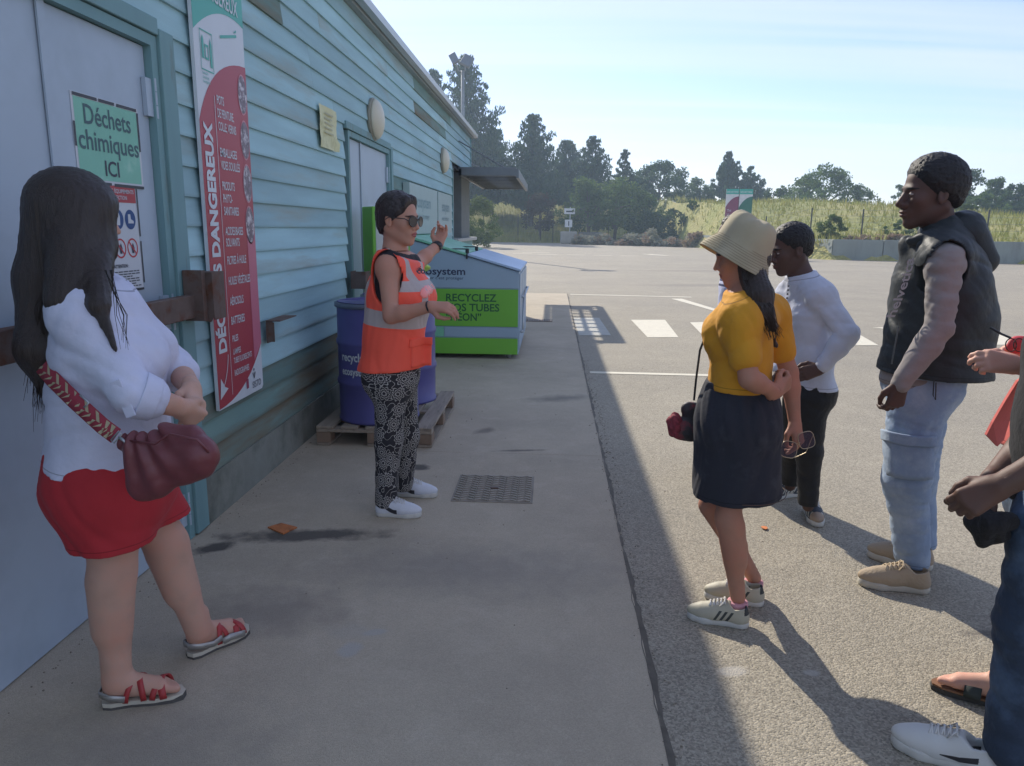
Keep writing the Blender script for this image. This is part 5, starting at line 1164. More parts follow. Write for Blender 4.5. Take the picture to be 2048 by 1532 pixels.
# ---- shoes -----------------------------------------------------------------
def shoe_prims(L=.285, w_=1.0, high=0):
    return [ell((.205, .003, .042), np.eye(3), (.078, .043*w_, .036), .02), cone((.20, 0, .05), (.10, 0, .078), .032, .036, .03), cone((.05, 0, .04), (.052, 0, .088+high), .033, .035, .03), cone((.04, 0, .045), (.16, 0, .045), .032, .040*w_, .03)]
def shoe(name, parent, heel, heading, upper, sole, lace, L=.285, mask=None, seed=0, stripe=None, tip=None, lift=0, tongue=True, patch=None):
    """heel: world point of the heel on the ground"""
    k = L/.285; R = frame(rad(heading)); T_ = lambda V: np.array(heel)+k*(np.asarray(V)[:, :1]*R[0]+np.asarray(V)[:, 1:2]*R[1])+np.array([0, 0, 1.])*(k*np.asarray(V)[:, 2:3]+lift)
    def mesh(prims, h, post=None, hollow=0):
        lo, hi = bound(prims, .015); D, X = field(prims, lo, hi, h)
        if post: D = post(D, X)
        V, F = nets(D, lo, h); return V, [tuple(f) for f in F.tolist()]
    sp = [cone((.042, 0, .018), (.12, .0, .018), .037, .034, .01), cone((.12, 0, .018), (.20, .004, .018), .036, .047, .01), cone((.20, .004, .018), (.243, .004, .018), .047, .038, .01)]
    V, F = mesh(sp, .004, lambda D, X: np.maximum(D, np.abs(X[2][None, None, :]-.016-.10*np.maximum(0, X[0][:, None, None]-.24))-.016))
    root = link(name, T_(V), F, sole, parent, True)
    def up(D, X):
        z_ = X[2][None, None, :]; x = X[0][:, None, None]; y = X[1][None, :, None]
        top = .100-.012*np.clip((x-.02)/.05, 0, 1)+.02*np.clip((x-.07)/.03, 0, 1)
        D = np.maximum(D, z_-top); D = np.maximum(D, .022-z_); ins = np.sqrt(((x-.058)/.034)**2+(y/.026)**2)*.03-.03; return np.maximum(D, -np.maximum(ins, .06-z_))
    V, F = mesh(shoe_prims(w_=1.0), .0035, up); A = mask(V) if mask else None
    link('upper', T_(V), F, upper, root, True, A)
    m_ = MB()
    for i in range(5):
        x = .112+.0155*i; zt = .119-.0050*i; y = .022; m_.tube(T_(np.array([(x, -y-.004, zt-.012), (x+.004, 0, zt+.004), (x+.008, y+.004, zt-.012)])), .0028*k, 5)
        m_.tube(T_(np.array([(x, y+.004, zt-.012), (x+.006, 0, zt+.006), (x+.012, -y-.004, zt-.014)])), .0028*k, 5)
    m_.tube(T_(np.array([(.112, 0, .112), (.118, .028, .118), (.135, .035, .098), (.115, .012, .110)])), .0026*k, 5); m_.tube(T_(np.array([(.112, 0, .112), (.120, -.028, .116), (.14, -.036, .092)])), .0026*k, 5)
    m_.build('laces', lace, root, True)
    return root
def cyl_uv(a, b, up=None):
    a = np.array(a); ax = nrm(np.array(b)-a); h_ = np.array([0, 1., .2]); u_ = nrm(np.cross(ax, h_)); v_ = np.cross(ax, u_)
    def f(V): d = V-a; return np.arctan2(d@v_, d@u_), d@ax
    return f
def cloth(name, col, rough=.85, var=.08, bump=.35, bscale=22, **k):
    M = mat(name, col, rough, var=var, vscale=k.pop('vscale', 10), bump=min(1, bump*1.6), bscale=bscale*1.3, bdist=k.pop('bdist', .012), sheen=.04, spec=.22, **k)
    n = M.node_tree.nodes; l = M.node_tree.links; p = n['Principled BSDF']     # a stitched hem 2 cm above every edge
    a = n.new('ShaderNodeAttribute'); a.attribute_name = 'cutd'; s1 = n.new('ShaderNodeMath'); s1.operation = 'COMPARE'; s1.inputs[1].default_value = .021; s1.inputs[2].default_value = .0016; l.new(a.outputs['Fac'], s1.inputs[0])
    mi = n.new('ShaderNodeMix'); mi.data_type = 'RGBA'; mi.blend_type = 'MULTIPLY'; l.new(s1.outputs[0], mi.inputs['Factor']); l.new(p.inputs['Base Color'].links[0].from_socket, mi.inputs['A']); mi.inputs['B'].default_value = (.55, .55, .55, 1); l.new(mi.outputs['Result'], p.inputs['Base Color']); return M
FV = [(18, 6, 3), (-13, 17, 4), (26, -9, 7)]           # vertical hanging folds
FA = [(9, 5, 32), (-14, 9, 26), (6, -12, 41)]          # cross folds
FM = [(14, 9, 15), (-17, 12, 22), (9, -21, -14), (24, 8, 9)]
whiteSole = mat('sole_white', srgb(196, 194, 186), .6, var=.06); laceW = mat('lace_white', srgb(214, 212, 208), .8)

# ---------------- 1. woman on the left: white blouse, red shorts ----------------
g = figure('woman with long dark hair, white blouse and red shorts, standing', (0,0), 0, 1.6) if False else None
g = figure('woman with long dark hair, white blouse and red shorts, standing at the near grey door', (-1.27, 2.24), 18, 1.68, True, 1.22, head_turn=30, head_pitch=-8, sole=.035, depth=1.15, bust=.80)
W1 = g; j = g.j
j['pelvis'] = at(224, 930, 2.24); j['waist'] = at(215, 800, 2.22); j['chest'] = at(215, 700, 2.22); j['neck'] = at(165, 558, 2.24); g.hc = at(158, 432, 2.25)
j['sR'] = at(160, 628, 2.10); j['sL'] = at(218, 600, 2.42); j['eR'] = at(262, 785, 2.03); j['wR'] = at(362, 816, 2.10); j['eL'] = at(350, 735, 2.46); j['wL'] = at(384, 778, 2.22)
j['hR'] = at(222, 1000, 2.14); j['hL'] = at(262, 990, 2.34); j['kR'] = at(226, 1140, 2.13); j['aR'] = at(232, 1352, 2.13); j['kL'] = at(334, 1085, 2.37); j['aL'] = at(396, 1262, 2.42)
SK1 = skinm('skin_light', srgb(196, 156, 136), srgb(176, 112, 106), srgb(90, 70, 60))
hR, hL = gnd(208, 1418, .0), gnd(378, 1322, .0); dR, dL = gnd(350, 1398)-hR, gnd(490, 1270)-hL
fR = foot_prims(hR+np.array([0, 0, .036]), dR, 1.0, -1); fL = foot_prims(hL+np.array([0, 0, .036]), dL, 1.0, 1)
hands = dict(R=dict(fd=at(392, 838, 2.16)-j['wR'], back=(.2, -.9, .3), side=1, curl=.75, s=.96), L=dict(fd=at(394, 834, 2.12)-j['wL'], back=(.75, .0, .5), side=-1, curl=.7, s=.96))
make_body(g, SK1, hands, feet=[fR, fL], legr=1.05, legs2=1.03, hb=.006)
blouse = cloth('blouse_white', srgb(206, 208, 226), bump=.3, bscale=14)
q = grow(torso(g), .016)+[cone(j['pelvis']+np.array([0, 0, -.03]), j['waist'], .205, .178, .06, g.A[0], .86)]
for s_ in 'LR': q += arm(g, s_, .016, 1.34, 1.0, .05)
q += neckp(g, .012)
zh = at(180, 925, 2.2)[2]; cutn = g.hc-np.array([0, 0, .155])
solid('blouse', q, blouse, g.root, .0065, cuts=[((*at(160, 925, 2.15)[:2], zh), (-.12, 0, -1)), (cutn, (.30, .1, 1)), ], folds=FM, amp=.0065, seed=2, warp=1.3)
cf = MB()
for s_ in 'R':
    a, b_ = j['e'+s_], j['w'+s_]; d = nrm(b_-a); c = a+(b_-a)*.30; cf.cyl(c-d*.022, c+d*.028, .072, .063, 24, True)
bevel(cf.build('sleeve_cuff', blouse, g.root, True), .004)
cf = MB(); c = j['eR']+(j['wR']-j['eR'])*.26+np.array([-.02, -.072, .01]); cf.box(c, (.03, .006, .11), np.array(Matrix.Rotation(-.35, 3, 'Y'))); bevel(cf.build('sleeve_tab', blouse, g.root), .002)
shorts = cloth('shorts_red', srgb(178, 50, 56), bump=.2, bscale=10)
zs = at(230, 1087, 2.13)[2]
q = hips(g, .02)+grow([cone(j['pelvis']-np.array([0, 0, .05]), j['pelvis']+np.array([0, 0, .1]), .195, .17, .05, g.A[0], .95)], 0)
for s_ in 'LR': q += [cone(j['h'+s_]+np.array([0, 0, .03]), j['h'+s_]+(j['k'+s_]-j['h'+s_])*.8, .128, .122, .05)]
solid('shorts', q, shorts, g.root, .007, cuts=[((*j['hR'][:2], zs), (0.02, 0, -1)), ((0, 0, zh+.06), (0, 0, 1))], folds=FV, amp=.006, seed=4)
# long hair
A, s_h = g.HA, g.hscale; HP = lambda f, l, u: g.hc+s_h*(f*A[0]+l*A[1]+u*A[2])
q = [ell(HP(-.014, 0, .036), A, np.array([.115, .094, .102])*s_h, .02), cone(HP(-.05, .0, .02), at(94, 560, 2.2), .096, .082, .04), cone(at(94, 560, 2.2), at(84, 700, 2.14), .082, .068, .04), cone(at(84, 700, 2.14), at(108, 812, 2.12), .064, .020, .04),
     cone(HP(.03, -.055, .04), HP(.035, -.072, -.08), .055, .048, .03), cone(HP(.035, -.072, -.08), at(196, 610, 2.06), .048, .032, .03), cone(at(196, 610, 2.06), at(232, 700, 2.02), .022, .007, .02),
     cone(HP(-.02, -.05, .02), at(130, 600, 2.08), .07, .055, .04), cone(HP(.0, .05, .0), at(180, 560, 2.36), .06, .04, .03)]
def strand_post(D, X):
    x = X[0][:, None, None]; y = X[1][None, :, None]; z_ = X[2][None, None, :]; a = np.arctan2(y-2.22, x-(-1.36)); return D+.0012*np.sin(a*64+2.2*np.sin(z_*5))+.0012*np.sin(a*131+z_*9)
solid('hair', q, hairB, g.root, .0055, post=strand_post)
rs = np.random.RandomState(3); m_ = MB()
for i in range(420):
    t = rs.rand(); p0_ = np.array(HP(-.03+.07*t, -.09-.01*rs.rand(), -.02)); e = at(60+175*t+rs.randn()*8, 735+90*(1-abs(t-.25)*1.2)+rs.randn()*22, 2.06+.04*(1-t)); mid = (p0_+e)/2+np.array([-.02*(1-t), -.035, .0])
    m_.tube([p0_, mid, mid*.35+e*.65+rs.randn(3)*.006, e], [.0013, .0013, .0011, .0005], 3)
for i in range(8):
    e = at(252+rs.randn()*14, 680+rs.rand()*25, 2.0); p0_ = at(218+rs.randn()*5, 540, 2.06); m_.tube([p0_, at(230+rs.randn()*4, 580, 2.03), at(242+rs.randn()*8, 630, 2.02), e], [.0012, .0012, .001, .0005], 3)
m_.build('hair_strands', hairB, g.root, True, kind='stuff')
# sandals
silver = mat('silver_leather', srgb(170, 166, 160), .35, .5, var=.08, vscale=30); redL = mat('red_leather', srgb(168, 54, 54), .5, var=.06); platG = mat('sandal_sole', srgb(84, 80, 76), .8); cream = mat('sandal_cream', srgb(196, 188, 170), .7)
for (hh, dd, sd) in ((hR, dR, -1), (hL, dL, 1)):
    fd = nrm([dd[0], dd[1], 0]); lt = np.array([-fd[1], fd[0], 0])*sd; T_ = lambda x, y, z_: np.array(hh)+x*fd+y*lt+np.array([0, 0, z_])
    out_ = [(-.004, 0), (.004, -.026), (.03, -.036), (.09, -.033), (.16, -.045), (.205, -.043), (.235, -.026), (.252, .004), (.246, .030), (.215, .042), (.16, .041), (.09, .032), (.03, .035), (.004, .026)]
    S_ = MB().prism([T_(x, y, .012*(x > .2)*(x-.2)/.05) for x, y in out_][::sd or 1], (0, 0, .020)).build('sandal', platG, g.root)
    MB().prism([T_(x*.995, y*.97, .0205) for x, y in out_], (0, 0, .014)).build('midsole', cream, S_)
    def arc(x0, x1, hz, wy, mt, wd=.022, nm='strap', half=0):
        pts = []; 
        for t in np.linspace(0, math.pi, 15): pts.append(T_(x0+(x1-x0)*(t/math.pi), wy*math.copysign(abs(math.cos(t))**.75, math.cos(t)), .036+(hz+.008)*max(0, math.sin(t))**.7))
        MB().ribbon(pts, fd, wd, .003).build(nm, mt, S_, True)
    arc(.165, .19, .036, -.049, redL); arc(.20, .155, .040, -.047, redL, .018); arc(.10, .13, .060, -.043, redL, .018); arc(.135, .075, .058, -.043, redL, .016)
    pts = [T_(.075, .044, .05), T_(.03, .042, .06), T_(-.004, .02, .066), T_(-.004, -.02, .066), T_(.03, -.042, .06), T_(.075, -.044, .05), T_(.11, -.046, .062)]; MB().ribbon(pts, (0, 0, 1), .022, .003).build('heel_strap', silver, S_, True)
    pts = [T_(.11, -.048, .045), T_(.14, -.052, .052), T_(.17, -.052, .046), T_(.2, -.05, .040)]; MB().ribbon(pts, (0, .3, 1), .024, .003).build('side_strap', silver, S_, True)
# maroon bag and patterned strap
bagM = mat('bag_maroon', srgb(112, 56, 60), .42, var=.15, vscale=7, bump=.5, bscale=16, bdist=.008, spec=.5)
BG = thing('handbag', at(335, 930, 1.98), 'maroon leather bag with patterned strap, hanging at the hip of the woman in red shorts', 'bag')
Yb = 1.96; q = [cone(at(285, 905, Yb), at(392, 900, Yb), .052, .050, .04, (0, 1, 0), .75), cone(at(292, 965, Yb), at(398, 928, Yb), .050, .040, .05, (0, 1, 0), .8), cone(at(262, 888, Yb), at(300, 985, Yb), .024, .022, .03), cone(at(335, 862, Yb+.02), at(385, 868, Yb+.02), .022, .025, .03), sph(at(400, 912, Yb), .038, .03)]
def bagfold(D, X):
    x = X[0][:, None, None]; z_ = X[2][None, None, :]; c = at(285, 905, Yb); a = np.arctan2(z_-(c[2]+.12), x-(c[0]-.02)); return D+.0055*np.sin(a*17+1)*np.clip(1.4-(x-c[0])*8, 0, 1)
solid('body', q, bagM, BG, .0045, post=bagfold, folds=FM, amp=.003, seed=5)
MB().tube([at(250, 880, Yb-.02), at(310, 888, Yb-.05), at(340, 868, Yb-.04), at(395, 880, Yb-.045), at(418, 905, Yb-.03)], .0035, 6).build('seam', bagM, BG, True)
strapM = mat('strap_maroon', srgb(150, 52, 66), .8, var=.1, vscale=30); strapB = mat('strap_beige', srgb(176, 164, 134), .8, var=.1, vscale=30)
sp = [at(40, 640, 2.30), at(62, 706, 2.14), at(105, 758, 2.03), at(150, 802, 1.975), at(205, 852, 1.945), at(232, 872, 1.94)]
fine_ = []
for i in range(len(sp)-1):
    for t in np.linspace(0, 1, 6)[:-1]: fine_.append(sp[i]*(1-t)+sp[i+1]*t)
fine_.append(sp[-1])
sw_ = nrm(_r*.65+_u*.75); st_ = MB().ribbon(fine_, sw_, .046, .003).build('strap', strapM, BG, True)
m_ = MB(); P_ = np.array(fine_)-_f*.003; dd = nrm(P_[-1]-P_[0])
for i in range(2, len(P_)-2, 2):
    a = P_[i]; b_ = P_[i+2]; d = nrm(b_-a); wv = nrm(sw_-d*np.dot(sw_, d)); L = np.linalg.norm(b_-a)
    m_.poly([a-wv*.021, a+d*L*.45, a+d*L*.2-wv*.004, a-wv*.021+d*.012]); m_.poly([a+wv*.021, a+wv*.021+d*.014, a+d*L*.75+wv*.002, a+d*L*.5+wv*.0]); m_.poly([a+d*L*.5-wv*.02, a+d*L*.95-wv*.003, a+d*L*.9+wv*.006])
m_.build('woven_pattern', strapB, st_, kind='stuff')
m_ = MB(); c = at(236, 874, 1.935); m_.tube([at(222, 880, 1.935), at(238, 862, 1.935), at(244, 868, 1.935), at(228, 886, 1.935), at(222, 880, 1.935)], .0022, 6); m_.tube([at(238, 874, 1.935), at(246, 880, 1.93), at(252, 886, 1.93)], .004, 6); m_.build('buckle', alu, BG, True); m_ = MB(); m_.tube([at(160, 790, 1.95), at(178, 806, 1.94), at(168, 815, 1.94)], .003, 6); m_.build('strap_slider', alu, BG, True)

# ---------------- 2. woman in the orange vest ----------------
g = figure('woman with short dark hair and sunglasses in an orange safety vest, pointing past the bin', (-.80, 3.90), -6, 1.715, True, 1.04, head_turn=-16, head_pitch=-4, sole=.03, hs=1.02, depth=1.15, bust=1.1, hipw=.92)
W2 = g; j = g.j
j['pelvis'] = at(786, 735, 3.90); j['waist'] = at(786, 665, 3.90); j['chest'] = at(793, 588, 3.90); j['neck'] = at(790, 510, 3.90); g.hc = at(797, 439, 3.88)
j['sR'] = at(775, 532, 3.76); j['sL'] = at(820, 530, 4.06); j['eR'] = at(782, 632, 3.66); j['wR'] = at(862, 613, 3.62); j['eL'] = at(838, 524, 4.28); j['wL'] = at(876, 490, 4.46)
j['hR'] = at(782, 770, 3.83); j['hL'] = at(800, 768, 3.98); j['kR'] = at(778, 880, 3.84); j['aR'] = at(772, 1003, 3.83); j['kL'] = at(812, 870, 4.04); j['aL'] = at(806, 966, 4.08)
SK2 = skinm('skin_tan', srgb(190, 142, 120), srgb(160, 96, 92), srgb(80, 60, 52))
hands = dict(R=dict(fd=at(900, 616, 3.60)-j['wR'], back=(-.1, -.55, .85), side=-1, curl=.55, s=1.0, thumb=.8), L=dict(fd=at(884, 466, 4.5)-j['wL'], back=(.25, .7, -.2), side=-1, curls=(.35, .9, 1.0, .5), s=1.0, spread=1.2))
hands['L']['back'] = (.3, .9, -.1)
make_body(g, SK2, hands, legr=.9)
# dark hair
A, s_h = g.HA, g.hscale; HP = lambda f, l, u: g.hc+s_h*(f*A[0]+l*A[1]+u*A[2])
q = [ell(HP(-.016, 0, .040), A, np.array([.107, .084, .097])*s_h, .02), ell(HP(-.055, 0, -.02), A, np.array([.056, .066, .074])*s_h, .03), cone(HP(.06, -.03, .095), HP(.078, -.055, .060), .022, .012, .02), cone(HP(.06, .02, .098), HP(.085, .03, .060), .022, .014, .02)]
solid('hair', q, mat('hair_dark_brown', (.028, .018, .017), .45, var=.3, vscale=40, bump=.9, bscale=200, bstretch=(1, 1, .3), bdist=.004), g.root, .004, post=planes_post(g, [(.62, 0, -.80, .012), (1, 0, -.25, .055), (0, 0, -1, .085)], .0012, 2), folds=[(60, 30, 20), (-40, 70, 30)], amp=.0018)
# sunglasses
sgM = mat('sunglass_frame', (.02, .018, .018), .3); lensM = mat('sunglass_lens', (.025, .022, .028), .08, spec=.9)
sgr = None
SG = MB()
for m2 in (-1, 1):
    c = HP(.104, m2*.034, -.002); ring = [c+s_h*(.027*math.cos(t)*(A[1]*.96-A[0]*.2*m2)+.024*math.sin(t)*A[2]) for t in np.linspace(0, 2*math.pi, 25)]
    SG.tube(ring, .0026, 6); SG.tube([ring[0] if m2 > 0 else ring[12], HP(.085, m2*.074, .008), HP(.0, m2*.082, .010), HP(-.02, m2*.082, -.002)], .0026, 6)
SG.tube([HP(.107, -.009, .004), HP(.111, 0, .007), HP(.107, .009, .004)], .0024, 6); sgr = SG.build('sunglasses', sgM, g.root, True)
for m2 in (-1, 1):
    c = HP(.104, m2*.034, -.002); L = MB(); L.v = []; N = 24
    L.prism([c+s_h*(.0265*math.cos(t)*(A[1]*.96-A[0]*.2*m2)+.0235*math.sin(t)*A[2]) for t in np.linspace(0, 2*math.pi, N+1)[:-1]], A[0]*.0015); L.build('lens', lensM, sgr)
# black top
solid('top', grow(torso(g), .006), cloth('top_black', (.022, .022, .026)), g.root, .009, cuts=[(j['neck']+np.array([0, 0, .030]), (.35, 0, 1)), (j['pelvis'], (0, 0, -1))])
# orange vest with reflective bands
orange = (1.0, .115, .062); refl = srgb(186, 173, 168)
q = grow(torso(g), .022)+[cone(j['pelvis']-np.array([0, 0, .04]), j['chest'], .182, .150, .06, g.A[0], .92)]
F_, L_, U_ = g.A
def vest_attr(V):
    d = V-j['chest']; f = d@F_; l = d@L_; z_ = V[:, 2]; dz = V[:, 2]-j['sR'][2]
    zb_ = at(790, 640, 3.72)[2]+(-.10)*f; waist = .042-np.abs(z_-zb_)
    # braces over the shoulders, front and back, curved round the armhole
    br_ = .022-np.abs(np.abs(l)-.105-.03*np.clip(-dz-.05, 0, .3)*0)
    br_ = np.where(z_ > zb_, br_, -1); br_ = np.where(np.abs(l) > .2, -1, br_)
    ch = .026-np.abs(z_-(at(850, 572, 3.8)[2])); ch = np.where(f > .06, ch, -1)
    return {'refl': np.maximum(np.maximum(waist, br_), ch)*30}
vestM = mat('vest_orange', orange, .7, var=.05, vscale=5, bump=.35, bscale=14, bdist=.006, masks=(('refl', refl),))
cuts = [(j['neck']+np.array([.03, 0, .012]), (.5, 0, .86)), ((*j['pelvis'][:2], at(780, 742, 3.78)[2]), (.06, 0, -1)), (j['neck']+np.array([-.05, 0, .03]), (-.2, 0, 1))]
def armhole(D, X):
    for s_ in 'LR':
        sg = 1 if s_ == 'L' else -1; c = j['s'+s_]+np.array([0, 0, -.055]); x = X[0][:, None, None]-c[0]; y = X[1][None, :, None]-c[1]; z_ = X[2][None, None, :]-c[2]
        l = (x*L_[0]+y*L_[1])*sg; f = x*F_[0]+y*F_[1]; e = .118-np.sqrt((f/.66)**2+(z_/1.15)**2+0*l)*1.0; e = np.minimum(e*.7, l+.040); D = np.maximum(D, e)
    return D
v_ = solid('safety_vest', q, vestM, g.root, .0065, cuts=cuts, folds=FV, amp=.0075, seed=7, post=armhole, attrs=vest_attr)
vo_ = mat('vest_orange_plain', orange, .7, var=.05, bump=.3, bscale=14)
drape_patch(v_, 822, 856, 686, 738, 3.75, .008, 'pocket', vo_, g.root); drape_patch(v_, 820, 858, 680, 696, 3.75, .014, 'pocket_flap', vo_, g.root)
drape_patch(v_, 841, 857, 573, 597, 3.75, .005, 'badge', mat('badge_pink', (1.0, .30, .26), .4), g.root, 8, True)
# patterned trousers
q = hips(g, .008)
for s_ in 'LR': q += [cone(j['h'+s_], j['k'+s_], .094, .070, .04), cone(j['k'+s_], j['a'+s_]+np.array([0, 0, .0]), .070, .058, .04)]
flM = bpy.data.materials.new('floral_cotton'); flM.use_nodes = True; n_ = flM.node_tree.nodes; l_ = flM.node_tree.links; p_ = n_['Principled BSDF']; p_.inputs['Roughness'].default_value = .85
at_ = n_.new('ShaderNodeAttribute'); at_.attribute_name = 'uvw'
def M_(op, a, b=None, c=None):
    q_ = n_.new('ShaderNodeMath'); q_.operation = op
    for i, v in enumerate((a, b, c)):
        if v is None: continue
        if isinstance(v, (int, float)): q_.inputs[i].default_value = v
        else: l_.new(v, q_.inputs[i])
    return q_.outputs[0]
nz = n_.new('ShaderNodeTexNoise'); nz.inputs['Scale'].default_value = 30; nz.inputs['Detail'].default_value = 1; l_.new(at_.outputs['Vector'], nz.inputs['Vector'])
dist = n_.new('ShaderNodeVectorMath'); dist.operation = 'MULTIPLY_ADD'; l_.new(nz.outputs['Color'], dist.inputs[0]); dist.inputs[1].default_value = (.012, .012, 0); l_.new(at_.outputs['Vector'], dist.inputs[2])
vo = n_.new('ShaderNodeTexVoronoi'); vo.voronoi_dimensions = '2D'; vo.inputs['Scale'].default_value = 12; vo.inputs['Randomness'].default_value = .75; l_.new(dist.outputs[0], vo.inputs['Vector'])
sb_ = n_.new('ShaderNodeVectorMath'); sb_.operation = 'SUBTRACT'; l_.new(dist.outputs[0], sb_.inputs[0]); l_.new(vo.outputs['Position'], sb_.inputs[1])
sx_ = n_.new('ShaderNodeSeparateXYZ'); l_.new(sb_.outputs[0], sx_.inputs[0]); spc = n_.new('ShaderNodeSeparateColor'); l_.new(vo.outputs['Color'], spc.inputs[0])
ang = M_('ARCTAN2', sx_.outputs[1], sx_.outputs[0]); pet = M_('SINE', M_('ADD', M_('MULTIPLY', ang, 5.0), M_('MULTIPLY', spc.outputs[0], 6.0)))
rr = M_('MULTIPLY', vo.outputs['Distance'], M_('ADD', 1.0, M_('MULTIPLY', M_('ABSOLUTE', pet), -.28)))
lines = None
for r0, wd in ((.10, .022), (.21, .020), (.33, .022)):
    t = M_('LESS_THAN', M_('ABSOLUTE', M_('SUBTRACT', rr, r0)), wd); lines = t if lines is None else M_('MAXIMUM', lines, t)
nz2 = n_.new('ShaderNodeTexNoise'); nz2.inputs['Scale'].default_value = 26; nz2.inputs['Detail'].default_value = 0; l_.new(at_.outputs['Vector'], nz2.inputs['Vector'])
lf = M_('MULTIPLY', M_('LESS_THAN', M_('ABSOLUTE', M_('SUBTRACT', nz2.outputs[0], .5)), .018), M_('GREATER_THAN', rr, .38)); lines = M_('MAXIMUM', lines, lf)
mi = n_.new('ShaderNodeMix'); mi.data_type = 'RGBA'; l_.new(lines, mi.inputs['Factor']); mi.inputs['A'].default_value = (.022, .020, .024, 1); mi.inputs['B'].default_value = (*srgb(176, 172, 166), 1); l_.new(mi.outputs['Result'], p_.inputs['Base Color'])
def uvleg(V):
    best = None; U_v = np.zeros((len(V), 3)); bd = np.full(len(V), 9.)
    for i, s_ in enumerate('LR'):
        for a, b_ in ((j['h'+s_], j['a'+s_]),):
            ax = nrm(b_-a); d = V-a; t = d@ax; rr_ = np.linalg.norm(d-t[:, None]*ax, axis=1); e1 = nrm(np.cross(ax, (0, 1, .1))); e2 = np.cross(ax, e1); th = np.arctan2(d@e2, d@e1); m_ = rr_ < bd; bd[m_] = rr_[m_]
            U_v[m_] = np.stack([th*.085+i*1.7, t, np.zeros(len(V))], 1)[m_]
    return {'uvw': U_v}
solid('trousers', q, flM, g.root, .0065, cuts=[((0, 0, at(770, 1012, 3.83)[2]), (0, 0, -1)), ((0, 0, j['waist'][2]-.02), (0, 0, 1))], folds=FM, amp=.0045, seed=9, attrs=uvleg)
def puma(V):        # swoosh-like dark stripe along both sides
    x, y, z_ = V[:, 0], V[:, 1], V[:, 2]; c = .040+.55*np.clip(.125-x, 0, .1)**1.15*1.5; w_ = .003+.011*np.clip((x-.035)/.06, 0, 1); m_ = w_-np.abs(z_-c); return {'stripe': np.where((x < .145) & (x > .02), m_, -1)*50}
upW = mat('shoe_white_leather', srgb(206, 208, 214), .5, var=.04, masks=(('stripe', (.03, .03, .035)),), bump=.1, bscale=60)
shoe('shoe', g.root, gnd(750, 1034)+np.array([0, 0, .012]), -3, upW, whiteSole, laceW, .262, puma); shoe('shoe', g.root, gnd(788, 994)+np.array([0, 0, .012]), -3, upW, whiteSole, laceW, .262, puma)
# bracelets and watch
wm = mat('watch_black', (.02, .02, .022), .35)
def bangle(p, d, r, tw, wd, m__, name):
    d = nrm(d); h_ = nrm(np.cross(d, (0, .3, 1.))); k_ = np.cross(d, h_); MB().ribbon([p+r*(math.cos(t)*h_+math.sin(t)*k_*.85) for t in np.linspace(0, 2*math.pi, 21)], d, wd, tw).build(name, m__, g.root, True)
dl_ = j['wL']-j['eL']; bangle(j['wL']-nrm(dl_)*.02, dl_, .033, .006, .030, wm, 'watch'); bangle(j['wL']+nrm(dl_)*.012, dl_, .030, .003, .004, alu, 'bracelet'); dr_ = j['wR']-j['eR']; bangle(j['wR']-nrm(dr_)*.01, dr_, .033, .004, .008, wm, 'bracelet')
V_, F__ = text_geo('éco', .042, .001); link('lettering', drape(v_, [at(826, 547, 3.75)+_r*v[0]+_u*v[1] for v in V_], .003), F__, dk_, g.root)

# ---------------- 3. woman in the beige hat ----------------
g = figure('woman in a beige bucket hat, mustard t-shirt and dark skirt, seen from behind', (.78, 2.92), 166, 1.60, True, 1.0, head_turn=6, head_pitch=-16, sole=.035, bust=.92, hs=.97, depth=1.08)
W3 = g; j = g.j
j['pelvis'] = at(1478, 820, 2.90); j['waist'] = at(1480, 735, 2.90); j['chest'] = at(1487, 660, 2.90); j['neck'] = at(1492, 585, 2.92); g.hc = at(1482, 508, 2.92)
j['sL'] = at(1478, 640, 2.76); j['sR'] = at(1540, 625, 3.06); j['eL'] = at(1498, 758, 2.69); j['wL'] = at(1552, 784, 2.78); j['eR'] = at(1578, 745, 3.06); j['wR'] = at(1590, 846, 3.02)
j['hL'] = at(1478, 880, 2.83); j['hR'] = at(1478, 875, 2.98); j['kL'] = at(1456, 1035, 2.82); j['aL'] = at(1476, 1195, 2.83); j['kR'] = at(1422, 1010, 3.02); j['aR'] = at(1508, 1155, 3.05)
SK3 = skinm('skin_olive', srgb(176, 128, 106), srgb(150, 90, 84), srgb(60, 46, 40))
hands = dict(L=dict(fd=(.62, .5, .35), back=(.6, -.7, -.2), side=1, curls=(.9, .95, 1.0, 1.0), s=.92), R=dict(fd=at(1600, 900, 2.98)-j['wR'], back=(.6, -.6, .1), side=-1, curls=(.55, .8, .9, .9), s=.94, thumb=.6))
make_body(g, SK3, hands, legr=.86, legs2=1.08)
tee = cloth('tee_mustard', srgb(206, 146, 44), bump=.25, bscale=18)
q = grow(torso(g), .012)+neckp(g, .008)
for s_ in 'LR': q += arm(g, s_, .016, .62, 1.08)
solid('tshirt', q, tee, g.root, .0065, cuts=[(j['neck']+np.array([0, 0, .030]), (-.35, 0, 1)), ((0, 0, at(1480, 780, 2.85)[2]), (0, 0, -1))]+[(j['s'+s_]+(j['e'+s_]-j['s'+s_])*.52, j['e'+s_]-j['s'+s_]) for s_ in ()], folds=FM, amp=.0065, seed=12, warp=1.3)
skirt = cloth('skirt_denim', (.030, .031, .042), bump=.4, bscale=40, bdist=.003, col2=(.050, .052, .066), lo=.55, hi=.7, c2scale=9)
zs = at(1475, 1015, 2.85)[2]; zt2 = at(1480, 772, 2.85)[2]; c0 = at(1480, 790, 2.90); c1 = at(1476, 1015, 2.92)
q = [cone(np.array([c0[0], c0[1], .98]), np.array([c0[0]-.003, c0[1], .82]), .140, .166, .05, g.A[0], .94), cone(np.array([c0[0]-.003, c0[1], .82]), np.array([c1[0]-.004, c1[1], zs-.05]), .166, .190, .05, g.A[0], .94)]
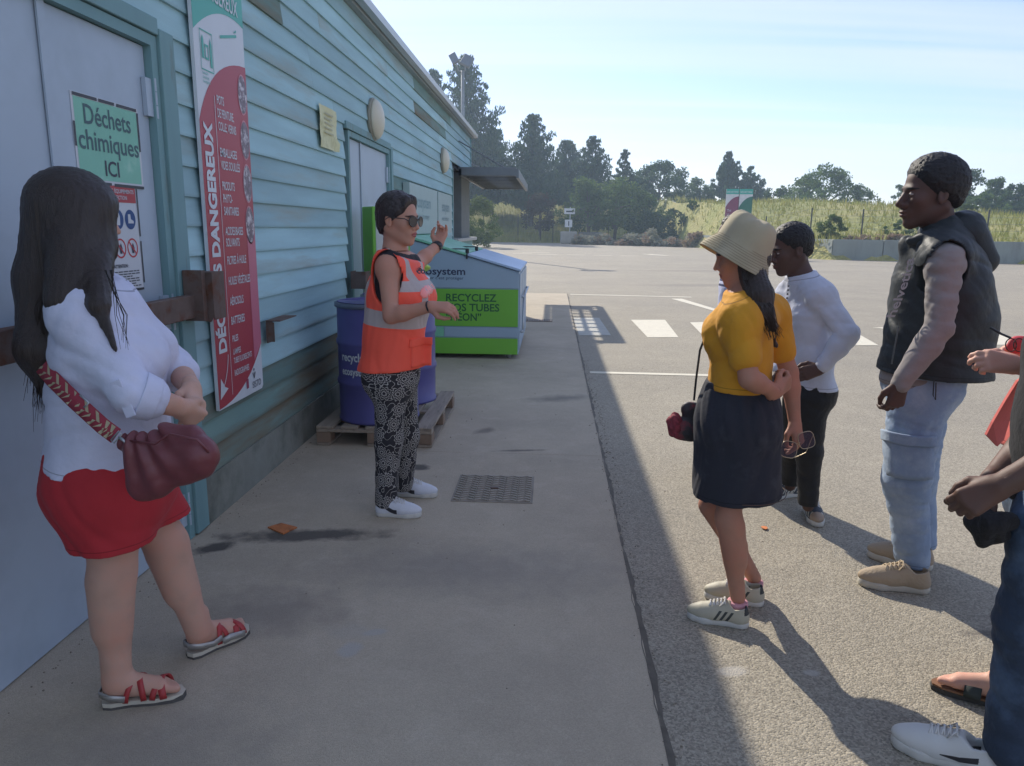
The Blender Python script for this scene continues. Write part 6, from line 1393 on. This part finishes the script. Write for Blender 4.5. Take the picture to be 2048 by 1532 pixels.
solid('skirt', q, skirt, g.root, .007, cuts=[((0, 0, zs), (0.05, 0, -1)), ((0, 0, zt2+.012), (0, 0, 1))], folds=[(30, 12, 2), (-22, 28, 3), (11, -36, 2)], amp=.0085, seed=13, warp=.8)
# stitched hem line
ring = [np.array([c1[0], c1[1], zs+.055])+(.192)*(math.cos(t)*g.A[0]*.93+math.sin(t)*g.A[1]) for t in np.linspace(0, 2*math.pi, 50)]; MB().tube(ring, .0016, 4).build('hem_stitch', mat('stitch', srgb(92, 72, 62), .8), g.root)
# hair tail
rs = np.random.RandomState(4)
q = [cone(at(1500, 535, 2.88), at(1518, 590, 2.80), .050, .048, .03), cone(at(1518, 590, 2.80), at(1546, 655, 2.74), .046, .016, .03), ell(g.hc+g.hscale*(-.03*g.HA[0]-.03*g.HA[2]), g.HA, np.array([.082, .078, .075])*g.hscale, .02), cone(at(1520, 600, 2.85), at(1552, 692, 2.86), .018, .008, .02)]
solid('hair', q, hairB, g.root, .0045, post=lambda D, X: D+.002*np.sin(X[0][:, None, None]*420+6*np.sin(X[2][None, None, :]*9))+.0012*np.sin(X[1][None, :, None]*500), cuts=[])
m_ = MB()
for i in range(40): m_.tube([at(1505+rs.randn()*10, 560, 2.80), at(1528+rs.randn()*10, 615, 2.735), at(1550+rs.randn()*9, 672+rs.randn()*10, 2.72)], [.002, .002, .0008], 3)
m_.build('hair_strands', hairB, g.root, True, kind='stuff')
# bucket hat (worn): crown and drooping brim, tilted down at the back
hatM = mat('hat_canvas', srgb(172, 161, 134), .9, var=.07, vscale=8, bump=.35, bscale=26, bdist=.005); hc2 = at(1481, 500, 2.92)
Hf = nrm(at(1405, 462, 2.80)-at(1535, 515, 2.92)); Hf = nrm([-.93, .15, .16]); HB_ = np.array([Hf, nrm(np.cross((0, 0, 1), Hf)), np.zeros(3)]); HB_[2] = np.cross(HB_[0], HB_[1])
tilt = rad(-22); f0, l0_, u0 = HB_; f1 = f0*math.cos(tilt)+u0*math.sin(tilt); u1 = u0*math.cos(tilt)-f0*math.sin(tilt)
f1, u1 = nrm([-.88, .12, .44]), None; l1_ = nrm(np.cross((0, 0, 1), f1)); u1 = np.cross(f1, l1_)
V = []; F = []; n = 56
prof = [(.0, .128, 0), (.055, .127, 0), (.080, .119, 0), (.096, .100, 0), (.104, .064, .0), (.108, .022, .0), (.109, .006, 0), (.121, -.014, .0), (.135, -.040, 0), (.148, -.066, 0), (.146, -.070, 0), (.131, -.044, 0), (.116, -.018, 0), (.103, .004, 0), (.098, .045, 0), (.07, .10, 0), (.0, .11, 0)]
for i, (r_, u_, _) in enumerate(prof):
    for k in range(n):
        t = 2*math.pi*k/n; wv = 1+.018*math.sin(3*t+1)*(r_ > .11)+.012*math.sin(7*t)*(r_ > .13)+.01*math.sin(5*t+i); dz = .006*math.sin(3*t+i*.6)*(.05 < r_ < .107)+.006*math.sin(2*t+.6)*(r_/.17)+.004*math.sin(9*t+i*.8)*(.03 < r_ < .11)
        V.append(hc2+f1*(r_*.98*wv*math.cos(t))+l1_*(r_*.94*wv*math.sin(t))+u1*(u_*.92+dz+.01))
for i in range(len(prof)-1):
    for k in range(n): F.append((i*n+k, i*n+(k+1) % n, (i+1)*n+(k+1) % n, (i+1)*n+k))
ho = link('bucket_hat', V, F, hatM, g.root, True); sd_ = ho.modifiers.new('s', 'SUBSURF'); sd_.levels = sd_.render_levels = 1
stm = mat('hat_stitch', srgb(140, 130, 104), .9)
m_ = MB()
for r_, u_ in ((.110, .0055), (.1145, -.003), (.1195, -.0115), (.1245, -.0205), (.1295, -.0300), (.1345, -.0395), (.1395, -.049), (.1445, -.059)): m_.tube([hc2+f1*(r_*.98*(1+.018*math.sin(3*t+1))*math.cos(t))+l1_*(r_*.94*(1+.018*math.sin(3*t+1))*math.sin(t))+u1*(u_*.92+.0125+.006*math.sin(2*t+.6)*(r_/.17)) for t in np.linspace(0, 2*math.pi, 57)], .0009, 4)
m_.build('brim_stitch', stm, g.root, kind='stuff')
def adi(V):
    x, z_ = V[:, 0], V[:, 2]; m_ = np.full(len(V), -1.)
    for k in range(3): m_ = np.maximum(m_, .0062-np.abs(x-.095-.026*k+.55*(z_-.045))); 
    m_ = np.where((z_ > .03) & (z_ < .078), m_, -1); return {'stripe': m_*60, 'heel': np.where((x < .028) & (z_ > .068), 1., -1.)}
upC = mat('shoe_cream', srgb(176, 170, 150), .6, var=.05, masks=(('stripe', srgb(58, 62, 60)), ('heel', srgb(46, 52, 54))), bump=.1, bscale=60)
a1, a2 = gnd(1500, 1256), gnd(1372, 1232); hd = math.degrees(math.atan2(*(a2-a1)[:2][::-1])); shoe('shoe', g.root, a1, hd, upC, whiteSole, laceW, np.linalg.norm(a2-a1), adi)
a1, a2 = gnd(1530, 1212), gnd(1406, 1192); hd = math.degrees(math.atan2(*(a2-a1)[:2][::-1])); shoe('shoe', g.root, a1, hd, upC, whiteSole, laceW, np.linalg.norm(a2-a1), adi)
sockM = cloth('sock_pink', srgb(206, 150, 156), bump=.4, bscale=300, bdist=.001)
for s_ in 'LR':
    c = j['a'+s_]; MB().lathe((c[0], c[1], c[2]-.05), [(.038, 0), (.041, .02), (.040, .035), (.036, .036)], 20).build('sock', sockM, g.root, True)
# her handbag with thin strap, sunglasses held in the hand
hb = thing('handbag', at(1372, 840, 2.98), 'dark bag with red crocheted edge, hanging before the woman in the beige hat', 'bag')
q = [cone(at(1362, 858, 3.0), at(1395, 862, 3.0), .045, .045, .03, (0, 1, 0), .7), cone(at(1378, 818, 3.0), at(1400, 822, 3.0), .030, .030, .03, (0, 1, 0), .7)]
bgM = mat('bag_dark', (.035, .028, .032), .6, var=.2, vscale=20, col2=srgb(120, 44, 54), lo=.52, hi=.6, c2scale=11, bump=.6, bscale=60, bdist=.005)
solid('body', q, bgM, hb, .0045, folds=FM, amp=.004, seed=3)
MB().tube([at(1388, 800, 2.97), at(1392, 760, 2.93), at(1400, 700, 2.92), at(1418, 655, 2.86), at(1436, 622, 2.86), at(1462, 596, 2.9)], .0045, 6).build('strap', blackM, hb, True)
o = lump('crochet_edge', at(1350, 850, 2.99), (.030, .03, .045), .35, mat('crochet_red', srgb(140, 52, 64), .8, var=.4, vscale=90, bump=1, bscale=120), hb, 8, 16)
sgl = thing('sunglasses', at(1597, 888, 2.96), 'large square sunglasses held by the woman in the beige hat', 'glasses')
goldM = mat('gold_wire', srgb(190, 176, 150), .35, .8); lensP = mat('tinted_lens', srgb(96, 80, 92), .1, spec=.8, alpha=.55)
for (cx_, cy_, rot) in ((1613, 880, -.25), (1578, 899, .18)):
    pts = []
    for t in np.linspace(0, 2*math.pi, 29):
        ex = abs(math.cos(t))**.6*math.copysign(1, math.cos(t))*16; ey = abs(math.sin(t))**.6*math.copysign(1, math.sin(t))*16.5; pts.append(at(cx_+ex*math.cos(rot)-ey*math.sin(rot), cy_+ex*math.sin(rot)+ey*math.cos(rot), 2.955))
    MB().tube(pts, .0014, 6).build('rim', goldM, sgl, True); MB().poly(pts[:-1]).build('lens', lensP, sgl)
MB().tube([at(1594, 886, 2.955), at(1597, 890, 2.955), at(1600, 884, 2.955)], .0014, 6).build('bridge', goldM, sgl); MB().tube([at(1627, 868, 2.956), at(1612, 905, 3.03), at(1590, 915, 3.05)], .0014, 6).build('temple', goldM, sgl)
# ---------------- 4. man in the white henley ----------------
SKD = skinm('skin_dark', srgb(84, 62, 54), srgb(96, 66, 62), (.012, .009, .008)); SKD2 = skinm('skin_dark_brown', srgb(96, 72, 60), srgb(104, 72, 66), (.012, .009, .008))
g = figure('slim man in a white long sleeved henley and black trousers, hand on his hip', (1.44, 4.0), 192, 1.60, False, .92, head_turn=-4, head_pitch=-14, hs=1.06, shoulder=1.05)
M1 = g; j = g.j
j['pelvis'] = at(1620, 770, 4.0); j['waist'] = at(1622, 700, 4.0); j['chest'] = at(1618, 625, 4.0); j['neck'] = at(1602, 556, 4.0); g.hc = at(1582, 499, 4.0)
j['sL'] = at(1640, 588, 3.86); j['sR'] = at(1578, 588, 4.16); j['eL'] = at(1697, 668, 3.74); j['wL'] = at(1640, 738, 3.80); j['eR'] = at(1562, 680, 4.24); j['wR'] = at(1560, 745, 4.1)
j['hL'] = at(1620, 800, 3.94); j['hR'] = at(1600, 800, 4.08); j['kL'] = at(1618, 905, 3.92); j['aL'] = at(1616, 1012, 3.90); j['kR'] = at(1588, 895, 4.16); j['aR'] = at(1580, 972, 4.24)
hands = dict(L=dict(fd=(-.75, -.1, -.22), back=(-.1, -1, .2), side=-1, curls=(.15, .2, .3, .35), s=1.0, spread=.5), R=dict(fd=(-.2, 0, -1), back=(0, 1, 0), side=1, curl=.5))
make_body(g, SKD, hands, headk=dict(nose=1.15, lip=1.35, male=True)); eyes(g)
cropped_hair(g, .010, .0016, seed=3)
hen = cloth('henley_white', srgb(196, 200, 214), bump=.3, bscale=16); F_, L_, U_ = g.A
q = grow(torso(g), .012)+neckp(g, .006)
for s_ in 'LR': q += arm(g, s_, .014, 1.86, 1.0)
hs_ = solid('henley_shirt', q, hen, g.root, .0075, cuts=[(j['neck']+np.array([0, 0, .026]), (-.3, 0, 1)), ((0, 0, at(1620, 782, 3.9)[2]), (0, 0, -1))], folds=FM, amp=.005, seed=15, warp=1.4)
btm = MB()
for p_b in drape(hs_, [at(x_, y_, 3.9) for (x_, y_) in ((1577, 572), (1576, 580), (1575, 588), (1574, 596))], 0): btm.cyl(p_b+np.array([0, .002, 0]), p_b-np.array([0, .003, 0]), .005, n=8)
btm.build('buttons', dk_, g.root, kind='stuff')
q = hips(g, .008)
for s_ in 'LR': q += [cone(j['h'+s_], j['k'+s_], .092, .068, .03), cone(j['k'+s_], j['a'+s_], .066, .050, .03)]
solid('trousers', q, cloth('trousers_black', (.016, .016, .018), .55), g.root, .0075, cuts=[((0, 0, .11), (0, 0, -1)), ((0, 0, j['pelvis'][2]+.06), (0, 0, 1))], folds=FA, amp=.0035, seed=17)
upT = mat('trainer_mix', srgb(186, 182, 170), .7, var=.08, masks=(('stripe', srgb(60, 66, 74)), ('tip', srgb(160, 140, 120))), bump=.3, bscale=80)
def tr(V): x, z_ = V[:, 0], V[:, 2]; return {'stripe': np.where((z_ > .035) & (z_ < .075), .005-np.abs(((x-.09+.6*(z_-.05)) % .028)-.014), -1)*60*np.where((x > .08) & (x < .15), 1, -1), 'tip': (x-.235)*20}
shoe('shoe', g.root, gnd(1616, 1020), 262, upT, whiteSole, laceW, .27, tr); shoe('shoe', g.root, gnd(1600, 990), 200, upT, whiteSole, laceW, .27, tr)

# ---------------- 5. tall man in the padded vest ----------------
g = figure('tall man in a dark hooded puffer vest, grey sleeves and light blue cargo jeans', (1.66, 3.32), 180, 1.87, False, 1.0, head_pitch=-3, hs=1.04, shoulder=1.0)
M2 = g; j = g.j
j['pelvis'] = at(1842, 745, 3.34); j['waist'] = at(1860, 670, 3.34); j['chest'] = at(1885, 580, 3.34); j['neck'] = at(1885, 478, 3.34); g.hc = at(1862, 388, 3.34)
j['sL'] = at(1890, 520, 3.15); j['sR'] = at(1880, 520, 3.53); j['eL'] = at(1878, 655, 3.08); j['wL'] = at(1802, 768, 3.04); j['eR'] = at(1860, 660, 3.62); j['wR'] = at(1810, 760, 3.50)
j['hL'] = at(1835, 810, 3.26); j['hR'] = at(1840, 810, 3.42); j['kL'] = at(1812, 960, 3.24); j['aL'] = at(1825, 1128, 3.24); j['kR'] = at(1828, 950, 3.44); j['aR'] = at(1840, 1095, 3.46)
hands = dict(L=dict(fd=at(1784, 825, 3.05)-j['wL'], back=(.2, -.9, .1), side=-1, curls=(.75, .85, .95, 1.0), s=1.05), R=dict(fd=(-.2, 0, -1), back=(0, 1, 0), side=1, curl=.5))
make_body(g, SKD, hands, headk=dict(nose=1.25, lip=1.35, male=True)); eyes(g)
cropped_hair(g, .017, .0016, seed=5)
F_, L_, U_ = g.A; greyK = cloth('hoodie_grey', srgb(138, 132, 130), bump=.3, bscale=14)
q = []
for s_ in 'LR': q += arm(g, s_, .010, 1.98, .95)
q += [cone(j['pelvis']+np.array([0, 0, -.05]), j['chest'], .185, .17, .05, F_, .88)]+neckp(g, .02)
zq = at(1840, 782, 3.2)[2]
solid('hoodie', q, greyK, g.root, .0075, cuts=[((0, 0, zq), (0, 0, -1)), (j['neck']+np.array([0, 0, .02]), (0, 0, 1))], folds=FA, amp=.0065, seed=21, warp=1.6)
MB().tube([at(1868, 760, 3.12), at(1866, 790, 3.115), at(1871, 800, 3.11), at(1872, 765, 3.12)], .0025, 5).build('drawcord', blackM, g.root)
puf = cloth('puffer_dark', (.030, .036, .040), .55, bump=.35, bscale=12)
zv = at(1860, 757, 3.2)[2]
q = grow([cone(at(1878, 555, 3.34), at(1884, 500, 3.34), .165, .10, .05, F_, .95), cone(at(1882, 640, 3.34), at(1880, 560, 3.34), .205, .185, .05, F_, 1.0), cone(at(1868, 745, 3.34), at(1882, 640, 3.34), .222, .198, .05, F_, 1.04), cone(j['sL']*.8+j['sR']*.2, j['sR']*.8+j['sL']*.2, .075, .075, .05)], 0)
q += torso(g, .032)
q += [cone(at(1822, 500, 3.34), at(1835, 560, 3.34), .045, .06, .04, F_, .8), cone(at(1812, 485, 3.36), at(1822, 520, 3.36), .026, .03, .03), cone(at(1862, 470, 3.22), at(1822, 482, 3.28), .022, .018, .02)]
def hole(D, X):
    for s_ in 'LR':
        sg = 1 if s_ == 'L' else -1; c = j['s'+s_]+np.array([-.005, 0, -.035]); x = X[0][:, None, None]-c[0]; y = (X[1][None, :, None]-c[1])*-sg; z_ = X[2][None, None, :]-c[2]
        e = (.098-np.sqrt((x/.78)**2+(z_/1.15)**2))*.7; e = np.minimum(e, y+.075); D = np.maximum(D, e)
    return D
vm = MATS['puffer_dark']
pv_ = solid('puffer_vest', q, vm, g.root, .007, cuts=[((*at(1860, 757, 3.2)[:2], zv), (-.03, 0, -1))], folds=[(3, 4, 20), (8, -5, 26), (16, 9, 8)], amp=.0075, seed=23, post=hole)
q = [cone(at(1848, 492, 3.24), at(1925, 468, 3.30), .030, .055, .04), cone(at(1925, 462, 3.34), at(1960, 522, 3.34), .085, .066, .05, (0, 1, 0), 1.3), cone(at(1900, 450, 3.42), at(1935, 470, 3.40), .05, .06, .04)]
solid('hood', q, puf, g.root, .007, folds=FM, amp=.007, seed=25)
V_, F__ = text_geo('helvetica', .052, .001); V_[:, 0] -= V_[:, 0].min(); V_[:, 0] *= .30/V_[:, 0].max()
cvp = lambda s: at(1815-38*s**1.4+2, 516+118*s, 3.185-.0*s); link('lettering', drape(pv_, [cvp(1-v[0]/.30)+_r*(-v[1])+_r*.02 for v in V_], .003), F__, mat('print_grey', srgb(150, 154, 158), .6), g.root)
MB().tube(drape(pv_, [at(1797-14*t_/7, 652+76*t_/7, 3.12) for t_ in range(8)], .001), .003, 5).build('pocket_zip', mat('zip_grey', srgb(90, 96, 100), .5, .5), g.root)
jeans = cloth('jeans_light', srgb(134, 152, 176), bump=.45, bscale=30, bdist=.004, col2=srgb(160, 174, 190), lo=.45, hi=.65, c2scale=6)
q = hips(g, .012)+[cone(j['pelvis']-np.array([0, 0, .03]), j['pelvis']+np.array([0, 0, .08]), .165, .15, .05, F_, .88)]
for s_ in 'LR': q += [cone(j['h'+s_], j['k'+s_], .118, .092, .04), cone(j['k'+s_], j['a'+s_]+np.array([0, 0, .015]), .090, .070, .04)]
jo = solid('jeans', q, jeans, g.root, .007, cuts=[((0, 0, .085), (0, 0, -1)), ((0, 0, j['pelvis'][2]+.04), (0, 0, 1))], folds=FA, amp=.006, seed=27, warp=1.8)
def pocket(x0, x1, y0, y1, th, nm):
    N = 7; V = []; F = []; ax_, ay_ = j['hL'], j['kL']
    for jj in range(N+1):
        for ii in range(N+1):
            p = at(x0+(x1-x0)*ii/N, y0+(y1-y0)*jj/N, 3.24); t = (p[2]-ax_[2])/(ay_[2]-ax_[2]); c = ax_+(ay_-ax_)*t; rr_ = .118-.026*t+th; dx_ = p[0]-c[0]; p[1] = c[1]-math.sqrt(max(1e-4, rr_*rr_-dx_*dx_)); V.append(p)
    for jj in range(N):
        for ii in range(N): a = jj*(N+1)+ii; F.append((a, a+1, a+N+2, a+N+1))
    o = link(nm, V, F, jeans, g.root, True); sm = o.modifiers.new('th', 'SOLIDIFY'); sm.thickness = .010; sm.offset = -1; return o
pocket(1768, 1842, 872, 944, .014, 'cargo_pocket'); pocket(1765, 1845, 858, 878, .022, 'pocket_flap')
upB = mat('trainer_beige', srgb(166, 148, 124), .8, var=.08, bump=.3, bscale=80); solB = mat('sole_cream', srgb(190, 184, 170), .7); laB = mat('lace_beige', srgb(196, 178, 150), .8)
a1, a2 = gnd(1862, 1186), gnd(1712, 1166); hd = math.degrees(math.atan2(*(a2-a1)[:2][::-1])); shoe('shoe', g.root, a1, hd, upB, solB, laB, np.linalg.norm(a2-a1))
a1, a2 = gnd(1868, 1142), gnd(1732, 1110); hd = math.degrees(math.atan2(*(a2-a1)[:2][::-1])); shoe('shoe', g.root, a1, hd, upB, solB, laB, np.linalg.norm(a2-a1))

# ---------------- 6. man at the right border ----------------
bx_, by_ = gnd(2060, 1500)[:2]
g = figure('man in a black t-shirt and dark jeans at the right border, hands clasped before him', (1.50, 2.02), 176, 1.78, False, 1.0)
M3 = g; j = g.j; F_, L_, U_ = g.A
YY = 2.03
j['pelvis'] = at(2128, 985, YY); j['waist'] = at(2148, 850, YY); j['chest'] = at(2185, 700, YY); j['neck'] = at(2225, 520, YY); g.hc = at(2230, 385, YY)
j['sL'] = at(2230, 580, YY-.17); j['sR'] = at(2210, 580, YY+.19); j['eL'] = at(2170, 885, 1.84); j['wL'] = at(2000, 972, 1.86); j['eR'] = at(2100, 830, 2.22); j['wR'] = at(1972, 975, 2.06)
j['hL'] = at(2110, 1060, 1.95); j['hR'] = at(2115, 1060, 2.12); j['kL'] = at(2065, 1250, 1.95); j['aL'] = at(2030, 1490, 1.96); j['kR'] = at(2120, 1230, 2.14); j['aR'] = at(2150, 1420, 2.14)
hands = dict(L=dict(fd=(-.72, .12, -.55), back=(-.35, -.8, .5), side=-1, curls=(.7, .8, .9, 1.0), s=1.05), R=dict(fd=(-.35, -.25, -.85), back=(-.6, .3, .3), side=1, curls=(.8, .9, 1.0, 1.0), s=1.05))
make_body(g, SKD2, hands, headk=dict(nose=1.15, lip=1.3, male=True)); eyes(g); cropped_hair(g, .010, .0016, seed=8)
q = grow(torso(g), .016)+neckp(g, .008)
for s_ in 'LR': q += arm(g, s_, .02, .75, 1.05)
solid('tshirt', q, cloth('tshirt_black', (.020, .020, .022)), g.root, .008, cuts=[(j['neck']+np.array([0, 0, .03]), (-.3, 0, 1)), ((0, 0, at(2060, 1012, 2.0)[2]), (0, 0, -1))], folds=FV, amp=.006, seed=31)
dj = cloth('jeans_dark', srgb(54, 66, 84), bump=.4, bscale=24, col2=srgb(84, 104, 130), lo=.5, hi=.68, c2scale=4)
q = hips(g, .012)
for s_ in 'LR': q += [cone(j['h'+s_], j['k'+s_], .105, .085, .04), cone(j['k'+s_], j['a'+s_]+np.array([0, 0, .0]), .085, .078, .04)]
solid('jeans', q, dj, g.root, .008, cuts=[((0, 0, .055), (0, 0, -1)), ((0, 0, j['pelvis'][2]+.05), (0, 0, 1))], folds=FA, amp=.006, seed=33, warp=1.6)
def swoosh(V): x, z_ = V[:, 0], V[:, 2]; return {'stripe': np.where((x > .05) & (x < .15), .007*np.clip((.16-x)/.05, .2, 1.3)-np.abs(z_-.045-.35*np.maximum(0, .10-x)), -1)*60}
upA = mat('sneaker_white', srgb(206, 206, 202), .5, var=.04, masks=(('stripe', (.03, .03, .035)),), bump=.1, bscale=60)
a1, a2 = gnd(1998, 1562), gnd(1836, 1502); hd = math.degrees(math.atan2(*(a2-a1)[:2][::-1])); shoe('shoe', g.root, a1, hd, upA, whiteSole, laceW, .29, swoosh); a1 = gnd(2170, 1450); shoe('shoe', g.root, a1, hd+8, upA, whiteSole, laceW, .29, swoosh)
o = lump('black_cap', at(1985, 1050, 1.97), (.055, .06, .05), .35, cloth('cap_black', (.024, .022, .022), bump=.6, bscale=40), None, 12, 18); tag(o, 'crumpled black cap held in the clasped hands of the man at the right border', 'cap')

# ---------------- 7. woman in salmon behind him ----------------
g = figure('woman in a salmon top and sandals behind the man at the right border, holding glasses', (1.93, 2.52), 172, 1.66, True, 1.0)
W4 = g; j = g.j; F_, L_, U_ = g.A; YY = 2.55
j['pelvis'] = at(2170, 890, YY); j['waist'] = at(2185, 790, YY); j['chest'] = at(2200, 690, YY); j['neck'] = at(2215, 560, YY); g.hc = at(2205, 450, YY)
j['sL'] = at(2215, 610, YY-.16); j['sR'] = at(2205, 610, YY+.16); j['eL'] = at(2175, 765, 2.34); j['wL'] = at(2032, 730, 2.34); j['eR'] = at(2140, 760, 2.72); j['wR'] = at(2052, 706, 2.56)
j['hL'] = at(2140, 960, 2.47); j['hR'] = at(2150, 960, 2.62); j['kL'] = at(2110, 1160, 2.45); j['aL'] = at(2010, 1350, 2.40); j['kR'] = at(2160, 1140, 2.62); j['aR'] = at(2150, 1330, 2.66)
hands = dict(L=dict(fd=(-1, .05, .12), back=(-.1, -.85, .5), side=-1, curls=(.7, .8, .95, 1.1), s=.98, thumb=.5), R=dict(fd=(-.9, -.1, .1), back=(0, .5, .8), side=1, curl=.6, s=.95))
h4 = gnd(2032, 1424); d4 = gnd(1906, 1384)-h4; h5 = gnd(2170, 1390)
make_body(g, skinm('skin_pale', srgb(206, 160, 140), srgb(186, 120, 112), srgb(110, 84, 70)), hands, feet=[foot_prims(h4+np.array([0, 0, .026]), d4, .98, 1), foot_prims(h5+np.array([0, 0, .026]), d4, .98, -1)], hb=.008)
q = [ell(g.hc+g.hscale*(-.014*g.HA[0]+.036*g.HA[2]), g.HA, np.array([.110, .088, .100])*g.hscale, .02), cone(g.hc-g.HA[0]*.05, g.hc-g.HA[0]*.08-np.array([0, 0, .2]), .08, .05, .03)]
solid('hair', q, mat('hair_chestnut', (.06, .035, .02), .45, var=.3, vscale=30, bump=.8, bscale=160), g.root, .007, post=planes_post(g, [(.7, 0, -.72, .02)], .0012, 2))
sal = cloth('top_salmon', srgb(214, 112, 104), bump=.3, bscale=14); q = grow(torso(g), .018)+neckp(g, .01)
for s_ in 'LR': q += arm(g, s_, .02, .8, 1.05)
q += [cone(j['pelvis']+np.array([-.1, 0, .0]), j['waist'], .20, .16, .06, F_, .9)]
solid('top', q, sal, g.root, .009, cuts=[((0, 0, at(2100, 900, 2.5)[2]), (0, 0, -1)), (j['neck']+np.array([0, 0, .03]), (-.3, 0, 1))], folds=FV, amp=.007, seed=41)
pts = [at(2052, 752, 2.38), at(2036, 762, 2.36), at(2012, 800, 2.36), at(1986, 845, 2.36), at(1973, 870, 2.37), at(1995, 893, 2.38), at(2008, 880, 2.39), at(2020, 840, 2.40), at(2048, 800, 2.42)]
V = [np.array(p) for p in pts]; V2 = [p+np.array([.0, .012, 0]) for p in V]; n = len(V); link('cloth_tail', V+V2, [tuple(range(n))[::-1], tuple(range(n, 2*n))]+[(i, (i+1) % n, n+(i+1) % n, n+i) for i in range(n)], sal, g.root)
q = hips(g, .012)
for s_ in 'LR': q += [cone(j['h'+s_], j['k'+s_], .105, .085, .04), cone(j['k'+s_], j['a'+s_], .085, .07, .04)]
solid('trousers', q, cloth('trousers_blue', srgb(70, 84, 104)), g.root, .010, cuts=[((0, 0, .20), (0, 0, -1)), ((0, 0, j['pelvis'][2]+.05), (0, 0, 1))], folds=FA, amp=.005, seed=43)
for (hh, sd) in ((h4, 1), (h5, -1)):
    fd = nrm([d4[0], d4[1], 0]); lt = np.array([-fd[1], fd[0], 0])*sd; T_ = lambda x, y, z_: np.array(hh)+x*fd+y*lt+np.array([0, 0, z_])
    S_ = MB().prism([T_(x, y, .002) for x, y in out_], (0, 0, .016)).build('sandal', mat('sandal_dark', srgb(60, 58, 54), .8), g.root); MB().prism([T_(x*.99, y*.96, .0185) for x, y in out_], (0, 0, .007)).build('footbed', mat('footbed_brown', srgb(128, 92, 66), .8), S_)
    MB().ribbon([T_(.125+.0*t, -.050*math.cos(t), .026+.048*max(0, math.sin(t))) for t in np.linspace(0, math.pi, 12)], fd, .050, .005).build('strap', mat('strap_dark', srgb(50, 58, 56), .7), S_, True)
    MB().ribbon([T_(.06+.0*t, -.045*math.cos(t), .03+.075*max(0, math.sin(t))) for t in np.linspace(0, math.pi, 12)], fd, .030, .005).build('strap', MATS['strap_dark'], S_, True)
ph = thing('eyeglasses', at(2032, 690, 2.42), 'folded dark glasses with a red case in the hands of the woman in salmon', 'glasses')
MB().tube([at(1980, 655, 2.5), at(2003, 668, 2.48), at(2022, 676, 2.46)], .004, 6).build('temple', blackM, ph)
for cx_ in (2022, 2038):
    pts = [at(cx_+11*math.cos(t), 690+13*math.sin(t), 2.43) for t in np.linspace(0, 2*math.pi, 17)]; MB().tube(pts, .002, 5).build('rim', mat('rim_brown', srgb(70, 44, 44), .4), ph, True)
o = lump('red_case', at(2040, 690, 2.47), (.04, .02, .028), .15, mat('case_red', srgb(196, 64, 72), .6), None, 15, 12); tag(o, 'soft red glasses case held by the woman in salmon', 'case')

# ---------------- 8. person hidden behind the hat ----------------
g = figure('person in white and navy sports top, almost hidden behind the beige bucket hat', (1.34, 4.72), 176, 1.63, False, .95)
P8 = g; j = g.j; off = at(1452, 950, 4.72)-g.base; 
for k in j: j[k] = j[k]+np.array([off[0], 0, 0])
g.hc = g.hc+np.array([off[0]-.045, 0, 0]); 
make_body(g, SKD, dict(L=dict(fd=(-.1, 0, -1), back=(0, -1, 0), side=-1, curl=.5), R=dict(fd=(-.1, 0, -1), back=(0, 1, 0), side=1, curl=.5)), hb=.012, hh=.005, hhand=.005)
cropped_hair(g, .018, .002, seed=11); F_, L_, U_ = g.A
q = grow(torso(g), .02)+neckp(g, .008)
for s_ in 'LR': q += arm(g, s_, .03, .8, 1.05)
def band(V): return {'navy': np.maximum(.012-np.abs(V[:, 2]-(j['sL'][2]-.07)), .007-np.abs(V[:, 2]-(j['sL'][2]-.105)))*50}
solid('sports_top', q, cloth('sports_white', srgb(196, 200, 226), masks=(('navy', srgb(40, 48, 92)),)), g.root, .010, cuts=[((0, 0, j['pelvis'][2]-.02), (0, 0, -1)), (j['neck']+np.array([0, 0, .03]), (-.3, 0, 1))], folds=FM, amp=.006, seed=51, attrs=band)
q = hips(g, .012)
for s_ in 'LR': q += [cone(j['h'+s_], j['k'+s_], .10, .08, .04), cone(j['k'+s_], j['a'+s_], .075, .06, .04)]
solid('trousers', q, MATS['trousers_black'], g.root, .011, cuts=[((0, 0, .09), (0, 0, -1)), ((0, 0, j['pelvis'][2]+.05), (0, 0, 1))], folds=FA, amp=.004, seed=53)
for s_ in 'LR': a = j['a'+s_]; shoe('shoe', g.root, (a[0]+.07, a[1], 0), 180, upT, whiteSole, laceW, .27, tr)
